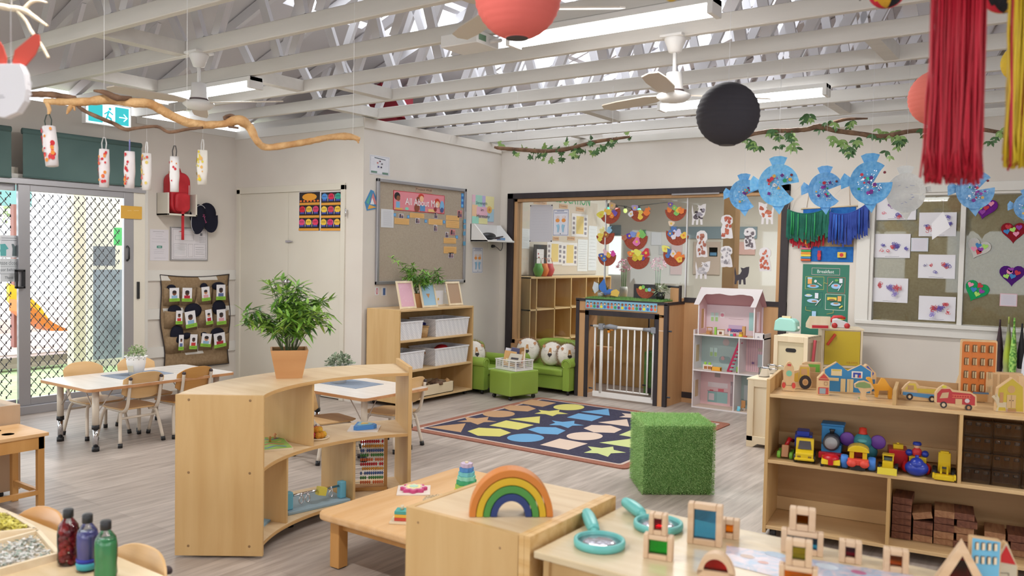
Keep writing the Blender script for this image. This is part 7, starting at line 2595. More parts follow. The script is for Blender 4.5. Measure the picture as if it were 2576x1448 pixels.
art((2195, 699, 2284, 760), 'painting with dense red and purple swirls, lower left', [(.2, .7, .1, 14, RED_), (.5, .6, .18, 26, '#7a6ab8'), (.72, .6, .14, 24, RED_), (.65, .35, .12, 14, '#8a7ac0')])
art((2310, 640, 2403, 700), 'painting with few scattered red and purple loops', [(.35, .55, .05, 4, RED_), (.72, .55, .12, 14, RED_), (.8, .55, .1, 8, BLU_), (.48, .25, .04, 4, BLU_), (.2, .55, .05, 3, '#77749c')])
art((2311, 745, 2404, 806), 'painting of a purple and red butterfly-like blot, lowest', [(.42, .5, .14, 24, RED_), (.6, .5, .16, 30, '#6a50a8'), (.75, .7, .1, 16, RED_), (.4, .25, .1, 12, '#8a7ac8'), (.82, .4, .08, 8, RED_)])
sheet('typed_note', 'small pale blue typed note between paintings', 'note', (2292, 598, 2335, 632), 'y', WY, '#c4ccd6', [('r', .05, .06, .95, .94, '#d0ccd6')] + lines(.15, .85, .2, .8, 8, '#b0aebc', .006))
sheet('typed_note', 'small pink-edged typed note under the green heart', 'note', (2515, 738, 2559, 770), 'y', WY, '#d8b0b8', [('r', .05, .06, .95, .94, '#ccc6d0')] + lines(.15, .85, .2, .8, 8, '#aeaabc', .006))
# white rhombus hanging
c = at(2367, 568, 'y', 7.9)
k = (at(2377, 568, 'y', 7.9).x - c.x) / 10
b = B()
b.prism([((x - 2367) * k, (568 - y) * k) for x, y in ((2371, 528), (2391, 572), (2346, 607), (2343, 562))], -0.002, 0, PAPER)
b.tube([((2371 - 2367) * k, 0, 40 * k), ((2371 - 2367) * k, 0, 2.84 - c.z)], 0.0006, '#e8e8ea', 4)
solo(b, 'paper_rhombus', 'white paper rhombus on a thread in front of a painting', 'paper shape', c)
def heartpts(s, n=30):
	return [(s * 0.95 * math.sin(t_) ** 3 * 1.0, s * (0.8125 * math.cos(t_) - 0.3125 * math.cos(2 * t_) - 0.125 * math.cos(3 * t_) - 0.0625 * math.cos(4 * t_))) for t_ in [2 * PI * i / n for i in range(n)]]
def heart(px, py, w, c, rot, label, minis):
	p = at(px, py, 'y', WY)
	k = (at(px + 10, py, 'y', WY).x - p.x) / 10
	s = w / 2 * k * 1.1
	t = thing('felt_heart', label, 'felt heart', (p.x, WY - 0.003, p.z), 0, 'felt hearts in the right window', (0, rad(rot), 0))
	b = B()
	b.prism(heartpts(s), -0.012, 0, noisy('felt_' + c[1:], c, c, (1, 1, 1), 80, 2, 0.95, 0.5, 300))
	b.build('felt_base', t, 0.003)
	cl_ = {'g': '#a0d060', 'b': '#2a78b8', 'p': '#e08aa8', 'r': '#b82030', 'v': '#8a2a98'}
	for u, v, q in minis:
		b = B()
		b.M = MT((u * s, -0.0125, v * s)) @ MR(rad(U(-25, 25)), 4, 'Y')
		b.prism(heartpts(s * 0.26, 16), -0.003, 0, cl_[q])
		b.build('small_heart', t)
heart(2478, 522, 60, '#6a1a86', 10, 'purple felt heart half behind the blue fish, upper right window', [(.4, .4, 'p'), (-.4, -.1, 'g'), (.1, 0, 'r'), (-.1, -.4, 'v'), (-.2, .3, 'b')])
heart(2550, 582, 62, '#8a1020', 0, 'dark red felt heart at the right edge', [(-.4, .4, 'r'), (-.5, 0, 'b'), (-.05, .15, 'g'), (.4, .35, 'v'), (.2, -.2, 'p')])
heart(2462, 623, 58, '#c8c4c0', 20, 'off-white felt heart in the right window', [(-.1, .2, 'b'), (.45, .3, 'g'), (-.3, -.2, 'p'), (.2, -.1, 'v'), (.15, -.35, 'r')])
heart(2546, 690, 62, '#4a1070', 0, 'dark purple felt heart lower at the right edge', [(-.1, .4, 'v'), (-.2, .2, 'p'), (.4, .15, 'r'), (-.4, -.15, 'g'), (.05, -.15, 'b')])
heart(2456, 730, 60, '#149a58', 22, 'green felt heart, lowest in the right window', [(-.6, .3, 'p'), (.1, .5, 'r'), (-.2, 0, 'b'), (.4, .1, 'v'), (.2, -.25, 'g')])
# breakfast poster
sheet('breakfast_poster', 'green poster headed Breakfast with four framed meals', 'poster', (2017, 665, 2134, 850), 'y', YB, '#2f7560', [
	('o', .20, .86, .80, .95, .008, '#c8a8b0'), ('t', 'Breakfast', .5, .905, .36, .045, '#e4ecea'),
	('o', .07, .66, .47, .83, .008, '#c0b858'), ('o', .55, .62, .92, .83, .008, '#b86a5c'), ('o', .06, .42, .45, .62, .006, '#2a6a78'), ('o', .52, .39, .93, .60, .008, '#dce4d8'),
	('r', .12, .73, .21, .815, '#e8a860'), ('r', .115, .80, .215, .82, '#a8cce8'), ('c', .24, .70, .13, .024, '#8ac0e8'), ('c', .24, .705, .07, .014, '#b06a40'), ('c', .29, .77, .03, .02, '#e0e0e0'), ('l', [(.33, .75), (.43, .71)], .015, '#d8c8c0'),
	('c', .73, .71, .10, .035, '#9ac4ec'), ('c', .73, .72, .045, .014, '#c87a6a'), ('r', .80, .755, .87, .815, '#dfe4ee'), ('c', .745, .79, .04, .016, '#6aaa58'), ('l', [(.58, .71), (.67, .78)], .014, '#dcd8d8'), ('l', [(.78, .65), (.86, .74)], .014, '#dcd8d8'),
	('c', .15, .57, .085, .018, '#a8ccec'), ('c', .15, .58, .055, .012, '#e0d8b8'), ('c', .25, .50, .13, .028, '#a8ccec'), ('c', .28, .495, .06, .012, '#a87a50'), ('r', .29, .535, .365, .61, '#dfe4ee'), ('l', [(.31, .44), (.42, .53)], .014, '#dcd8d8'),
	('r', .56, .52, .76, .56, '#e0c850'), ('c', .66, .525, .07, .014, '#8a6a4a'), ('r', .78, .51, .86, .58, '#e8a860'), ('c', .74, .47, .11, .024, '#a8ccec'), ('c', .75, .48, .06, .012, '#b08a60'), ('l', [(.82, .42), (.89, .45)], .03, '#d8c858'),
	('l', [(.47, .745), (.50, .755), (.53, .74), (.56, .75)], .008, '#c0b858'), ('r', .24, .29, .33, .36, '#a8ccec'), ('l', [(.1, .42), (.1, .37), (.22, .36)], .01, '#c0a858'), ('l', [(.70, .39), (.70, .35), (.56, .33)], .01, '#c0a858')])
# blue cloth organiser on a stick
c = at(2080, 590, 'y', YB)
t = thing('cloth_wall_hanging', 'blue and tan cloth wall hanging with small toy pouches behind the rag skirts', 'wall hanging', (0, YB, 0))
q0, q1 = at(2017, 656, 'y', YB), at(2146, 656, 'y', YB)
z0, z1, z2, z3 = at(2080, 658, 'y', YB).z, at(2080, 620, 'y', YB).z, at(2080, 541, 'y', YB).z, at(2080, 524, 'y', YB).z
b = B()
b.box(q0.x, -0.006, z0, q1.x, -0.002, z1, DENIM)
b.box(q0.x, -0.008, z2, q1.x + 0.01, -0.002, z3 + 0.01, DENIM)
b.box(q0.x, -0.004, z1, q1.x, -0.002, z2, KHAKI)
b.build('cloth_panel', t)
b = B()
b.tube([(q0.x - 0.02, -0.01, z3), (q1.x + 0.03, -0.01, z3 + 0.02)], 0.008, PINE, 8)
b.tube([(q0.x + 0.03, -0.008, z3), (q0.x + 0.06, -0.004, z3 + 0.24), (q1.x - 0.06, -0.004, z3 + 0.26), (q1.x - 0.04, -0.008, z3)], 0.002, '#b09070', 5)
b.build('hanging_stick', t)
for i, (x0, x1, y0, y1, c_) in enumerate(((2016, 2042, 622, 656, None), (2058, 2067, 630, 654, '#b02848'), (2108, 2130, 634, 648, '#d8b848'))):
	a, d = at(x0, y1, 'y', YB), at(x1, y0, 'y', YB)
	b = B()
	if c_:
		b.box(a.x, -0.03, a.z, d.x, -0.007, d.z, c_)
		b.disc((a.x + d.x) / 2, (a.z + d.z) / 2, 0.018, -0.031, '#c83030')
	else:
		for j, cc in enumerate(('#c85a2c', '#3a80b0', '#e0c848', '#e09030', '#3a9a50', '#d06a80')):
			h = (d.z - a.z) / 6
			b.box(a.x, -0.03, a.z + h * j, d.x, -0.007, a.z + h * (j + 0.95), cc)
	b.build('pouch', t, 0.004)
def skirt(px0, px1, ptop, sag, plen, cs, label, y, extra):
	"""rag strips hanging from a sagging cord"""
	a, d = at(px0, ptop, 'y', y), at(px1, ptop, 'y', y)
	k = (d.x - a.x) / (px1 - px0)
	t = thing('rag_skirt', label, 'rag skirt', (a.x, y, a.z), 0, 'rag skirts on the wall')
	W_ = d.x - a.x
	rs = random.Random(int(px0))
	f = lambda u: -sag * k * 4 * u * (1 - u) - extra(u) * k
	b = B()
	n = 30
	for i in range(n):
		u = (i + 0.5) / n
		for lay in range(2):
			w = W_ / n * rs.uniform(0.9, 1.5)
			L = plen * k * rs.uniform(0.75, 1.05)
			x = u * W_
			z = f(u)
			yy = -0.012 * lay - 0.004 * rs.random()
			sk = rs.uniform(-0.01, 0.01)
			b.add([(x - w / 2, yy, z), (x + w / 2, yy - 0.004, z), (x + w / 2 + sk * .5, yy - 0.012, z - L * .5), (x - w / 2 + sk * .5, yy - 0.006, z - L * .5), (x + w / 2 + sk, yy, z - L), (x - w / 2 + sk, yy - 0.006, z - L * rs.uniform(.95, 1.0))],
                  [(0, 3, 2, 1), (3, 5, 4, 2)], cs[0] if rs.random() < 0.88 else cs[1 + i % (len(cs) - 1)])
	b.build('rag_strip', t)['kind'] = 'stuff'
	b = B()
	b.tube([(u * W_, -0.01, f(u) + 0.005) for u in [i / 12 for i in range(13)]], 0.006, cs[0], 6)
	b.tube([(0, -0.01, f(0)), (W_ * 0.1, 0, f(0) + 0.16), (W_ * 0.35, 0.0, f(0) + 0.25)], 0.002, '#d8d0c8', 5)
	b.build('waist_cord', t)
	for q in range(5):
		u = rs.uniform(.1, .9)
		b = B()
		b.tube([(u * W_, -0.03, f(u)), (u * W_ + .004, -0.035, f(u) - plen * k * .5), (u * W_, -0.03, f(u) - plen * k * .8)], 0.004, cs[-1], 5)
		b.build('ribbon', t)
GRC = noisy('green_rag', '#17584a', '#24705a', (1, 1, 1), 9, 2, 0.8)
BLC = noisy('blue_rag', '#283c8c', '#3650a4', (1, 1, 1), 9, 2, 0.8)
REC, YEC = noisy('red_rag', '#a01828', '#b82838', (1, 1, 1), 9, 2, 0.8), noisy('yellow_rag', '#d0a028', '#dcb444', (1, 1, 1), 9, 2, 0.8)
skirt(1990, 2076, 545, 8, 72, [REC, YEC, REC], 'red and yellow rag skirt showing under the green one', YB - 0.03, lambda u: 0)
skirt(1982, 2086, 528, 14, 72, [GRC, GRC, YEC, noisy('green_ribbon', '#28a050', '#40b868', (1, 1, 1), 5, 2, 0.3)], 'dark green rag skirt hanging on the wall, left of the pair', YB - 0.06, lambda u: -4 * u)
skirt(2088, 2187, 535, 10, 82, [BLC, BLC, noisy('blue_ribbon', '#2a60c0', '#3a78d8', (1, 1, 1), 5, 2, 0.3)], 'royal blue rag skirt hanging on the wall, right of the pair', YB - 0.06, lambda u: -26 * u * u)
# ------------------------------------------------------------------ toy kitchen
t = thing('toy_cooktop', 'low pale toy cooker with pans, side panel facing us, behind the toy shelf', 'toy kitchen', (-2.25, 6.5, 0))
b = B()
b.box(0, 0.02, 0.05, 0.36, 0.46, 0.54, PINE)
b.box(-0.01, 0, 0.54, 0.38, 0.48, 0.553, PINEX)
b.build('cabinet_body', t, 0.002)
b = B()
b.box(0, 0, 0.05, 0.05, 0.02, 0.54, PINE)
b.box(0.31, 0, 0.05, 0.36, 0.02, 0.54, PINE)
b.box(0.05, 0, 0.49, 0.31, 0.02, 0.54, PINEX)
b.prism([(0, 0.0), (0.05, 0.0), (0.09, 0.03), (0.27, 0.03), (0.31, 0), (0.36, 0), (0.36, 0.09), (0, 0.09)], 0, 0.02, PINEX)
b.build('side_frame', t, 0.002)
for i, (px_, py_, r_, lab) in enumerate(((1922, 946, 0.045, 'shiny steel toy saucepan at the front of the toy cooker'), (1940, 938, 0.04, 'second steel toy pan behind the front saucepan'))):
	p = at(px_, py_, 'z', 0.556)
	tt = thing('toy_saucepan', lab, 'toy pan', (p.x, p.y, 0.554), 0, 'steel toy pans on the cooker')
	b = B()
	b.lathe([(r_ * .9, 0), (r_, 0.012), (r_, 0.07), (r_ * 1.05, 0.073), (r_ * .95, 0.07), (r_ * .95, 0.012), (0, 0.01)], CHROME, 24)
	b.build('pan_body', tt)
	b = B()
	b.tube([(r_, 0, 0.06), (r_ + 0.03, 0, 0.07), (r_ + 0.06, 0.0, 0.068)], 0.006, CHROME, 6)
	b.build('pan_handle', tt)
t = thing('crate_cupboard', 'pale wooden toy washing unit with an oval hand hole and red side handle', 'toy kitchen', (-2.21, 7.0, 0), rad(-4))
b = B()
W_, D_, H_ = 0.29, 0.33, 0.87
b.box(0.012, 0.012, 0.05, W_ - 0.012, D_ - 0.01, H_ - 0.05, PINE)
b.box(0.03, 0.0115, 0.3, 0.26, 0.0125, H_ - 0.05, '#cdbf9f')
b.build('inner_panel', t)
b = B()
for q in ((0, 0, 0, 0.035, 0.02, H_), (W_ - 0.035, 0, 0, W_, 0.02, H_), (0.035, 0, H_ - 0.05, W_ - 0.035, 0.02, H_), (0.035, 0, 0.40, W_ - 0.035, 0.02, 0.45), (W_ - 0.02, 0.02, H_ - 0.05, W_, D_, H_), (W_ - 0.02, D_ - 0.035, 0, W_, D_, H_ - 0.05), (W_ - 0.02, 0.02, 0.40, W_, D_, 0.45), (0, 0.02, H_ - 0.012, 0.02, D_, H_)):
	b.box(*q, PINE)
for k in range(5):
	b.box(0.0, 0.02 + k * 0.062, H_ - 0.012, W_, 0.065 + k * 0.062, H_, PINEX)
b.build('crate_frame', t, 0.002)
b = B()
b.prism(rrect(0.10, 0.735, 0.19, 0.768, 0.016), 0.009, 0.0115, '#1c1818')
b.build('hand_hole', t)
b = B()
b.bar((W_ + 0.012, 0.10, 0.66), (W_ + 0.012, 0.14, 0.84), 0.02, 0.03, '#c8505a')
b.build('red_handle', t, 0.004)
t = thing('toy_fridge', 'yellow-doored toy fridge marked ICE-COOL with a red slanted handle', 'toy kitchen', (-1.955, 7.56, 0), rad(22))
W_, D_, H_ = 0.335, 0.30, 0.915
b = B()
b.box(0, 0.012, 0.02, W_, D_, H_ - 0.015, PINE)
b.box(-0.008, 0, H_ - 0.015, W_ + 0.01, D_, H_, PINEX)
for x in (0, W_ - 0.016):
	b.box(x, 0, 0.02, x + 0.016, 0.012, H_ - 0.015, PINE)
b.box(0.016, 0, 0.565, W_ - 0.016, 0.012, 0.585, PINEX)
b.build('fridge_body', t, 0.002)
YD_ = col('#c8ac24', 0.35)
b = B()
b.box(0.02, 0.002, 0.59, W_ - 0.02, 0.011, H_ - 0.025, YD_)
b.text('ICE-COOL', 0.255, 0.615, 0.095, -0.0005 + 0.0015, '#a85a1c')
dr_ = b.build('door', t)
b = B()
b.bar((0.04, -0.012, 0.765), (0.105, -0.012, 0.865), 0.022, 0.022, '#d04428')
b.build('handle', dr_, 0.004)
b = B()
b.box(0.02, 0.002, 0.04, W_ - 0.02, 0.011, 0.56, YD_)
b.build('door', t)
# toaster, till, phone
p = at(1978, 833, 'z', 0.872)
t = thing('toy_toaster', 'mint green toy toaster on the crate unit', 'toy toaster', (p.x, p.y + 0.03, 0.872), rad(-6))
b = B()
b.prism([(-0.11, 0.0), (0.09, 0.0), (0.10, 0.02), (0.09, 0.09), (0.06, 0.115), (-0.06, 0.12), (-0.10, 0.09)], -0.05, 0.05, '#a4d8cc')
b.build('toaster_body', t, 0.012, 3)
b = B()
b.box(-0.05, -0.01, 0.10, 0.03, 0.01, 0.135, '#e0c8a0')
b.build('toast', t)
b = B()
b.box(0.09, -0.01, 0.03, 0.115, 0.01, 0.05, '#e8e4dc')
b.build('lever', t)
p = at(2058, 826, 'z', 0.916)
t = thing('toy_cash_register', 'wooden toy cash register with a red drawer on the toy fridge', 'toy till', (p.x - 0.0, p.y + 0.03, 0.916), rad(28))
b = B()
b.prism([(-0.06, 0), (0.12, 0), (0.12, 0.04), (-0.03, 0.12), (-0.06, 0.12)], -0.10, 0.09, PINE, 'x')
b.build('till_body', t)
b = B()
b.box(-0.08, -0.066, 0.008, 0.07, -0.06, 0.034, '#b82030')
b.build('drawer', t)
o = B()
o.add([(-0.09, -0.062, 0.043), (0.08, -0.062, 0.043), (0.08, 0.05, 0.10), (-0.09, 0.05, 0.10)], [(0, 1, 2, 3)], '#dcd8da')
o.build('key_panel', t)
t.scale = (0.9, 0.9, 0.9)
ch = t.children
b = B()
b.prism([(-0.10, 0.0), (0.09, 0.0), (0.09, 0.045), (-0.04, 0.125), (-0.10, 0.125)], 0.088, 0.092, PINE, 'x')
for o_ in list(t.children):
	pass
p = at(2108, 824, 'z', 0.916)
t = thing('toy_phone', 'white and red pull-along toy phone with a yellow dial on the toy fridge', 'toy phone', (p.x, p.y + 0.02, 0.916), rad(25))
b = B()
b.prism([(-0.06, 0.0), (0.075, 0.0), (0.085, 0.03), (0.06, 0.055), (-0.02, 0.085), (-0.06, 0.08)], -0.05, 0.05, '#dcdadc')
b.build('phone_body', t, 0.012, 3)
b = B()
b.tube([(-0.07, 0.0, 0.05), (-0.04, 0, 0.095), (0.02, 0, 0.098), (0.05, 0.0, 0.08)], [0.02, 0.015, 0.014, 0.018], '#c83a3c', 10)
b.build('handset', t)
b = B()
b.lathe([(0, 0.004), (0.028, 0.003), (0.028, 0)], '#e0c840', 16, (0.02, -0.02, 0.075))
b.build('dial', t)
for x in (-0.045, 0.06):
	b = B()
	b.M = MT((x, -0.055, 0.022)) @ MR(rad(90), 4, 'X')
	b.lathe([(0, -0.006), (0.024, -0.006), (0.024, 0.006), (0, 0.006)], '#c83a3c', 14)
	b.build('wheel', t)
# aprons and bags at the far right
t = thing('wall_hook_rail', 'white hook rail under the right window sill', 'hook rail', (-0.70, YB, 0.85), 0)
b = B()
b.box(0, -0.02, 0, 0.75, 0, 0.04, TRIM)
b.build('rail', t)
for k in range(4):
	b = B()
	b.tube([(0.08 + 0.13 * k, -0.02, 0.02), (0.08 + 0.13 * k, -0.05, 0.015), (0.08 + 0.13 * k, -0.055, 0.04)], 0.005, CHROME, 6)
	b.build('hook', t)
def bag(px0, px1, py0, py1, mat, label, y, style=0):
	a, d = at(px0, py1, 'y', y), at(px1, py0, 'y', y)
	w, h = d.x - a.x, d.z - a.z
	t = thing('hanging_bag', label, 'hanging bag', ((a.x + d.x) / 2, y, d.z), 0, 'dress-up clothes and bags on the hooks')
	b = B()
	rs = random.Random(int(px0))
	n, m = 12, 10
	vs, fs = [], []
	for j in range(m + 1):
		v = j / m
		ww = w / 2 * (0.25 + 0.75 * min(1, v * 1.6)) * (1 - 0.25 * max(0, v - 0.8) * 5)
		for i in range(n):
			a_ = 2 * PI * i / n
			vs.append((ww * math.cos(a_) * (1 + 0.08 * math.sin(5 * a_ + v * 4)), 0.035 * math.sin(a_) * (0.4 + v), -h * v))
	for j in range(m):
		for i in range(n):
			fs.append((j * n + i, (j + 1) * n + i, (j + 1) * n + (i + 1) % n, j * n + (i + 1) % n))
	fs.append(tuple(m * n + i for i in range(n)))
	b.add(vs, fs, mat, True)
	b.build('fabric', t)
	b = B()
	b.tube([(0, 0, 0.0), (0.0, -0.0, 0.06)], 0.008, mat, 6)
	b.build('strap', t)
SPOT = noisy('green_spots', '#4a9030', '#b0dc70', (1, 1, 1), 55, 0, 0.5)
bag(2498, 2528, 822, 940, noisy('brown_cloth', '#35262c', '#4c363c', (1, 1, 1), 12), 'dark brown striped garment hanging at the left of the hooks', YB - 0.09)
bag(2521, 2550, 815, 935, noisy('hi_vis', '#b8cc28', '#8a8878', (1, 1, 0.3), 14, 1), 'yellow and grey high-visibility vest on the hooks', YB - 0.16)
bag(2536, 2562, 818, 945, SPOT, 'lime green spotted bag on the hooks', YB - 0.24)
bag(2556, 2582, 832, 925, '#1e1c22', 'black garment behind the green spotted bag', YB - 0.09)
bag(2568, 2600, 850, 960, '#dcdce4', 'white cloth garment at the right edge', YB - 0.30)
# ------------------------------------------------------------------ toy shelving unit
SH = (-1.42, 4.40)
SA = rad(8)
t = thing('toy_shelf', 'birch toy shelving unit with vehicles and blocks at the right', 'shelving unit', (SH[0], SH[1], 0), SA)
W_, D_ = 1.45, 0.37
BIRS = wood('birch_shelf_back', '#ae8a60', '#bd9a70', 'x')
b = B()
b.prism([(0, 0.03), (D_, 0.03), (D_, 0.875), (0.0, 0.865)], 0, 0.018, BIRCH, 'x')
b.build('side_panel', t, 0.002)
b = B()
b.prism([(0, 0.03), (D_, 0.03), (D_, 0.875), (0.0, 0.865)], W_ - 0.018, W_, BIRCH, 'x')
b.build('side_panel', t, 0.002)
b = B()
b.box(0.018, D_ - 0.012, 0.03, W_ - 0.018, D_, 0.875, BIRS)
b.build('back_panel', t)
b = B()
for z in (0.073, 0.448):
	b.box(0.018, D_ - 0.03, z, W_ - 0.018, D_ - 0.012, z + 0.075, BIRCHX)
b.build('back_rail', t)
for nm, z in (('bottom_board', 0.053), ('shelf_board', 0.412), ('top_board', 0.768)):
	b = B()
	b.box(0.018, 0.0, z, W_ - 0.018, D_ - 0.012, z + 0.018, BIRCHX)
	b.build(nm, t, 0.002)
for x, z0, z1 in ((0.625, 0.786, 0.862), (0.925, 0.43, 0.768), (0.615, 0.071, 0.412)):
	b = B()
	b.box(x - 0.008, 0.0, z0, x + 0.008, D_ - 0.03, z1, BIRCH)
	b.build('divider', t, 0.001)
for x in (0.05, W_ - 0.05):
	for y in (0.04, D_ - 0.04):
		b = B()
		b.lathe([(0.018, 0), (0.018, 0.053)], BLACKP, 10, (x, y, 0))
		b.build('foot', t)
ST, SM, SB = 0.787, 0.431, 0.072
def shp(lx, ly, z):
	return (SH[0] + lx * math.cos(SA) - ly * math.sin(SA), SH[1] + lx * math.sin(SA) + ly * math.cos(SA), z)
NATW = wood('toy_block_wood', '#c8a478', '#d8b88c', 'z', rough=0.5)
def cut(name, label, px, z, outline, ops, th=0.022, rz=None, group='wooden figures on top of the toy shelf', wd=NATW, face=None, dy=0.0):
	"""cut-out wooden figure standing at z; px = x0,y0,x1,y1 in the photo"""
	x0, y0, x1, y1 = px
	p = at((x0 + x1) / 2, y1, 'z', z)
	d = (p - CAM).dot(_f)
	k = d / F_PX
	rz = rad(22) if rz is None else rz
	W, H = (x1 - x0) * k / max(0.5, math.cos(-YAW - rz)), (y1 - y0) * k
	b = B()
	b.M = MT((-W / 2, 0, 0))
	b.prism([(u * W, v * H) for u, v in outline], -th / 2, th / 2, wd)
	if face:
		cx = sum(u for u, v in outline) / len(outline)
		cz = sum(v for u, v in outline) / len(outline)
		b.poly([((cx + (u - cx) * .94) * W, (cz + (v - cz) * .94) * H) for u, v in outline], -th / 2 - 0.0005, face)
	draw(b, ops, W, H, -th / 2 - 0.0008)
	return solo(b, name, label, 'toy figure', (p.x, p.y, z + 0.0005), rz, group, bev=0.0)
RKT = [(.15, 0), (.35, .04), (.65, .04), (.85, 0), (1, .14), (.93, .32), (.86, .36), (.88, .6), (.8, .82), (.62, .97), (.5, 1), (.38, .97), (.2, .82), (.12, .6), (.14, .36), (.07, .32), (0, .14)]
cut('toy_rocket', 'wooden rocket with a red tip and teal round window at the left end', (1966, 908, 2000, 983), ST, RKT, [('p', [(.38, .92), (.62, .92), (.62, .84), (.36, .85)], '#c04a40'), ('c', .5, .6, .2, .1, '#7ab89a'), ('c', .16, .2, .13, .1, '#c8403a'), ('c', .84, .2, .13, .1, '#c8403a'), ('l', [(.25, .3), (.3, .2), (.7, .2), (.75, .3)], .02, '#5a4030')])
cut('toy_tractor', 'wooden yellow tractor with a big black wheel', (1994, 917, 2040, 978), ST, [(0, .1), (0, .62), (.1, .75), (.3, .78), (.38, .98), (.8, 1), (.86, .9), (.88, .55), (1, .35), (.98, .12), (.75, 0), (.5, .02), (.4, .1), (.2, .04)], [('p', [(.02, .3), (.3, .3), (.3, .7), (.02, .6)], '#d0a83c'), ('p', [(.32, .35), (.85, .35), (.82, .92), (.38, .92)], '#c8a438'), ('p', [(.42, .6), (.74, .6), (.72, .85), (.42, .85)], '#c09464'), ('c', .65, .3, .31, .29, '#2c2224'), ('c', .65, .3, .15, .14, '#c8a070'), ('c', .65, .3, .1, .09, '#b88a58')])
cut('toy_truck', 'wooden green lorry behind the tractor', (2018, 910, 2062, 970), ST, [(0, .1), (0, .95), (.2, 1), (.95, 1), (1, .9), (.97, .1), (.7, .0), (.3, .02)], [('r', .3, .4, .92, .92, '#6aa83e'), ('r', .38, .58, .7, .8, '#b8935f'), ('r', .3, .34, .92, .42, '#c0c4c4'), ('r', .3, .14, .92, .34, '#6aa83e'), ('c', .45, .18, .2, .16, '#2c2224')])
cut('toy_fire_station', 'small wooden house with a red gable and grey door at the front', (2056, 934, 2086, 992), ST, [(0, 0), (0, .72), (.45, 1), (.9, .75), (.9, 0)], [('p', [(.08, .72), (.45, .93), (.82, .72)], '#c04038'), ('r', .06, .64, .84, .70, '#a83a34'), ('r', .06, .04, .84, .34, '#b8403a'), ('r', .14, .06, .62, .30, '#8a98a0'), ('o', .5, .44, .74, .58, .03, '#8a5a3c')], th=0.045)
cut('toy_police_station', 'blue double-gabled wooden building, the widest figure on the shelf', (2074, 910, 2186, 988), ST, [(0, 0), (0, .74), (.26, 1), (.5, .72), (.78, .95), (1, .74), (1, 0)], [('r', .16, .55, .38, .76, '#d8c498'), ('r', .18, .70, .36, .75, '#c8b050'), ('r', .58, .50, .80, .72, '#e0d8d0'), ('r', .61, .52, .77, .68, '#3044a0'), ('r', .65, .52, .70, .62, '#d8d0c0'), ('r', .73, .52, .77, .6, '#c84030'), ('r', .12, .38, .32, .48, '#d0b888'), ('r', .36, .04, .46, .46, '#d0b888'), ('r', .49, .04, .62, .46, '#d0b888'), ('l', [(.545, .06), (.545, .44)], .006, '#9a7a50')], face='#2f7cb0', th=0.018)
cut('toy_blue_cottage', 'dark blue and grey wooden house behind the blue building', (2168, 915, 2200, 990), ST, [(0, 0), (0, .9), (.25, 1), (.95, .72), (1, .6), (1, 0)], [('r', .3, .1, .9, .5, '#3a6a98'), ('p', [(.1, .88), (.28, .96), (.8, .7), (.7, .62)], '#4a50a0')], th=0.03, rz=rad(35))
cut('toy_tree', 'wooden tree with a green crown near the front edge', (2150, 957, 2194, 1005), ST, [(.2, 0), (.32, .1), (.36, .35), (.2, .6), (.02, .62), (0, .8), (.2, .95), (.5, 1), (.85, .9), (1, .65), (.85, .5), (.62, .42), (.58, .2), (.7, .05), (.72, 0)], [('p', [(.05, .66), (.06, .82), (.25, .92), (.5, .95), (.8, .84), (.85, .66), (.5, .62)], '#7a9058'), ('c', .25, .1, .05, .05, '#8a9a68')])
cut('toy_camel', 'plain orange-yellow wooden camel', (2180, 949, 2240, 1001), ST, [(.0, .9), (.02, .98), (.14, 1), (.22, .9), (.26, .66), (.45, .68), (.58, .98), (.7, .95), (.9, .6), (1, .5), (.98, 0), (.86, 0), (.84, .4), (.5, .38), (.46, .05), (.36, .05), (.34, .4), (.22, .5), (.12, .78)], [], wd=col('#d89a28', 0.5))
cut('toy_pickup', 'wooden yellow and blue pick-up truck right of the divider', (2270, 958, 2357, 1008), ST, [(0, .3), (.02, .55), (.12, .8), (.22, .96), (.38, .95), (.48, .75), (.95, .68), (1, .6), (1, .12), (.8, .0), (.7, .02), (.3, .08), (.16, .14)], [('p', [(.08, .55), (.2, .88), (.36, .88), (.42, .55)], '#ccb448'), ('r', .42, .44, .96, .64, '#c4ac44'), ('r', .16, .56, .32, .78, '#b08a60'), ('p', [(.04, .28), (.04, .44), (.96, .36), (.96, .14)], '#4a86b8'), ('c', .22, .2, .09, .17, '#2c2224'), ('c', .22, .2, .04, .08, '#d8c098'), ('c', .8, .14, .09, .17, '#2c2224'), ('c', .8, .14, .04, .08, '#d8c098')])
cut('toy_fire_engine', 'worn red wooden fire engine with a ladder', (2356, 968, 2449, 1028), ST, [(0, .25), (0, .65), (.08, .85), (.2, 1), (.34, .9), (.45, .78), (.85, .74), (.98, .62), (1, .2), (.85, .02), (.75, 0), (.6, .08), (.3, .14), (.15, .1)], [('p', [(.04, .25), (.04, .62), (.14, .82), (.34, .84), (.4, .72), (.85, .68), (.95, .55), (.95, .2)], '#b03034'), ('p', [(.1, .42), (.16, .66), (.32, .7), (.3, .46)], '#c0a07a'), ('r', .4, .58, .84, .61, '#d86a50'), ('r', .4, .48, .84, .51, '#d86a50'), ('r', .48, .2, .64, .44, '#c8a478'), ('c', .2, .92, .06, .06, '#ccc040'), ('c', .76, .38, .06, .09, '#c8b8b8'), ('c', .2, .16, .085, .14, '#2c2224'), ('c', .2, .16, .045, .08, '#c8b090'), ('c', .8, .1, .085, .14, '#2c2224'), ('c', .8, .1, .04, .07, '#b08058')] + [('l', [(.44 + .06 * q, .5), (.44 + .06 * q, .6)], .012, '#d86a50') for q in range(7)])
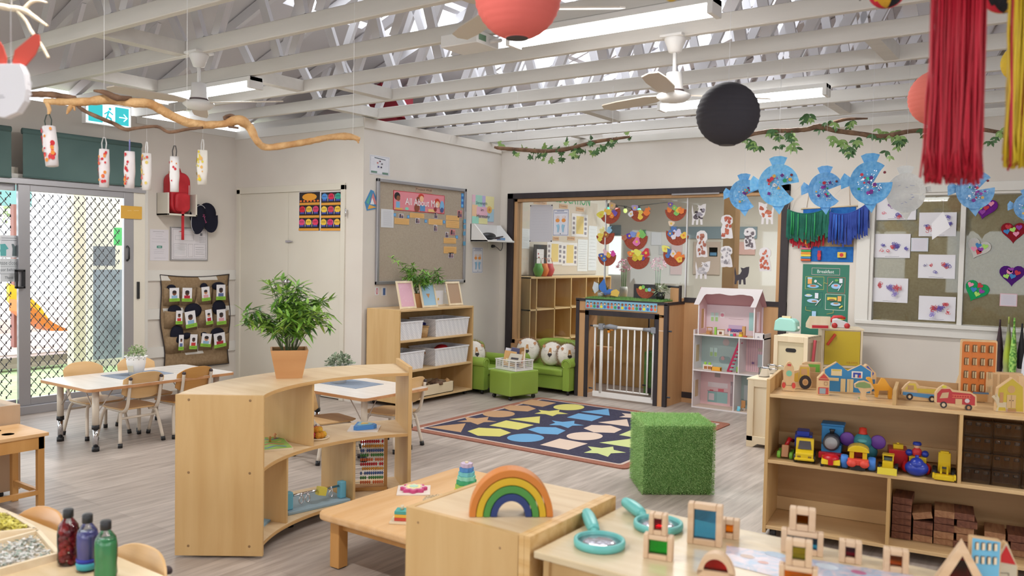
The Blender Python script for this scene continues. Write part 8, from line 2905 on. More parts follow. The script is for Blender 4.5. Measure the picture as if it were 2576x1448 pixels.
cut('toy_rocket', 'second wooden rocket with a red nose behind the fire engine', (2408, 937, 2444, 998), ST, [(.0, 0), (.0, .5), (.15, .85), (.45, 1), (.75, .85), (.9, .5), (.9, 0)], [('p', [(.2, .78), (.42, .95), (.68, .8), (.65, .74), (.24, .73)], '#c8444c'), ('c', .44, .42, .22, .22, '#52a88c'), ('l', [(.08, .05), (.1, .5), (.28, .85)], .02, '#6a4a38')], th=0.05)
orw = [('r', .10 + .22 * i, .80 - .21 * j, .22 + .22 * i, .93 - .21 * j - .01, '#6a4a2c') for i in range(4) for j in range(4)] + [('r', .115 + .22 * i, .81 - .21 * j, .155 + .22 * i, .91 - .21 * j, '#c0a880') for i in range(4) for j in range(4)] + [('r', .165 + .22 * i, .81 - .21 * j, .205 + .22 * i, .91 - .21 * j, '#c0a880') for i in range(4) for j in range(4)] + [('r', .38, .02, .75, .14, '#b88a54'), ('r', .34, .14, .78, .17, '#55708a')]
cut('toy_apartment', 'tall orange wooden apartment block with sixteen windows', (2416, 854, 2496, 1010), ST, rrect(0, 0, 1, 1, 0.04), orw, face='#c8702c', th=0.02)
cut('toy_wall_block', 'pale wooden upright block beside the orange apartment', (2480, 936, 2560, 1013), ST, rrect(0, 0, 1, 1, 0.01), [('r', .2, .02, .3, .95, '#b89468'), ('r', .38, .02, .62, .95, '#b89468')], th=0.05, dy=0.1)
cut('toy_yellow_house', 'yellow wooden house with a round window and double door', (2506, 948, 2572, 1035), ST, [(0, 0), (.05, .68), (.52, 1), (.9, .76), (.95, 0)], [('c', .5, .66, .13, .11, '#b8905c'), ('r', .12, .26, .24, .56, '#b08050'), ('r', .36, .12, .66, .5, '#c0a070'), ('l', [(.51, .13), (.51, .49)], .012, '#7a5a3a'), ('c', .46, .34, .02, .015, '#4a3424'), ('c', .56, .34, .02, .015, '#4a3424')] + [('r', .34, .02 + .03 * q, .68, .035 + .03 * q, '#a86a5c') for q in range(3)], face='#b8a030', th=0.03)
cut('toy_cat', 'small unpainted wooden cat in front of the yellow house', (2497, 990, 2532, 1034), ST, [(.2, 0), (.3, .3), (.18, .6), (.0, .78), (.12, .9), (.2, .8), (.25, 1), (.38, .8), (.5, .55), (.9, .55), (1, .4), (.95, 0), (.85, 0), (.8, .25), (.4, .25), (.34, 0)], [], wd=wood('greyed_wood', '#b8a88c', '#c8b898', 'z'), dy=-.02)
cut('toy_end_block', 'pale wooden block with a yellow back at the right edge', (2560, 945, 2600, 1030), ST, rrect(0, 0, 1, 1, 0.02), [('r', .4, .05, .9, .6, '#c8a828')], th=0.03)
# ------------------------------------------------------------------ toy vehicles on the middle shelf
def wheels(t, pts, r, w, c, hub=None, ax='Y'):
	for x, y in pts:
		b = B()
		b.M = MT((x, y, r)) @ MR(rad(90), 4, ax)
		b.lathe([(0, -w / 2), (r * .9, -w / 2), (r, -w / 4), (r, w / 4), (r * .9, w / 2), (0, w / 2)], c, 16)
		if hub:
			for s in (-1, 1):
				b.lathe([(0, s * (w / 2 + .002)), (r * .55, s * (w / 2 + .001))], hub, 12)
		b.build('wheel', t)
def veh(name, label, lx, ly, rz, grp='toy vehicles on the middle shelf'):
	return thing(name, label, 'toy vehicle', shp(lx, ly, SM), rad(rz), grp)
def part(t, name, fn, bev=0.0, seg=2):
	b = B()
	fn(b)
	return b.build(name, t, bev, seg)
Y_, RD2, BL2 = col('#d8b820', 0.3), col('#b81420', 0.3), col('#2038a0', 0.3)
t = veh('toy_car', 'little wooden car with lime green wheels and a red top, far left', 0.095, 0.10, 10)
part(t, 'car_body', lambda b: b.prism([(-.05, .012), (.05, .012), (.045, .06), (-.03, .075)], -.018, .018, '#b8825a', 'x'), .004)
part(t, 'red_arm', lambda b: b.tube([(0, 0, .06), (.015, .02, .10), (.03, .05, .085)], .011, RD2, 8))
wheels(t, ((-.032, -.03), (.032, -.03), (-.032, .04), (.032, .04)), .02, .018, '#78b840')
t = veh('toy_truck', 'yellow toy truck facing out with a blue tipper behind its cab', 0.195, 0.09, 14)
part(t, 'cab', lambda b: (b.prism([(-.09, .02), (.02, .02), (.02, .12), (-.035, .125), (-.055, .07), (-.09, .055)], -.045, .045, Y_, 'x'), b.add([(-.034, -.0615, .072), (.034, -.0615, .072), (.028, -.04, .112), (-.028, -.04, .112)], [(0, 1, 2, 3)], '#4a4448'), b.quad(-.035, .032, -.018, .042, -.0905, '#8a6a20'), b.quad(.018, .032, .035, .042, -.0905, '#8a6a20'), b.box(-.05, -.096, .016, .05, -.085, .03, Y_)), .005)
part(t, 'tipper', lambda b: (b.box(-.055, .03, .06, .035, .14, .13, BL2), b.box(-.045, .02, .12, .02, .12, .15, BL2)), .006)
part(t, 'chassis', lambda b: b.box(-.035, -.07, .012, .035, .12, .03, BLACKP))
wheels(t, ((-.045, -.055), (.045, -.055), (-.045, .06), (.045, .06)), .023, .02, BLACKP, '#d8b820')
t = veh('toy_engine', 'blue toy railway engine with a blank grey front and red bumper', 0.325, 0.13, 10)
part(t, 'engine_body', lambda b: (b.box(-.05, -.04, .05, .05, .13, .10, '#2c7cb4'), b.box(-.055, .03, .09, .055, .13, .19, '#2c7cb4'), b.box(-.06, .025, .185, .06, .135, .197, '#2870a8')), .005)
part(t, 'boiler', lambda b: (setattr(b, 'M', MT((0, 0.03, .112)) @ MR(rad(90), 4, 'X')), b.lathe([(0, 0), (.042, 0), (.042, .085), (.036, .09)], '#3a3c44', 22), b.lathe([(.034, .088), (.03, .096), (0, .10)], '#9a9a9c', 22)))
part(t, 'funnel', lambda b: b.lathe([(.012, .14), (.012, .165), (.016, .175), (0, .175)], BLACKP, 12))
part(t, 'bumper', lambda b: b.box(-.06, -.075, .03, .06, -.04, .062, RD2), .004)
wheels(t, ((-.045, 0), (.045, 0), (-.045, .09), (.045, .09)), .022, .016, '#22222a')
t = veh('toy_racer', 'small red and yellow toy car in front of the blue engine', 0.335, 0.02, 12)
part(t, 'car_body', lambda b: (b.prism([(-.05, .018), (.045, .02), (.05, .05), (-.04, .042)], -.046, .046, Y_, 'x'), b.box(-.013, -.052, .016, .013, -.044, .05, RD2)), .004)
part(t, 'red_hood', lambda b: b.ball((0, 0, .045), (.045, .045, .022), RD2, 14, 8))
wheels(t, ((-.042, -.025), (.042, -.025), (-.042, .035), (.042, .035)), .018, .016, BLACKP)
t = veh('toy_elephant_wagon', 'teal elephant toy with purple ears and a red hat on wheels', 0.475, 0.15, 10)
part(t, 'head', lambda b: (b.ball((0, 0, .125), (.045, .045, .045), '#3a8a96', 16, 10), b.ball((0, -.04, .135), (.026, .02, .014), '#58a4a8', 12, 8)))
part(t, 'elephant_body', lambda b: b.ball((.015, .03, .07), (.06, .06, .055), '#2c7480', 14, 8))
for s in (-1, 1):
	part(t, 'ear', lambda b: (setattr(b, 'M', MT((s * .075, .0, .128)) @ MR(rad(90), 4, 'X')), b.lathe([(0, -.005), (.034, -.005), (.038, 0), (.034, .005), (0, .005)], '#6a3c98', 18)))
part(t, 'hat', lambda b: b.lathe([(.025, .165), (.02, .172), (.018, .195), (.0, .20)], '#c83420', 14))
wheels(t, ((-.04, .03), (.05, .03)), .02, .03, '#c84828')
t = veh('toy_train_cab', 'yellow-roofed toy train cab with big blue wheels and a red front', 0.465, 0.03, 12)
part(t, 'cab', lambda b: (b.box(-.042, -.02, .055, -.02, .05, .10, Y_), b.box(.02, -.02, .055, .042, .05, .10, Y_), b.box(-.02, .03, .055, .02, .05, .10, '#b83020')), .002)
part(t, 'roof', lambda b: b.prism(arc(0, .095, .052, 0, 180, 12, .032), -.03, .06, Y_, smooth=False), .002)
part(t, 'red_front', lambda b: (b.box(-.05, -.05, .03, .05, .0, .06, '#d84838'), b.ball((-.03, -.05, .04), (.024, .02, .02), '#d84838', 12, 8), b.ball((.03, -.05, .04), (.024, .02, .02), '#d84838', 12, 8)), .003)
part(t, 'chassis', lambda b: b.box(-.035, -.05, .006, .035, .05, .03, BLACKP))
wheels(t, ((-.065, 0), (.065, 0)), .036, .036, '#3c78c8')
t = veh('toy_bulldozer', 'small yellow toy bulldozer with its blade down at the shelf edge', 0.605, 0.06, 8)
part(t, 'blade', lambda b: b.prism([(-.085, .003), (-.078, .003), (-.07, .02), (-.075, .036), (-.082, .036)], -.045, .045, col('#e0cc40', .3), 'x'))
part(t, 'cab', lambda b: (b.box(-.025, -.04, .025, .025, .03, .06, Y_), b.box(-.022, -.01, .06, .022, .03, .075, '#4a5a58'), b.box(-.028, -.02, .085, .028, .03, .092, Y_), b.box(-.026, -.018, .06, -.02, -.012, .086, Y_), b.box(.02, -.018, .06, .026, -.012, .086, Y_)), .002)
part(t, 'push_arm', lambda b: (b.bar((-.03, 0, .03), (-.03, -.072, .02), .008, .01, Y_), b.bar((.03, 0, .03), (.03, -.072, .02), .008, .01, Y_)))
wheels(t, ((-.038, -.02), (.038, -.02), (-.038, .03), (.038, .03)), .021, .018, '#1c1c1e')
t = veh('toy_block_car', 'red block cart with a yellow brick on top and blue wheels', 0.645, 0.17, 14)
part(t, 'cart_body', lambda b: b.box(-.045, -.05, .015, .045, .08, .105, RD2), .003)
part(t, 'yellow_brick', lambda b: (b.box(-.024, -.02, .105, .024, .02, .128, Y_), b.lathe([(.008, .128), (.008, .135)], Y_, 10)), .002)
wheels(t, ((-.055, .03), (.055, .03)), .028, .02, '#2848a0')
t = veh('toy_train_driver', 'blue round-nosed toy train with a red-shirted driver figure', 0.735, 0.10, 10)
part(t, 'engine_nose', lambda b: (b.ball((0, -.05, .04), (.055, .045, .04), BL2, 18, 10), b.ball((0, -.055, .062), (.034, .04, .032), BL2, 16, 10), b.lathe([(.008, .085), (.009, .105)], BL2, 10, (0, -.05, 0))))
part(t, 'cab_block', lambda b: b.box(-.035, .0, .02, .045, .07, .085, Y_), .004)
part(t, 'red_side', lambda b: (b.ball((.05, .0, .03), (.02, .05, .028), RD2, 12, 8), b.ball((-.05, .0, .03), (.02, .05, .028), RD2, 12, 8)))
part(t, 'driver_shirt', lambda b: b.ball((0, .02, .105), (.024, .018, .026), '#c82c30', 12, 8))
part(t, 'driver_head', lambda b: b.ball((0, .02, .137), .014, '#e0b090', 12, 8))
part(t, 'driver_cap', lambda b: b.lathe([(.020, .143), (.021, .15), (.017, .158), (0, .158)], BL2, 14, (0, .02, 0)))
part(t, 'shoulder_roll', lambda b: (b.ball((-.035, .02, .10), .018, BL2, 10, 8), b.ball((.038, .02, .10), .018, BL2, 10, 8)))
t = veh('toy_loader', 'yellow toy loader with a dark windscreen beside the divider', 0.860, 0.085, 8)
part(t, 'cab', lambda b: (b.prism([(-.02, .03), (.05, .03), (.05, .12), (.0, .125), (-.025, .08)], -.028, .028, Y_, 'x'), b.add([(-.016, -.0265, .05), (.016, -.0265, .05), (.016, -.004, .112), (-.016, -.004, .112)], [(0, 1, 2, 3)], '#3c3a3c'), b.box(-.02, .0, .122, .02, .03, .132, Y_)), .003)
part(t, 'loader_bucket', lambda b: (b.box(-.045, -.09, .006, .045, -.05, .03, Y_), b.box(-.052, -.095, .012, -.042, -.06, .036, Y_), b.box(.042, -.095, .012, .052, -.06, .036, Y_)), .003)
part(t, 'lift_arm', lambda b: (b.bar((-.014, .0, .08), (-.014, -.06, .03), .008, .012, Y_), b.bar((.014, .0, .08), (.014, -.06, .03), .008, .012, Y_)))
wheels(t, ((-.042, -.02), (.042, -.02), (-.042, .04), (.042, .04)), .024, .022, '#1c1c1e')
# clear bricks
CLR = glass('clear_plastic', '#f2ece6', rough=0.15)
proto = None
for i in range(3):
	for j in range(4):
		lx, z = 1.0 + i * 0.125, SM + 0.001 + j * 0.078
		w_ = ('left', 'middle', 'right')[i] + ' column, ' + ('bottom', 'second', 'third', 'top')[j] + ' row'
		if proto is None:
			b = B()
			for q in ((0, 0, 0, .12, .004, .075), (0, .076, 0, .12, .08, .075), (0, 0, 0, .004, .08, .075), (.116, 0, 0, .12, .08, .075), (0, 0, .071, .12, .08, .075)):
				b.box(*q, CLR)
			for q in range(3):
				b.lathe([(.012, .05), (.012, .062)], CLR, 10, (.02 + .04 * q, -.002, 0))
				b.box(.012 + .036 * q, -.004, .015, .034 + .036 * q, 0, .05, CLR)
			proto = solo(b, 'clear_brick', 'see-through plastic brick in the stack, ' + w_, 'clear brick', shp(lx - .06, .05, z), SA, 'clear plastic bricks')
		else:
			dup(proto, shp(lx - .06, .05, z), SA, 'see-through plastic brick in the stack, ' + w_)
# walnut blocks, bottom shelf
proto = {}
cols7 = [(0.675, 6, 0), (0.775, 4, 1), (0.87, 5, 2), (0.965, 5, 3), (1.10, 3, 4), (1.20, 3, 5), (1.30, 4, 6)]
for ci, n, q in cols7:
	for j in range(n):
		dk = (q == 0) or ((q * 3 + j * 5) % 4 < 2 and q < 6)
		key = dk
		tilt = (rad(-14) if (q == 1 and j == 3) else 0)
		loc = shp(ci + (0.008 if j % 2 else -0.006) * (q > 2), 0.13 + 0.006 * ((j * 7 + q) % 3), SB + 0.0005 + j * 0.0358 + (0.012 if tilt else 0))
		lab = '%s wooden block in the %s stack on the bottom shelf, %s' % ('dark' if dk else 'lighter', ('leftmost', 'second', 'third', 'fourth', 'fifth', 'sixth', 'rightmost')[q], 'topmost' if j == n - 1 else ('at the bottom' if j == 0 else ('second', 'third', 'fourth', 'fifth')[j - 1] + ' from the bottom'))
		if key not in proto:
			b = B()
			b.box(-.045, 0, 0, .045, .17, .0345, WALNUT if dk else WALNUT2)
			proto[key] = solo(b, 'wooden_block', lab, 'wooden block', loc, SA, 'hardwood blocks on the bottom shelf', bev=.002)
			o = proto[key]
		else:
			o = dup(proto[key], loc, SA + rad(((j * 13 + q * 5) % 5 - 2) * 1.5), lab)
		if tilt:
			o.rotation_euler = (0, tilt, SA)
# ------------------------------------------------------------------ foreground: rainbow cabinet
t = thing('low_cabinet', 'birch cabinet in the foreground carrying the wooden rainbow', 'cabinet', (-1.71, 1.875, 0))
W_, D_, H_ = 0.462, 0.50, 0.72
part(t, 'front_panel', lambda b: (b.box(0, 0, 0.02, W_ - .04, .018, H_, BIRCH), [b.add([(x + .004 * math.cos(a), -.0006, z + .004 * math.sin(a)) for a in [i * .785 for i in range(8)]], [tuple(range(8))], '#8a6a44') for x, z in ((.05, .68), (.36, .67), (.05, .3), (.36, .3))]))
part(t, 'top_board', lambda b: b.box(0.018, .018, H_ - .02, W_ - .036, D_, H_ - .002, BIRCHT))
part(t, 'side_panel', lambda b: b.box(0, .018, .02, .018, D_, H_, BIRCH))
part(t, 'side_panel', lambda b: b.box(W_ - .038, 0, .02, W_ - .020, D_, H_ + .004, EDGE))
part(t, 'side_panel', lambda b: b.box(W_ - .019, 0, .02, W_, D_, H_ + .004, EDGE))
part(t, 'shelf_board', lambda b: b.box(.018, .02, .36, W_ - .04, D_, .378, BIRCHX))
for x in (.04, W_ - .08):
	for y in (.05, D_ - .06):
		part(t, 'foot', lambda b: b.lathe([(.016, 0), (.016, .02)], BLACKP, 10, (x, y, 0)))
p0, p1 = at(1176, 1297, 'z', H_), at(1387, 1297, 'z', H_)
v = p1 - p0
rzr = math.atan2(v.y, v.x)
W_ = v.length
t = thing('rainbow_stacker', 'four-arch wooden rainbow in orange, yellow, green and navy', 'toy', ((p0.x + p1.x) / 2 - .01, (p0.y + p1.y) / 2 + .02, 0.7185), rzr)
ro = W_ / 2
for i, (c, nm) in enumerate((('#c87a34', 'orange'), ('#cda828', 'yellow'), ('#4a8a40', 'green'), ('#283a70', 'navy'))):
	r1, r2 = ro * (1 - .17 * i), ro * (1 - .17 * i - .155)
	b = B()
	b.prism([(x, z * 1.13) for x, z in arc(0, 0, r1, 0, 180, 32)] + [(x, z * 1.13) for x, z in arc(0, 0, r2, 180, 0, 32)], -.03, .03, noisy('arch_' + nm, c, c, (1, 1, 1), 8, 2, .45))
	o = b.build('arch', t, .002)
	o['label'] = nm + ' arch'
# ------------------------------------------------------------------ foreground: light-play bench
MZ = 0.69
t = thing('display_bench', 'pale low bench in the foreground covered with framed colour blocks', 'bench', (-1.232, 1.87, 0))
L_, D_ = 1.75, 0.545
part(t, 'bench_top', lambda b: b.box(0, 0, MZ - .02, L_, D_, MZ, noisy('bench_laminate', '#cdb894', '#dac8a8', (2, 14, 14), 1.5, 4, 0.22, 0.02, 8)), .003)
part(t, 'end_panel', lambda b: b.box(.02, .02, .02, .038, D_ - .02, MZ - .02, BIRCH))
part(t, 'end_panel', lambda b: b.box(L_ - .04, .02, .02, L_ - .02, D_ - .02, MZ - .02, BIRCH))
part(t, 'back_panel', lambda b: b.box(.038, D_ - .035, .02, L_ - .04, D_ - .02, MZ - .02, BIRS))
part(t, 'front_panel', lambda b: b.box(.038, .03, .02, .26, .045, MZ - .02, BIRCH))
part(t, 'shelf_board', lambda b: b.box(.038, .03, .30, L_ - .04, D_ - .035, .318, WHITEP))
def lens(px, py, rpx, hx, hy, label):
	p = at(px, py, 'z', MZ + .012)
	h = at(hx, hy, 'z', MZ + .03)
	r = rpx / F_PX * (p - CAM).dot(_f)
	t = thing('magnifying_glass', label, 'magnifying glass', (p.x, p.y, MZ), math.atan2(h.y - p.y, h.x - p.x), 'teal magnifying glasses')
	TE = col('#68b8b4', 0.35)
	L = (Vector((h.x, h.y)) - Vector((p.x, p.y))).length
	part(t, 'rim', lambda b: b.lathe([(r * .86, .004), (r * .9, 0), (r, .002), (r * 1.02, .012), (r, .021), (r * .9, .023), (r * .86, .019), (r * .86, .004)], TE, 40))
	part(t, 'lens', lambda b: b.lathe([(0, .016), (r * .5, .0155), (r * .87, .012)], LENS, 32))
	part(t, 'handle', lambda b: b.tube(spline([(r * .98, 0, .012), (r * 1.2, 0, .016), (r * 1.32, 0, .018), (L * .8, 0, .024), (L * 1.05, 0, .026), (L * 1.1, 0, .024)], 4), [.010, .011, .011, .012, .013, .014, .015, .017, .018, .019, .02, .02, .02, .02, .019, .018, .017, .015, .012, .008, .004][:21], TE, 12))
LENS = col('#b8b4be', 0.08, 0.75, name='glare_lens')
lens(1508, 1362, 64, 1478, 1290, 'teal magnifying glass lying nearest the rainbow cabinet')
lens(1656, 1318, 61, 1578, 1262, 'teal magnifying glass behind the red and green frames')
BZ = rad(14)
def colourblock(px, base, z, rw, rh, hexm, label, shape='r', th=.03):
	"""framed translucent block; px = x0,x1 ; base = py of its foot"""
	p = at((px[0] + px[1]) / 2, base, 'z', z)
	k = (p - CAM).dot(_f) / F_PX
	W = (px[1] - px[0]) * k * 1.02
	H = rh * k
	t = thing('framed_colour_block', label, 'colour block', (p.x, p.y, z), BZ, 'wood-framed colour blocks on the bench')
	f = rw * k
	gm = glass('tint_' + hexm[1:], hexm, rough=.05)
	if shape == 'r':
		b = B()
		for q in ((-W / 2, 0, -W / 2 + f, H), (W / 2 - f, 0, W / 2, H), (-W / 2 + f, 0, W / 2 - f, f), (-W / 2 + f, H - f, W / 2 - f, H)):
			b.box(q[0], -th / 2, q[1], q[2], th / 2, q[3], FRAMEW)
		b.build('block_frame', t, .003)
		part(t, 'colour_pane', lambda b: b.box(-W / 2 + f, -.004, f, W / 2 - f, .004, H - f, gm))
	elif shape == 'a':
		out, inn = arc(0, 0, W / 2, 0, 180, 24, H), arc(0, f, W / 2 - f, 180, 0, 24, H - 2 * f)
		b = B()
		n = len(out)
		for i in range(n - 1):
			b.prism([out[i], out[i + 1], inn[n - 2 - i], inn[n - 1 - i]], -th / 2, th / 2, FRAMEW)
		b.box(-W / 2, -th / 2, 0, W / 2, th / 2, f, FRAMEW)
		b.build('block_frame', t)
		part(t, 'colour_pane', lambda b: b.prism(arc(0, f, W / 2 - f, 0, 180, 24, H - 2 * f), -.004, .004, gm))
	else:
		o3, i3 = [(-W / 2, 0), (W / 2, 0), (0, H)], [(-W / 2 + 2 * f, f), (W / 2 - 2 * f, f), (0, H - 2.2 * f)]
		b = B()
		for i in range(3):
			j = (i + 1) % 3
			b.prism([o3[i], o3[j], i3[j], i3[i]], -th / 2, th / 2, FRAMEW)
		b.build('block_frame', t)
		part(t, 'colour_pane', lambda b: b.prism(i3, -.004, .004, gm))
	return p, H, k
p, H, k = colourblock((1620, 1692), 1404, MZ, 13, 62, '#38c060', 'green framed block lying flat under the red one')
t_ = colourblock((1634, 1678), 1350, MZ + H + .0005, 12, 54, '#c81838', 'small red framed block on top of the green one')
bpy.data.objects['framed_colour_block.001'].location = (p.x - .002, p.y, MZ + H + .0005)
colourblock((1731, 1814), 1368, MZ, 15, 104, '#78bcd8', 'tall light blue framed block')
colourblock((1812, 1858), 1352, MZ, 14, 50, '#e8a818', 'small amber framed block behind the tall blue one')
colourblock((1757, 1846), 1448, MZ, 15, 62, '#c81828', 'half-round red framed block', 'a')
p, H, k = colourblock((1968, 2066), 1390, MZ, 14, 58, '#70c0e0', 'long light blue framed block under the small yellow one')
colourblock((1990, 2045), 1327, MZ, 15, 52, '#b89018', 'small dark yellow framed block on the long blue one')
o = bpy.data.objects['framed_colour_block.006']
o.location = (p.x - .001, p.y, MZ + H + .0005)
p, H, k = colourblock((1962, 2052), 1478, MZ, 13, 58, '#e8a010', 'amber framed block at the bottom edge under the lime one')
colourblock((1984, 2042), 1436, MZ, 15, 62, '#c8c838', 'small lime-yellow framed block in front of the long blue one')
o = bpy.data.objects['framed_colour_block.008']
o.location = (p.x, p.y, MZ + H + .0005)
colourblock((2112, 2164), 1413, MZ, 15, 56, '#a81030', 'small crimson framed block standing alone')
colourblock((2224, 2281), 1436, MZ, 15, 58, '#d89008', 'small orange framed block near the shelf')
colourblock((2352, 2480), 1474, MZ, 16, 118, '#a00818', 'large triangular red framed block', 't')
b = B()
q = [at(x, y, 'z', MZ) for x, y in ((1828, 1372), (2300, 1448), (2150, 1500), (1822, 1418))]
b.add([(p.x, p.y, MZ + .001) for p in q][::-1], [(0, 1, 2, 3)], noisy('map_print', '#9cb4d0', '#d8c8d0', (1, 1, 1), 22, 1, 0.25, dist=2))
for i, (x, y, r_, c) in enumerate(((1880, 1400, .02, '#d8c4b8'), (1950, 1395, .03, '#b8cce0'), (2000, 1420, .02, '#c07a90'), (2080, 1425, .03, '#c8d4e0'), (2160, 1440, .02, '#b86a90'), (1920, 1415, .015, '#e0b8b0'))):
	p = at(x, y, 'z', MZ)
	b.add([(p.x + r_ * math.cos(a), p.y + r_ * .7 * math.sin(a), MZ + .0014) for a in [j * .52 for j in range(12)]], [tuple(range(12))], c)
solo(b, 'printed_mat', 'pale blue and pink printed plastic mat on the bench', 'mat')
for nm, lab, px, ops, face, ol in (('toy_blue_building', 'light blue wooden building with eight windows at the bottom right', (2437, 1347, 2508, 1470), [('r', .12 + .2 * i, .74 - .28 * j, .24 + .2 * i, .9 - .28 * j, '#6a5a4a') for i in range(4) for j in range(2)] + [('r', .135 + .2 * i, .75 - .28 * j, .225 + .2 * i, .89 - .28 * j, '#e0cdb0') for i in range(4) for j in range(2)], '#6ab0d4', [(0, 0), (0, 1), (.05, 1), (1, .94), (1, 0)]),
                                   ('toy_red_roof_house', 'wooden station house with a red roof behind the blue building', (2498, 1360, 2552, 1470), [('p', [(.1, .55), (.45, .94), (.9, .5)], '#b01018'), ('r', .1, .38, .7, .5, '#b8ac98'), ('o', .2, .1, .6, .3, .03, '#4a4038')], '#b8ae9a', [(0, 0), (.02, .62), (.42, 1), (.5, 1), (1, .45), (1, 0)])):
	cut(nm, lab, px, MZ, ol, ops, face=face, rz=rad(30), group='wooden figures on the bench', th=.018)
# ------------------------------------------------------------------ bottom left: table, trays, bottles, chairs
CT = thing('craft_table', 'pale wooden table in the bottom left corner with bottles and trays', 'table', (-3.5, .62, 0))
part(CT, 'tabletop', lambda b: b.prism(rrect(0, 0, 1.42, .765, .08), .505, .53, noisy('craft_top', '#cfb68e', '#dcc6a2', (2, 14, 14), 1.5, 4, .25), 'z'), .004)
for x in (.1, 1.3):
	for y in (.1, .66):
		part(CT, 'leg', lambda b: b.tube([(x, y, 0), (x, y, .505)], .022, TLEG, 10))
CZ = .53
dup(c1, (-3.02, 1.20, 0), PI, 'honey-coloured child chair tucked in behind the red bottle')
dup(c0, (-2.40, 1.20, 0), PI, 'child chair tucked in at the right end of the craft table')
def tray(px, label, fill):
	q = [at(x, y, 'z', CZ + .02) for x, y in px]
	t = thing('craft_tray', label, 'tray', (0, 0, 0))
	b = B()
	b.add([(p.x, p.y, CZ + .001) for p in q] + [(p.x, p.y, CZ + .008) for p in q], [(3, 2, 1, 0), (4, 5, 6, 7)], PINEX)
	for i in range(4):
		a, c_ = q[i], q[(i + 1) % 4]
		b.bar((a.x, a.y, CZ + .012), (c_.x, c_.y, CZ + .012), .012, .024, PINEX)
	b.build('tray_body', t)
	b = B()
	rs = random.Random(3)
	for k in range(900):
		u, v_ = rs.uniform(.08, .92), rs.uniform(.1, .9)
		p = (q[0].lerp(q[1], u)).lerp(q[3].lerp(q[2], u), v_)
		z = CZ + .009 + fill[1] * (1 - abs(2 * u - 1)) * rs.random()
		d = [Vector((rs.uniform(-1, 1), rs.uniform(-1, 1), rs.uniform(0, 1))) * fill[2] for _ in range(3)]
		b.add([(p.x + e.x, p.y + e.y, z + abs(e.z)) for e in d], [(0, 1, 2)], fill[0][k % len(fill[0])])
	b.build('tray_filling', t)['kind'] = 'stuff'
tray(((-60, 1345), (88, 1330), (20, 1290), (-90, 1300)), 'wooden tray heaped with yellow crumbs at the left edge', (['#d8cc60', '#e0d878', '#ccc04c'], .03, .014))
tray(((-60, 1448), (146, 1392), (95, 1335), (-90, 1385)), 'white tray strewn with grey and green flecks', (['#c8c8c4', '#d4d2ce', '#8a9a8c', '#dcdad6'], .006, .012))
def bottle(px, py, label, liquid, s=1.0, beads=None, low=None):
	p = at(px, py, 'z', CZ)
	t = thing('sensory_bottle', label, 'bottle', (p.x, p.y, CZ), 0, 'sensory bottles on the craft table')
	prof = [(.022, 0), (.030, .008), (.032, .02), (.030, .045), (.032, .07), (.032, .10), (.028, .125), (.014, .145), (.0125, .152)]
	prof = [(r_ * s, z * s) for r_, z in prof]
	part(t, 'bottle_wall', lambda b: b.lathe(prof, glass('pet', '#eceef0'), 28))
	part(t, 'cap', lambda b: b.lathe([(.0145 * s, .148 * s), (.0155 * s, .150 * s), (.0155 * s, .172 * s), (.013 * s, .175 * s), (0, .175 * s)], BLACKP, 20))
	if liquid:
		lv = [(r_ * .94, z + .003) for r_, z in prof if z < .118 * s] + [(.029 * s, .118 * s), (0, .118 * s)]
		m = noisy('liquid_' + liquid[1:], liquid, liquid, (1, 1, 1), 5, 2, .15)
		m.node_tree.nodes['Principled BSDF'].inputs['Transmission Weight'].default_value = .35
		part(t, 'liquid', lambda b: b.lathe(lv, m, 28))
		if low:
			part(t, 'settled_layer', lambda b: (b.lathe([(.0305 * s, .008), (.0325 * s, .02), (.0315 * s, .028)], low[0], 28), b.lathe([(.0315 * s, .028), (.031 * s, .04)], low[1], 28)))
	if beads:
		rs = random.Random(1)
		for k in range(34):
			a, z = k * 2.4, .012 + .0033 * k
			part(t, 'red_bead', lambda b: b.ball((.017 * math.cos(a), .017 * math.sin(a), z), .0105, beads[k % 3], 10, 8))
	return t
bottle(172, 1418, 'clear bottle filled with red pom-poms and a black cap', None, .98, ('#b01828', '#c83030', '#8a1020'))
bottle(220, 1433, 'bottle of violet-blue liquid with a dark blue layer', '#8c8ae0', .98, None, ('#3a9aa8', '#1c2c98'))
bottle(266, 1456, 'bottle of bright green liquid, nearest of the three', '#70e090', 1.0)
# left-edge workbench and panel unit
t = thing('toy_workbench', 'honey-wood toy workbench with round holes at the left edge', 'toy workbench', (-5.18, 1.25, 0))
W_, L_, H_ = .37, 1.03, .45
part(t, 'bench_top', lambda b: (b.box(0, 0, H_ - .02, W_, L_, H_, OAK), [b.lathe([(0, H_ + .0006), (.035, H_ + .0006)], '#8a6434', 20, (x, y, 0)) for x, y in ((.12, .85), (.26, .86), (.1, .72), (.25, .70))]), .003)
part(t, 'apron', lambda b: (b.box(W_ - .03, .02, H_ - .09, W_ - .01, L_ - .02, H_ - .02, OAKZ), b.box(.02, L_ - .04, H_ - .09, W_ - .02, L_ - .02, H_ - .02, OAKZ)))
for x in (.01, W_ - .045):
	for y in (.02, L_ - .055):
		part(t, 'leg', lambda b: b.box(x, y, 0, x + .035, y + .035, H_ - .02, OAKZ), .003)
part(t, 'stretcher', lambda b: (b.box(W_ - .04, .05, .10, W_ - .015, L_ - .05, .125, OAKZ), b.box(.03, L_ - .05, .10, W_ - .03, L_ - .03, .125, OAKZ)))
t = thing('panel_cabinet', 'pinkish ply cabinet end standing behind the toy workbench', 'cabinet', (-5.62, 1.2, 0))
part(t, 'cabinet_body', lambda b: b.box(0, 0, .05, .42, 1.10, .56, wood('pink_ply', '#bfa284', '#c9ad90')), .003)
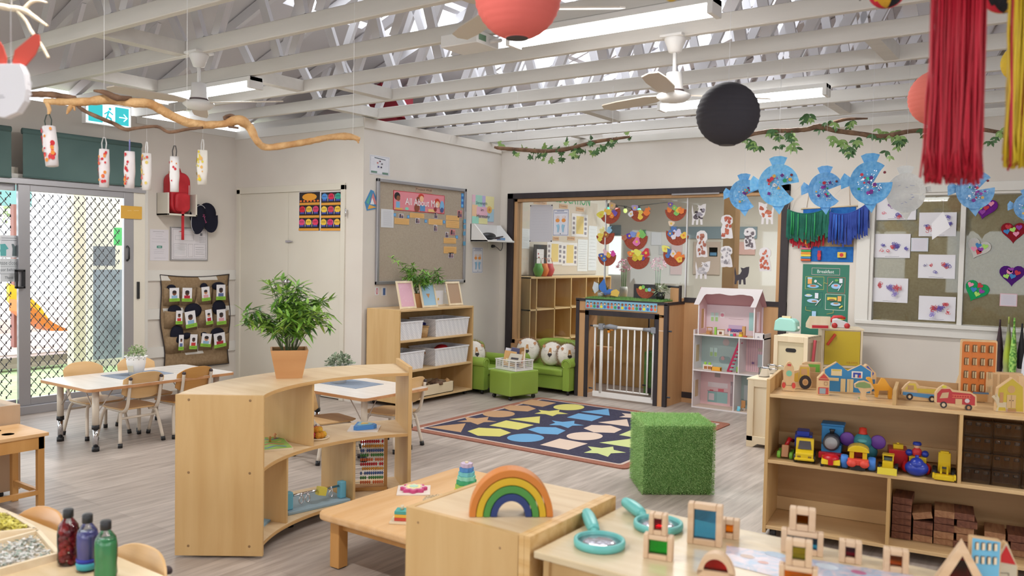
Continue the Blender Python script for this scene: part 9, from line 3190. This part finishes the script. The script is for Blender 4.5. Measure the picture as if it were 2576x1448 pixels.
for y in (.1, 1.0):
	part(t, 'caster', lambda b: (setattr(b, 'M', MT((.36, y, .026)) @ MR(rad(90), 4, 'Y')), b.lathe([(0, -.012), (.026, -.012), (.026, .012), (0, .012)], BLACKP, 14)))
part(t, 'green_divider', lambda b: b.box(.2, .95, .56, .4, .965, .70, '#1c6a5c'))
# ------------------------------------------------------------------ outdoors beyond the grille door
OX = XL - 0.2
b = B()
b.box(-26, -14, -0.12, OX, 20, -0.06, noisy('play_lawn', '#93a878', '#a9bc8c', (1, 1, 1), 6, 3, 0.9))
struct(b, 'ground')
b = B()
PAVE = noisy('pale_paving', '#c8b4ac', '#d6c4bc', (1, 1, 1), 3, 3, 0.8)
b.box(-14, -14, -0.06, -11.2, 12, 0.12, PAVE)
b.box(-20, -14, 0.12, -14, 12, 0.34, PAVE)
struct(b, 'trim_10')
def outp(name, label, cat, y, x0p, x1p, y0p, y1p, X, m, th=.12, parent=None):
	a, c_ = at(x0p, y1p, 'x', X), at(x1p, y0p, 'x', X)
	b = B()
	b.box(X - th, a.y, a.z, X, c_.y, c_.z, m)
	return solo(b, name, label, cat)
outp('verandah_post', 'cream verandah post outside the grille door', 'post', 0, 186, 216, 300, 925, -9.6, '#cfc4b4', .15)
outp('verandah_post', 'slim white post edge right of the cream verandah post', 'post', 0, 219, 234, 300, 910, -9.9, '#d8d4d0', .1)
outp('outdoor_wall', 'white outdoor wall behind the blackboard', 'wall panel', 0, 216, 340, 300, 930, -10.6, '#c9c2b8', .1)
outp('outdoor_blackboard', 'grey outdoor chalkboard seen through the grille', 'board', 0, 234, 322, 678, 905, -10.2, noisy('chalk_grey', '#6c7380', '#8a919e', (1, 1, 1), 3, 3, .7), .04)
outp('outdoor_notice', 'grey notice above the outdoor chalkboard', 'notice', 0, 231, 290, 620, 668, -10.25, '#6a6e78', .02)
outp('green_outdoor_toy', 'pale green shape on the white wall outside', 'toy', 0, 288, 316, 573, 617, -10.25, '#4aa860', .02)
outp('brown_fence', 'reddish brown fence posts outside at the left', 'fence', 0, 36, 62, 515, 1000, -12.0, '#8a5c54', .1)
outp('shade_roof', 'blue-green shade roof edge outside at the top left', 'roof', 0, -60, 80, 440, 512, -12.5, '#7aa8a8', .3)
outp('retaining_wall', 'low grey retaining wall outside', 'wall', 0, -80, 175, 888, 926, -10.9, '#8c7c74', .2)
X = -11.5
q = [at(x, y, 'x', X) for x, y in ((60, 715), (90, 728), (140, 775), (178, 832), (135, 826), (90, 795), (60, 760))]
t = thing('slide', 'yellow and orange plastic slide in the yard outside', 'slide')
b = B()
b.prism([(p.y, p.z) for p in q], X - .5, X - .42, '#e0b020', 'x')
b.build('slide_side', t)
b = B()
q2 = [at(x, y, 'x', X) for x, y in ((60, 755), (90, 778), (135, 812), (178, 832), (130, 832), (80, 800), (60, 785))]
b.prism([(p.y, p.z) for p in q2], X - .42, X, '#c87428', 'x')
b.build('slide_bed', t)
LO = noisy('garden_leaf', '#5a7a44', '#a8b888', (1, 1, 1), 5, 2, .7)
rs = random.Random(8)
for i, (x, y, z, r_, lab) in enumerate(((-13.5, 3.6, 1.7, .9, 'hazy green shrub outside beyond the slide'), (-14.5, 5.4, 2.1, 1.1, 'taller pale tree crown outside behind the shrub'), (-12.8, 1.6, 1.5, .9, 'green bush outside at the left edge'))):
	t = thing('garden_bush', lab, 'bush', (x, y, 0), 0, 'bushes in the yard')
	b = B()
	for k in range(900):
		d = Vector((rs.gauss(0, 1), rs.gauss(0, 1), rs.gauss(0, 1))).normalized() * r_ * rs.uniform(.5, 1)
		s = rs.uniform(.05, .1)
		e = Vector((rs.uniform(-1, 1), rs.uniform(-1, 1), rs.uniform(-1, 1))).normalized()
		f = d.cross(e).normalized()
		b.add([(d.x, d.y, d.z + z), (d.x + e.x * s, d.y + e.y * s, d.z + z + e.z * s), (d.x + f.x * s, d.y + f.y * s, d.z + z + f.z * s)], [(0, 1, 2)], LO)
	b.build('foliage', t)
	b = B()
	b.tube([(0, 0, -.1), (0, 0, z)], .06, BARKD, 8)
	b.build('trunk', t)
# signs hung on the left glass leaf
sheet('door_sign_clothes', 'white picture sign of a teal shirt and grey vest on the glass door', 'sign', (0, 592, 62, 648), 'x', XDR - .045, '#d4d6dc', [('l', [(.05, .88), (.85, .88)], .02, '#6a7078'), ('l', [(.05, .78), (.8, .78)], .02, '#6a7078'), ('p', [(-.0, .08), (.0, .6), (.2, .62), (.34, .4), (.24, .36), (.24, .08)], '#58a8a8'), ('p', [(.48, .08), (.5, .4), (.46, .62), (.54, .62), (.6, .5), (.68, .62), (.76, .62), (.72, .4), (.74, .08)], '#5c6c70')])
sheet('door_sign_text', 'sign strips reading please close the door behind you', 'sign', (0, 650, 66, 708), 'x', XDR - .045, '#ccd0d4', [('t', 'ease close the', .45, .82, .9, .18, '#70787e'), ('t', 'oor behind you', .45, .5, .9, .18, '#70787e'), ('t', 'Thank you', .45, .16, .55, .15, '#70787e'), ('l', [(0, .67), (1, .67)], .01, '#8a9298'), ('l', [(0, .34), (1, .34)], .01, '#8a9298')])
# ------------------------------------------------------------------ next room behind the glass
NX = -6.0
b = B()
b.box(NX - .1, YB + .12, 0, NX, 11.0, WT, WALL)
struct(b, 'wall_next_left')
b = B()
b.box(XL, 13.4, 0, XR, 13.5, WT, WALL)
struct(b, 'wall_next_back')
sheet('wall_planner_board', 'beige display board of weekly pages in the next room', 'display board', (1310, 500, 1500, 690), 'x', NX, '#c8bcb0', [], th=.01)
NP = NX + .012
for i, (px, s) in enumerate((((1342, 505, 1375, 514), 'Monday'), ((1407, 514, 1428, 524), 'Tuesday'), ((1449, 521, 1469, 531), 'Wednesday'), ((1391, 595, 1406, 604), 'Thursday'), ((1427, 595, 1446, 604), 'Friday'))):
	sheet('day_label', 'tan strip reading %s on the next room board' % s, 'sign', px, 'x', NP, '#c8a080', [('t', s, .5, .5, .8, .5, '#5a4438')], 'weekday labels in the next room')
for i, (px, w) in enumerate((((1438, 538, 1478, 595), 'under the Wednesday strip'), ((1376, 607, 1414, 665), 'beside the black framed card'), ((1414, 610, 1452, 668), 'under the Friday strip'))):
	sheet('planner_page', 'weekly page with a yellow panel and photo columns, ' + w, 'page', px, 'x', NP, '#dcd8da', [('r', .28, .12, .74, .9, '#d8c080')] + [('r', u, .1 + .21 * j, u + .13, .22 + .21 * j, '#8a8490') for u in (.06, .8) for j in range(4)], 'weekly planner pages')
for i, (px, w) in enumerate((((1453, 602, 1478, 682), 'right of the Friday page'), ((1480, 568, 1501, 680), 'clipboard strip at the wall end'), ((1310, 575, 1332, 625), 'at the left behind the notice'))):
	sheet('typed_list', 'long white typed list, ' + w, 'paper', px, 'x', NP, '#d8dadf', lines(.12, .88, .1, .92, 12, '#a8aab2', .01), 'typed lists on the next room board')
p = at(1450, 500, 'x', NP)
b = B()
W_ = at(1484, 505, 'x', NP).y - at(1398, 500, 'x', NP).y
b.text('EDUCATION', W_ / 2, .06, W_, -.002, '#2a9a60', .13)
solo(b, 'green_lettering', 'big green cut-out lettering at the top of the next room board', 'lettering', (NP, at(1398, 500, 'x', NP).y, at(1440, 512, 'x', NP).z), rad(90))
# cubby
t = thing('cubby_shelf', 'wide birch pigeonhole cabinet behind the glass in the next room', 'shelving unit', (-5.6, 8.30, 0), rad(90))
L_, H_ = 2.05, 1.245
part(t, 'back_panel', lambda b: b.box(0, .36, 0, L_, .37, H_, BIRS))
for z in (.03, .43, .83, H_ - .02):
	part(t, 'shelf_board', lambda b: b.box(0, 0, z, L_, .36, z + .018, BIRCHX))
part(t, 'side_panel', lambda b: b.box(0, 0, 0, .018, .37, H_, BIRCH))
for x in (.14, .56, .96, 1.35, 1.68, L_ - .018):
	part(t, 'divider', lambda b: b.box(x, 0, .03, x + .018, .36, H_ - .02, BIRCH))
for i, (px, py, c, lab) in enumerate(((1330, 693, '#5a9a48', 'green zigzag paper lantern on the cubby top'), (1344, 693, '#d8743a', 'orange paper lantern behind the green one'), (1369, 693, '#c04a50', 'red paper lantern with a handle on the cubby top'))):
	p = at(px, py, 'z', H_)
	b = B()
	b.lathe([(.03, 0), (.045, .03), (.062, .085), (.045, .13), (.04, .165)], c, 8, wob=lambda a, z: 1 + .12 * math.cos(8 * a))
	b.tube([(-.04, 0, .165), (-.025, 0, .23), (.02, 0, .235), (.04, 0, .165)], .003, c, 5)
	solo(b, 'zigzag_paper_lantern', lab, 'paper lantern', (-5.75, min(max(p.y, 8.35), 8.7) + .13 * i, H_), rad(20 * i), 'paper lanterns on the cubby')
sheet('black_framed_card', 'black framed card with a red spiral leaning behind the paper lanterns', 'framed card', (1342, 615, 1374, 692), 'x', -5.93, '#2a262a', [('r', .2, .1, .75, .85, '#dcdade'), ('c', .32, .7, .05, .03, '#a02838'), ('c', .36, .58, .05, .03, '#a02838')] + lines(.45, .7, .3, .8, 5), th=.01)
# far things: windows, door, pictures, flowers, lights on a string
FY = 13.39
for px, c, nm, lab, cat in (((1527, 566, 1562, 592), '#7a8c98', 'door_blind', 'grey-blue blind over the far white door', 'blind'), ((1532, 594, 1562, 690), '#e8eaec', 'far_door', 'white far door glowing in place of daylight through its glass', 'door'), ((1688, 570, 1832, 600), '#8496a2', 'window_blind', 'wide grey-blue blind on the far wall', 'blind'), ((1850, 570, 1905, 600), '#8496a2', 'window_blind', 'grey-blue blind right of the timber post', 'blind'), ((1640, 584, 1664, 616), '#dcd8de', 'wall_poster', 'white poster with orange edge on the far wall', 'poster'), ((1617, 578, 1625, 605), '#58a070', 'wall_poster', 'small green poster on the far wall', 'poster'), ((1688, 612, 1716, 690), '#d0a8a4', 'patterned_panel', 'pink patterned panel on the far wall', 'panel'), ((1745, 608, 1812, 690), '#c8b4a8', 'patterned_panel', 'pink and cream panel behind the puppies', 'panel'), ((1785, 622, 1806, 645), '#48a868', 'wall_poster', 'blue and green poster between the puppies', 'poster'), ((1845, 608, 1900, 640), '#d4aaa4', 'patterned_panel', 'pink panel right of the timber post', 'panel'), ((1660, 618, 1690, 640), '#b8b4ae', 'wall_poster', 'grey circular poster on the far wall', 'poster')):
	sheet(nm, lab, cat, px, 'y', FY, emis('door_daylight_glow', c, .9) if nm == 'far_door' else c, [('r', .1, .1, .9, .45, '#5a8ab0')] if lab.startswith('blue and') else [], th=.02)  # the far door emits by itself, standing in for daylight behind it
for i, (px, py, c) in enumerate(((1529, 522, '#58c0a8'), (1552, 524, '#e89088'), (1573, 526, '#c8e080'), (1591, 531, '#e89898'), (1608, 525, '#70c8c0'))):
	p = at(px, py, 'y', 10.4)
	t = thing('festoon_bulb', ('teal', 'pink', 'lime', 'rose', 'aqua')[i] + ' festoon bulb hanging in the next room', 'bulb', p, 0, 'coloured festoon bulbs')
	part(t, 'bulb', lambda b: b.ball((0, 0, -.02), (.028, .028, .035), emis('bulb_' + c[1:], c, .7), 10, 8))
	part(t, 'bulb_cap', lambda b: b.lathe([(.018, .01), (.018, .05)], '#2c2c2c', 10))
b = B()
b.tube([tuple(at(x, y, 'y', 10.4)) for x, y in ((1527, 511), (1552, 516), (1575, 519), (1591, 524), (1609, 517), (1680, 508))], .006, '#3c3c3c', 5)
solo(b, 'festoon_cable', 'dark sagging cable carrying the coloured bulbs', 'cable')
b = B()
a = at(1819, 600, 'y', 8.6)
c_ = at(1848, 600, 'y', 8.6)
b.box(a.x, 8.6, 0, c_.x, 8.75, WT, TIMBER)
struct(b, 'trim_11')
for i, (px, py) in enumerate(((1570, 672), (1656, 668))):
	p = at(px, py, 'y', 8.75)
	t = thing('hyacinth', 'bunch of pink flowers behind the turf mat, %s' % ('left one' if i == 0 else 'right one'), 'flowers', (p.x, 8.75, p.z - .18), 0, 'pink flowers behind the glass')
	b = B()
	rs = random.Random(i)
	for k in range(150):
		d = Vector((rs.gauss(0, 1), rs.gauss(0, 1), rs.gauss(0, 1))).normalized()
		q = Vector((d.x * .09, d.y * .06, d.z * .07 + .20))
		b.add([tuple(q), tuple(q + Vector((rs.uniform(-1, 1), rs.uniform(-1, 1), rs.uniform(-1, 1))) * .022), tuple(q + Vector((rs.uniform(-1, 1), rs.uniform(-1, 1), rs.uniform(-1, 1))) * .022)], [(0, 1, 2)], '#d88aa8' if k % 3 else '#e0a8bc')
	b.build('blossom', t)
	part(t, 'stems', lambda b: [b.tube([(.02 * q, 0, -.1), (.03 * q, 0, .16)], .006, LEAFD, 5) for q in (-1, 0, 1)])
	part(t, 'vase', lambda b: b.lathe([(.04, -.2), (.05, -.09), (.045, -.05)], '#b8b4b0', 16))
b = B()
b.box(-4.9, 8.62, 0, -3.0, 9.0, .94, BIRCH)
solo(b, 'flower_bench', 'birch bench behind the play opening in the next room', 'bench', (0, 0, 0), bev=.004)
# inside the play tunnel
t = thing('turf_box', 'turf-covered box seen through the bars of the child gate', 'box', (-4.05, 8.30, 0))
b = B()
b.box(0, 0, 0, .62, .28, .46, TURFB)
turf(b, 0, 0, .46, .62, .28, 2500, .02)
b.build('box_body', t)
flowerpot((-3.86, 8.42, .475), .06, .075, .17, 'white lace-rim pot with wispy green plant behind the child gate', (.14, .10), LEAFD, 220, 12, True, .05)
gate((-4.0, 8.25, 0), 'dark child gate with a black latch at the far side of the tunnel', False, .5, .9)
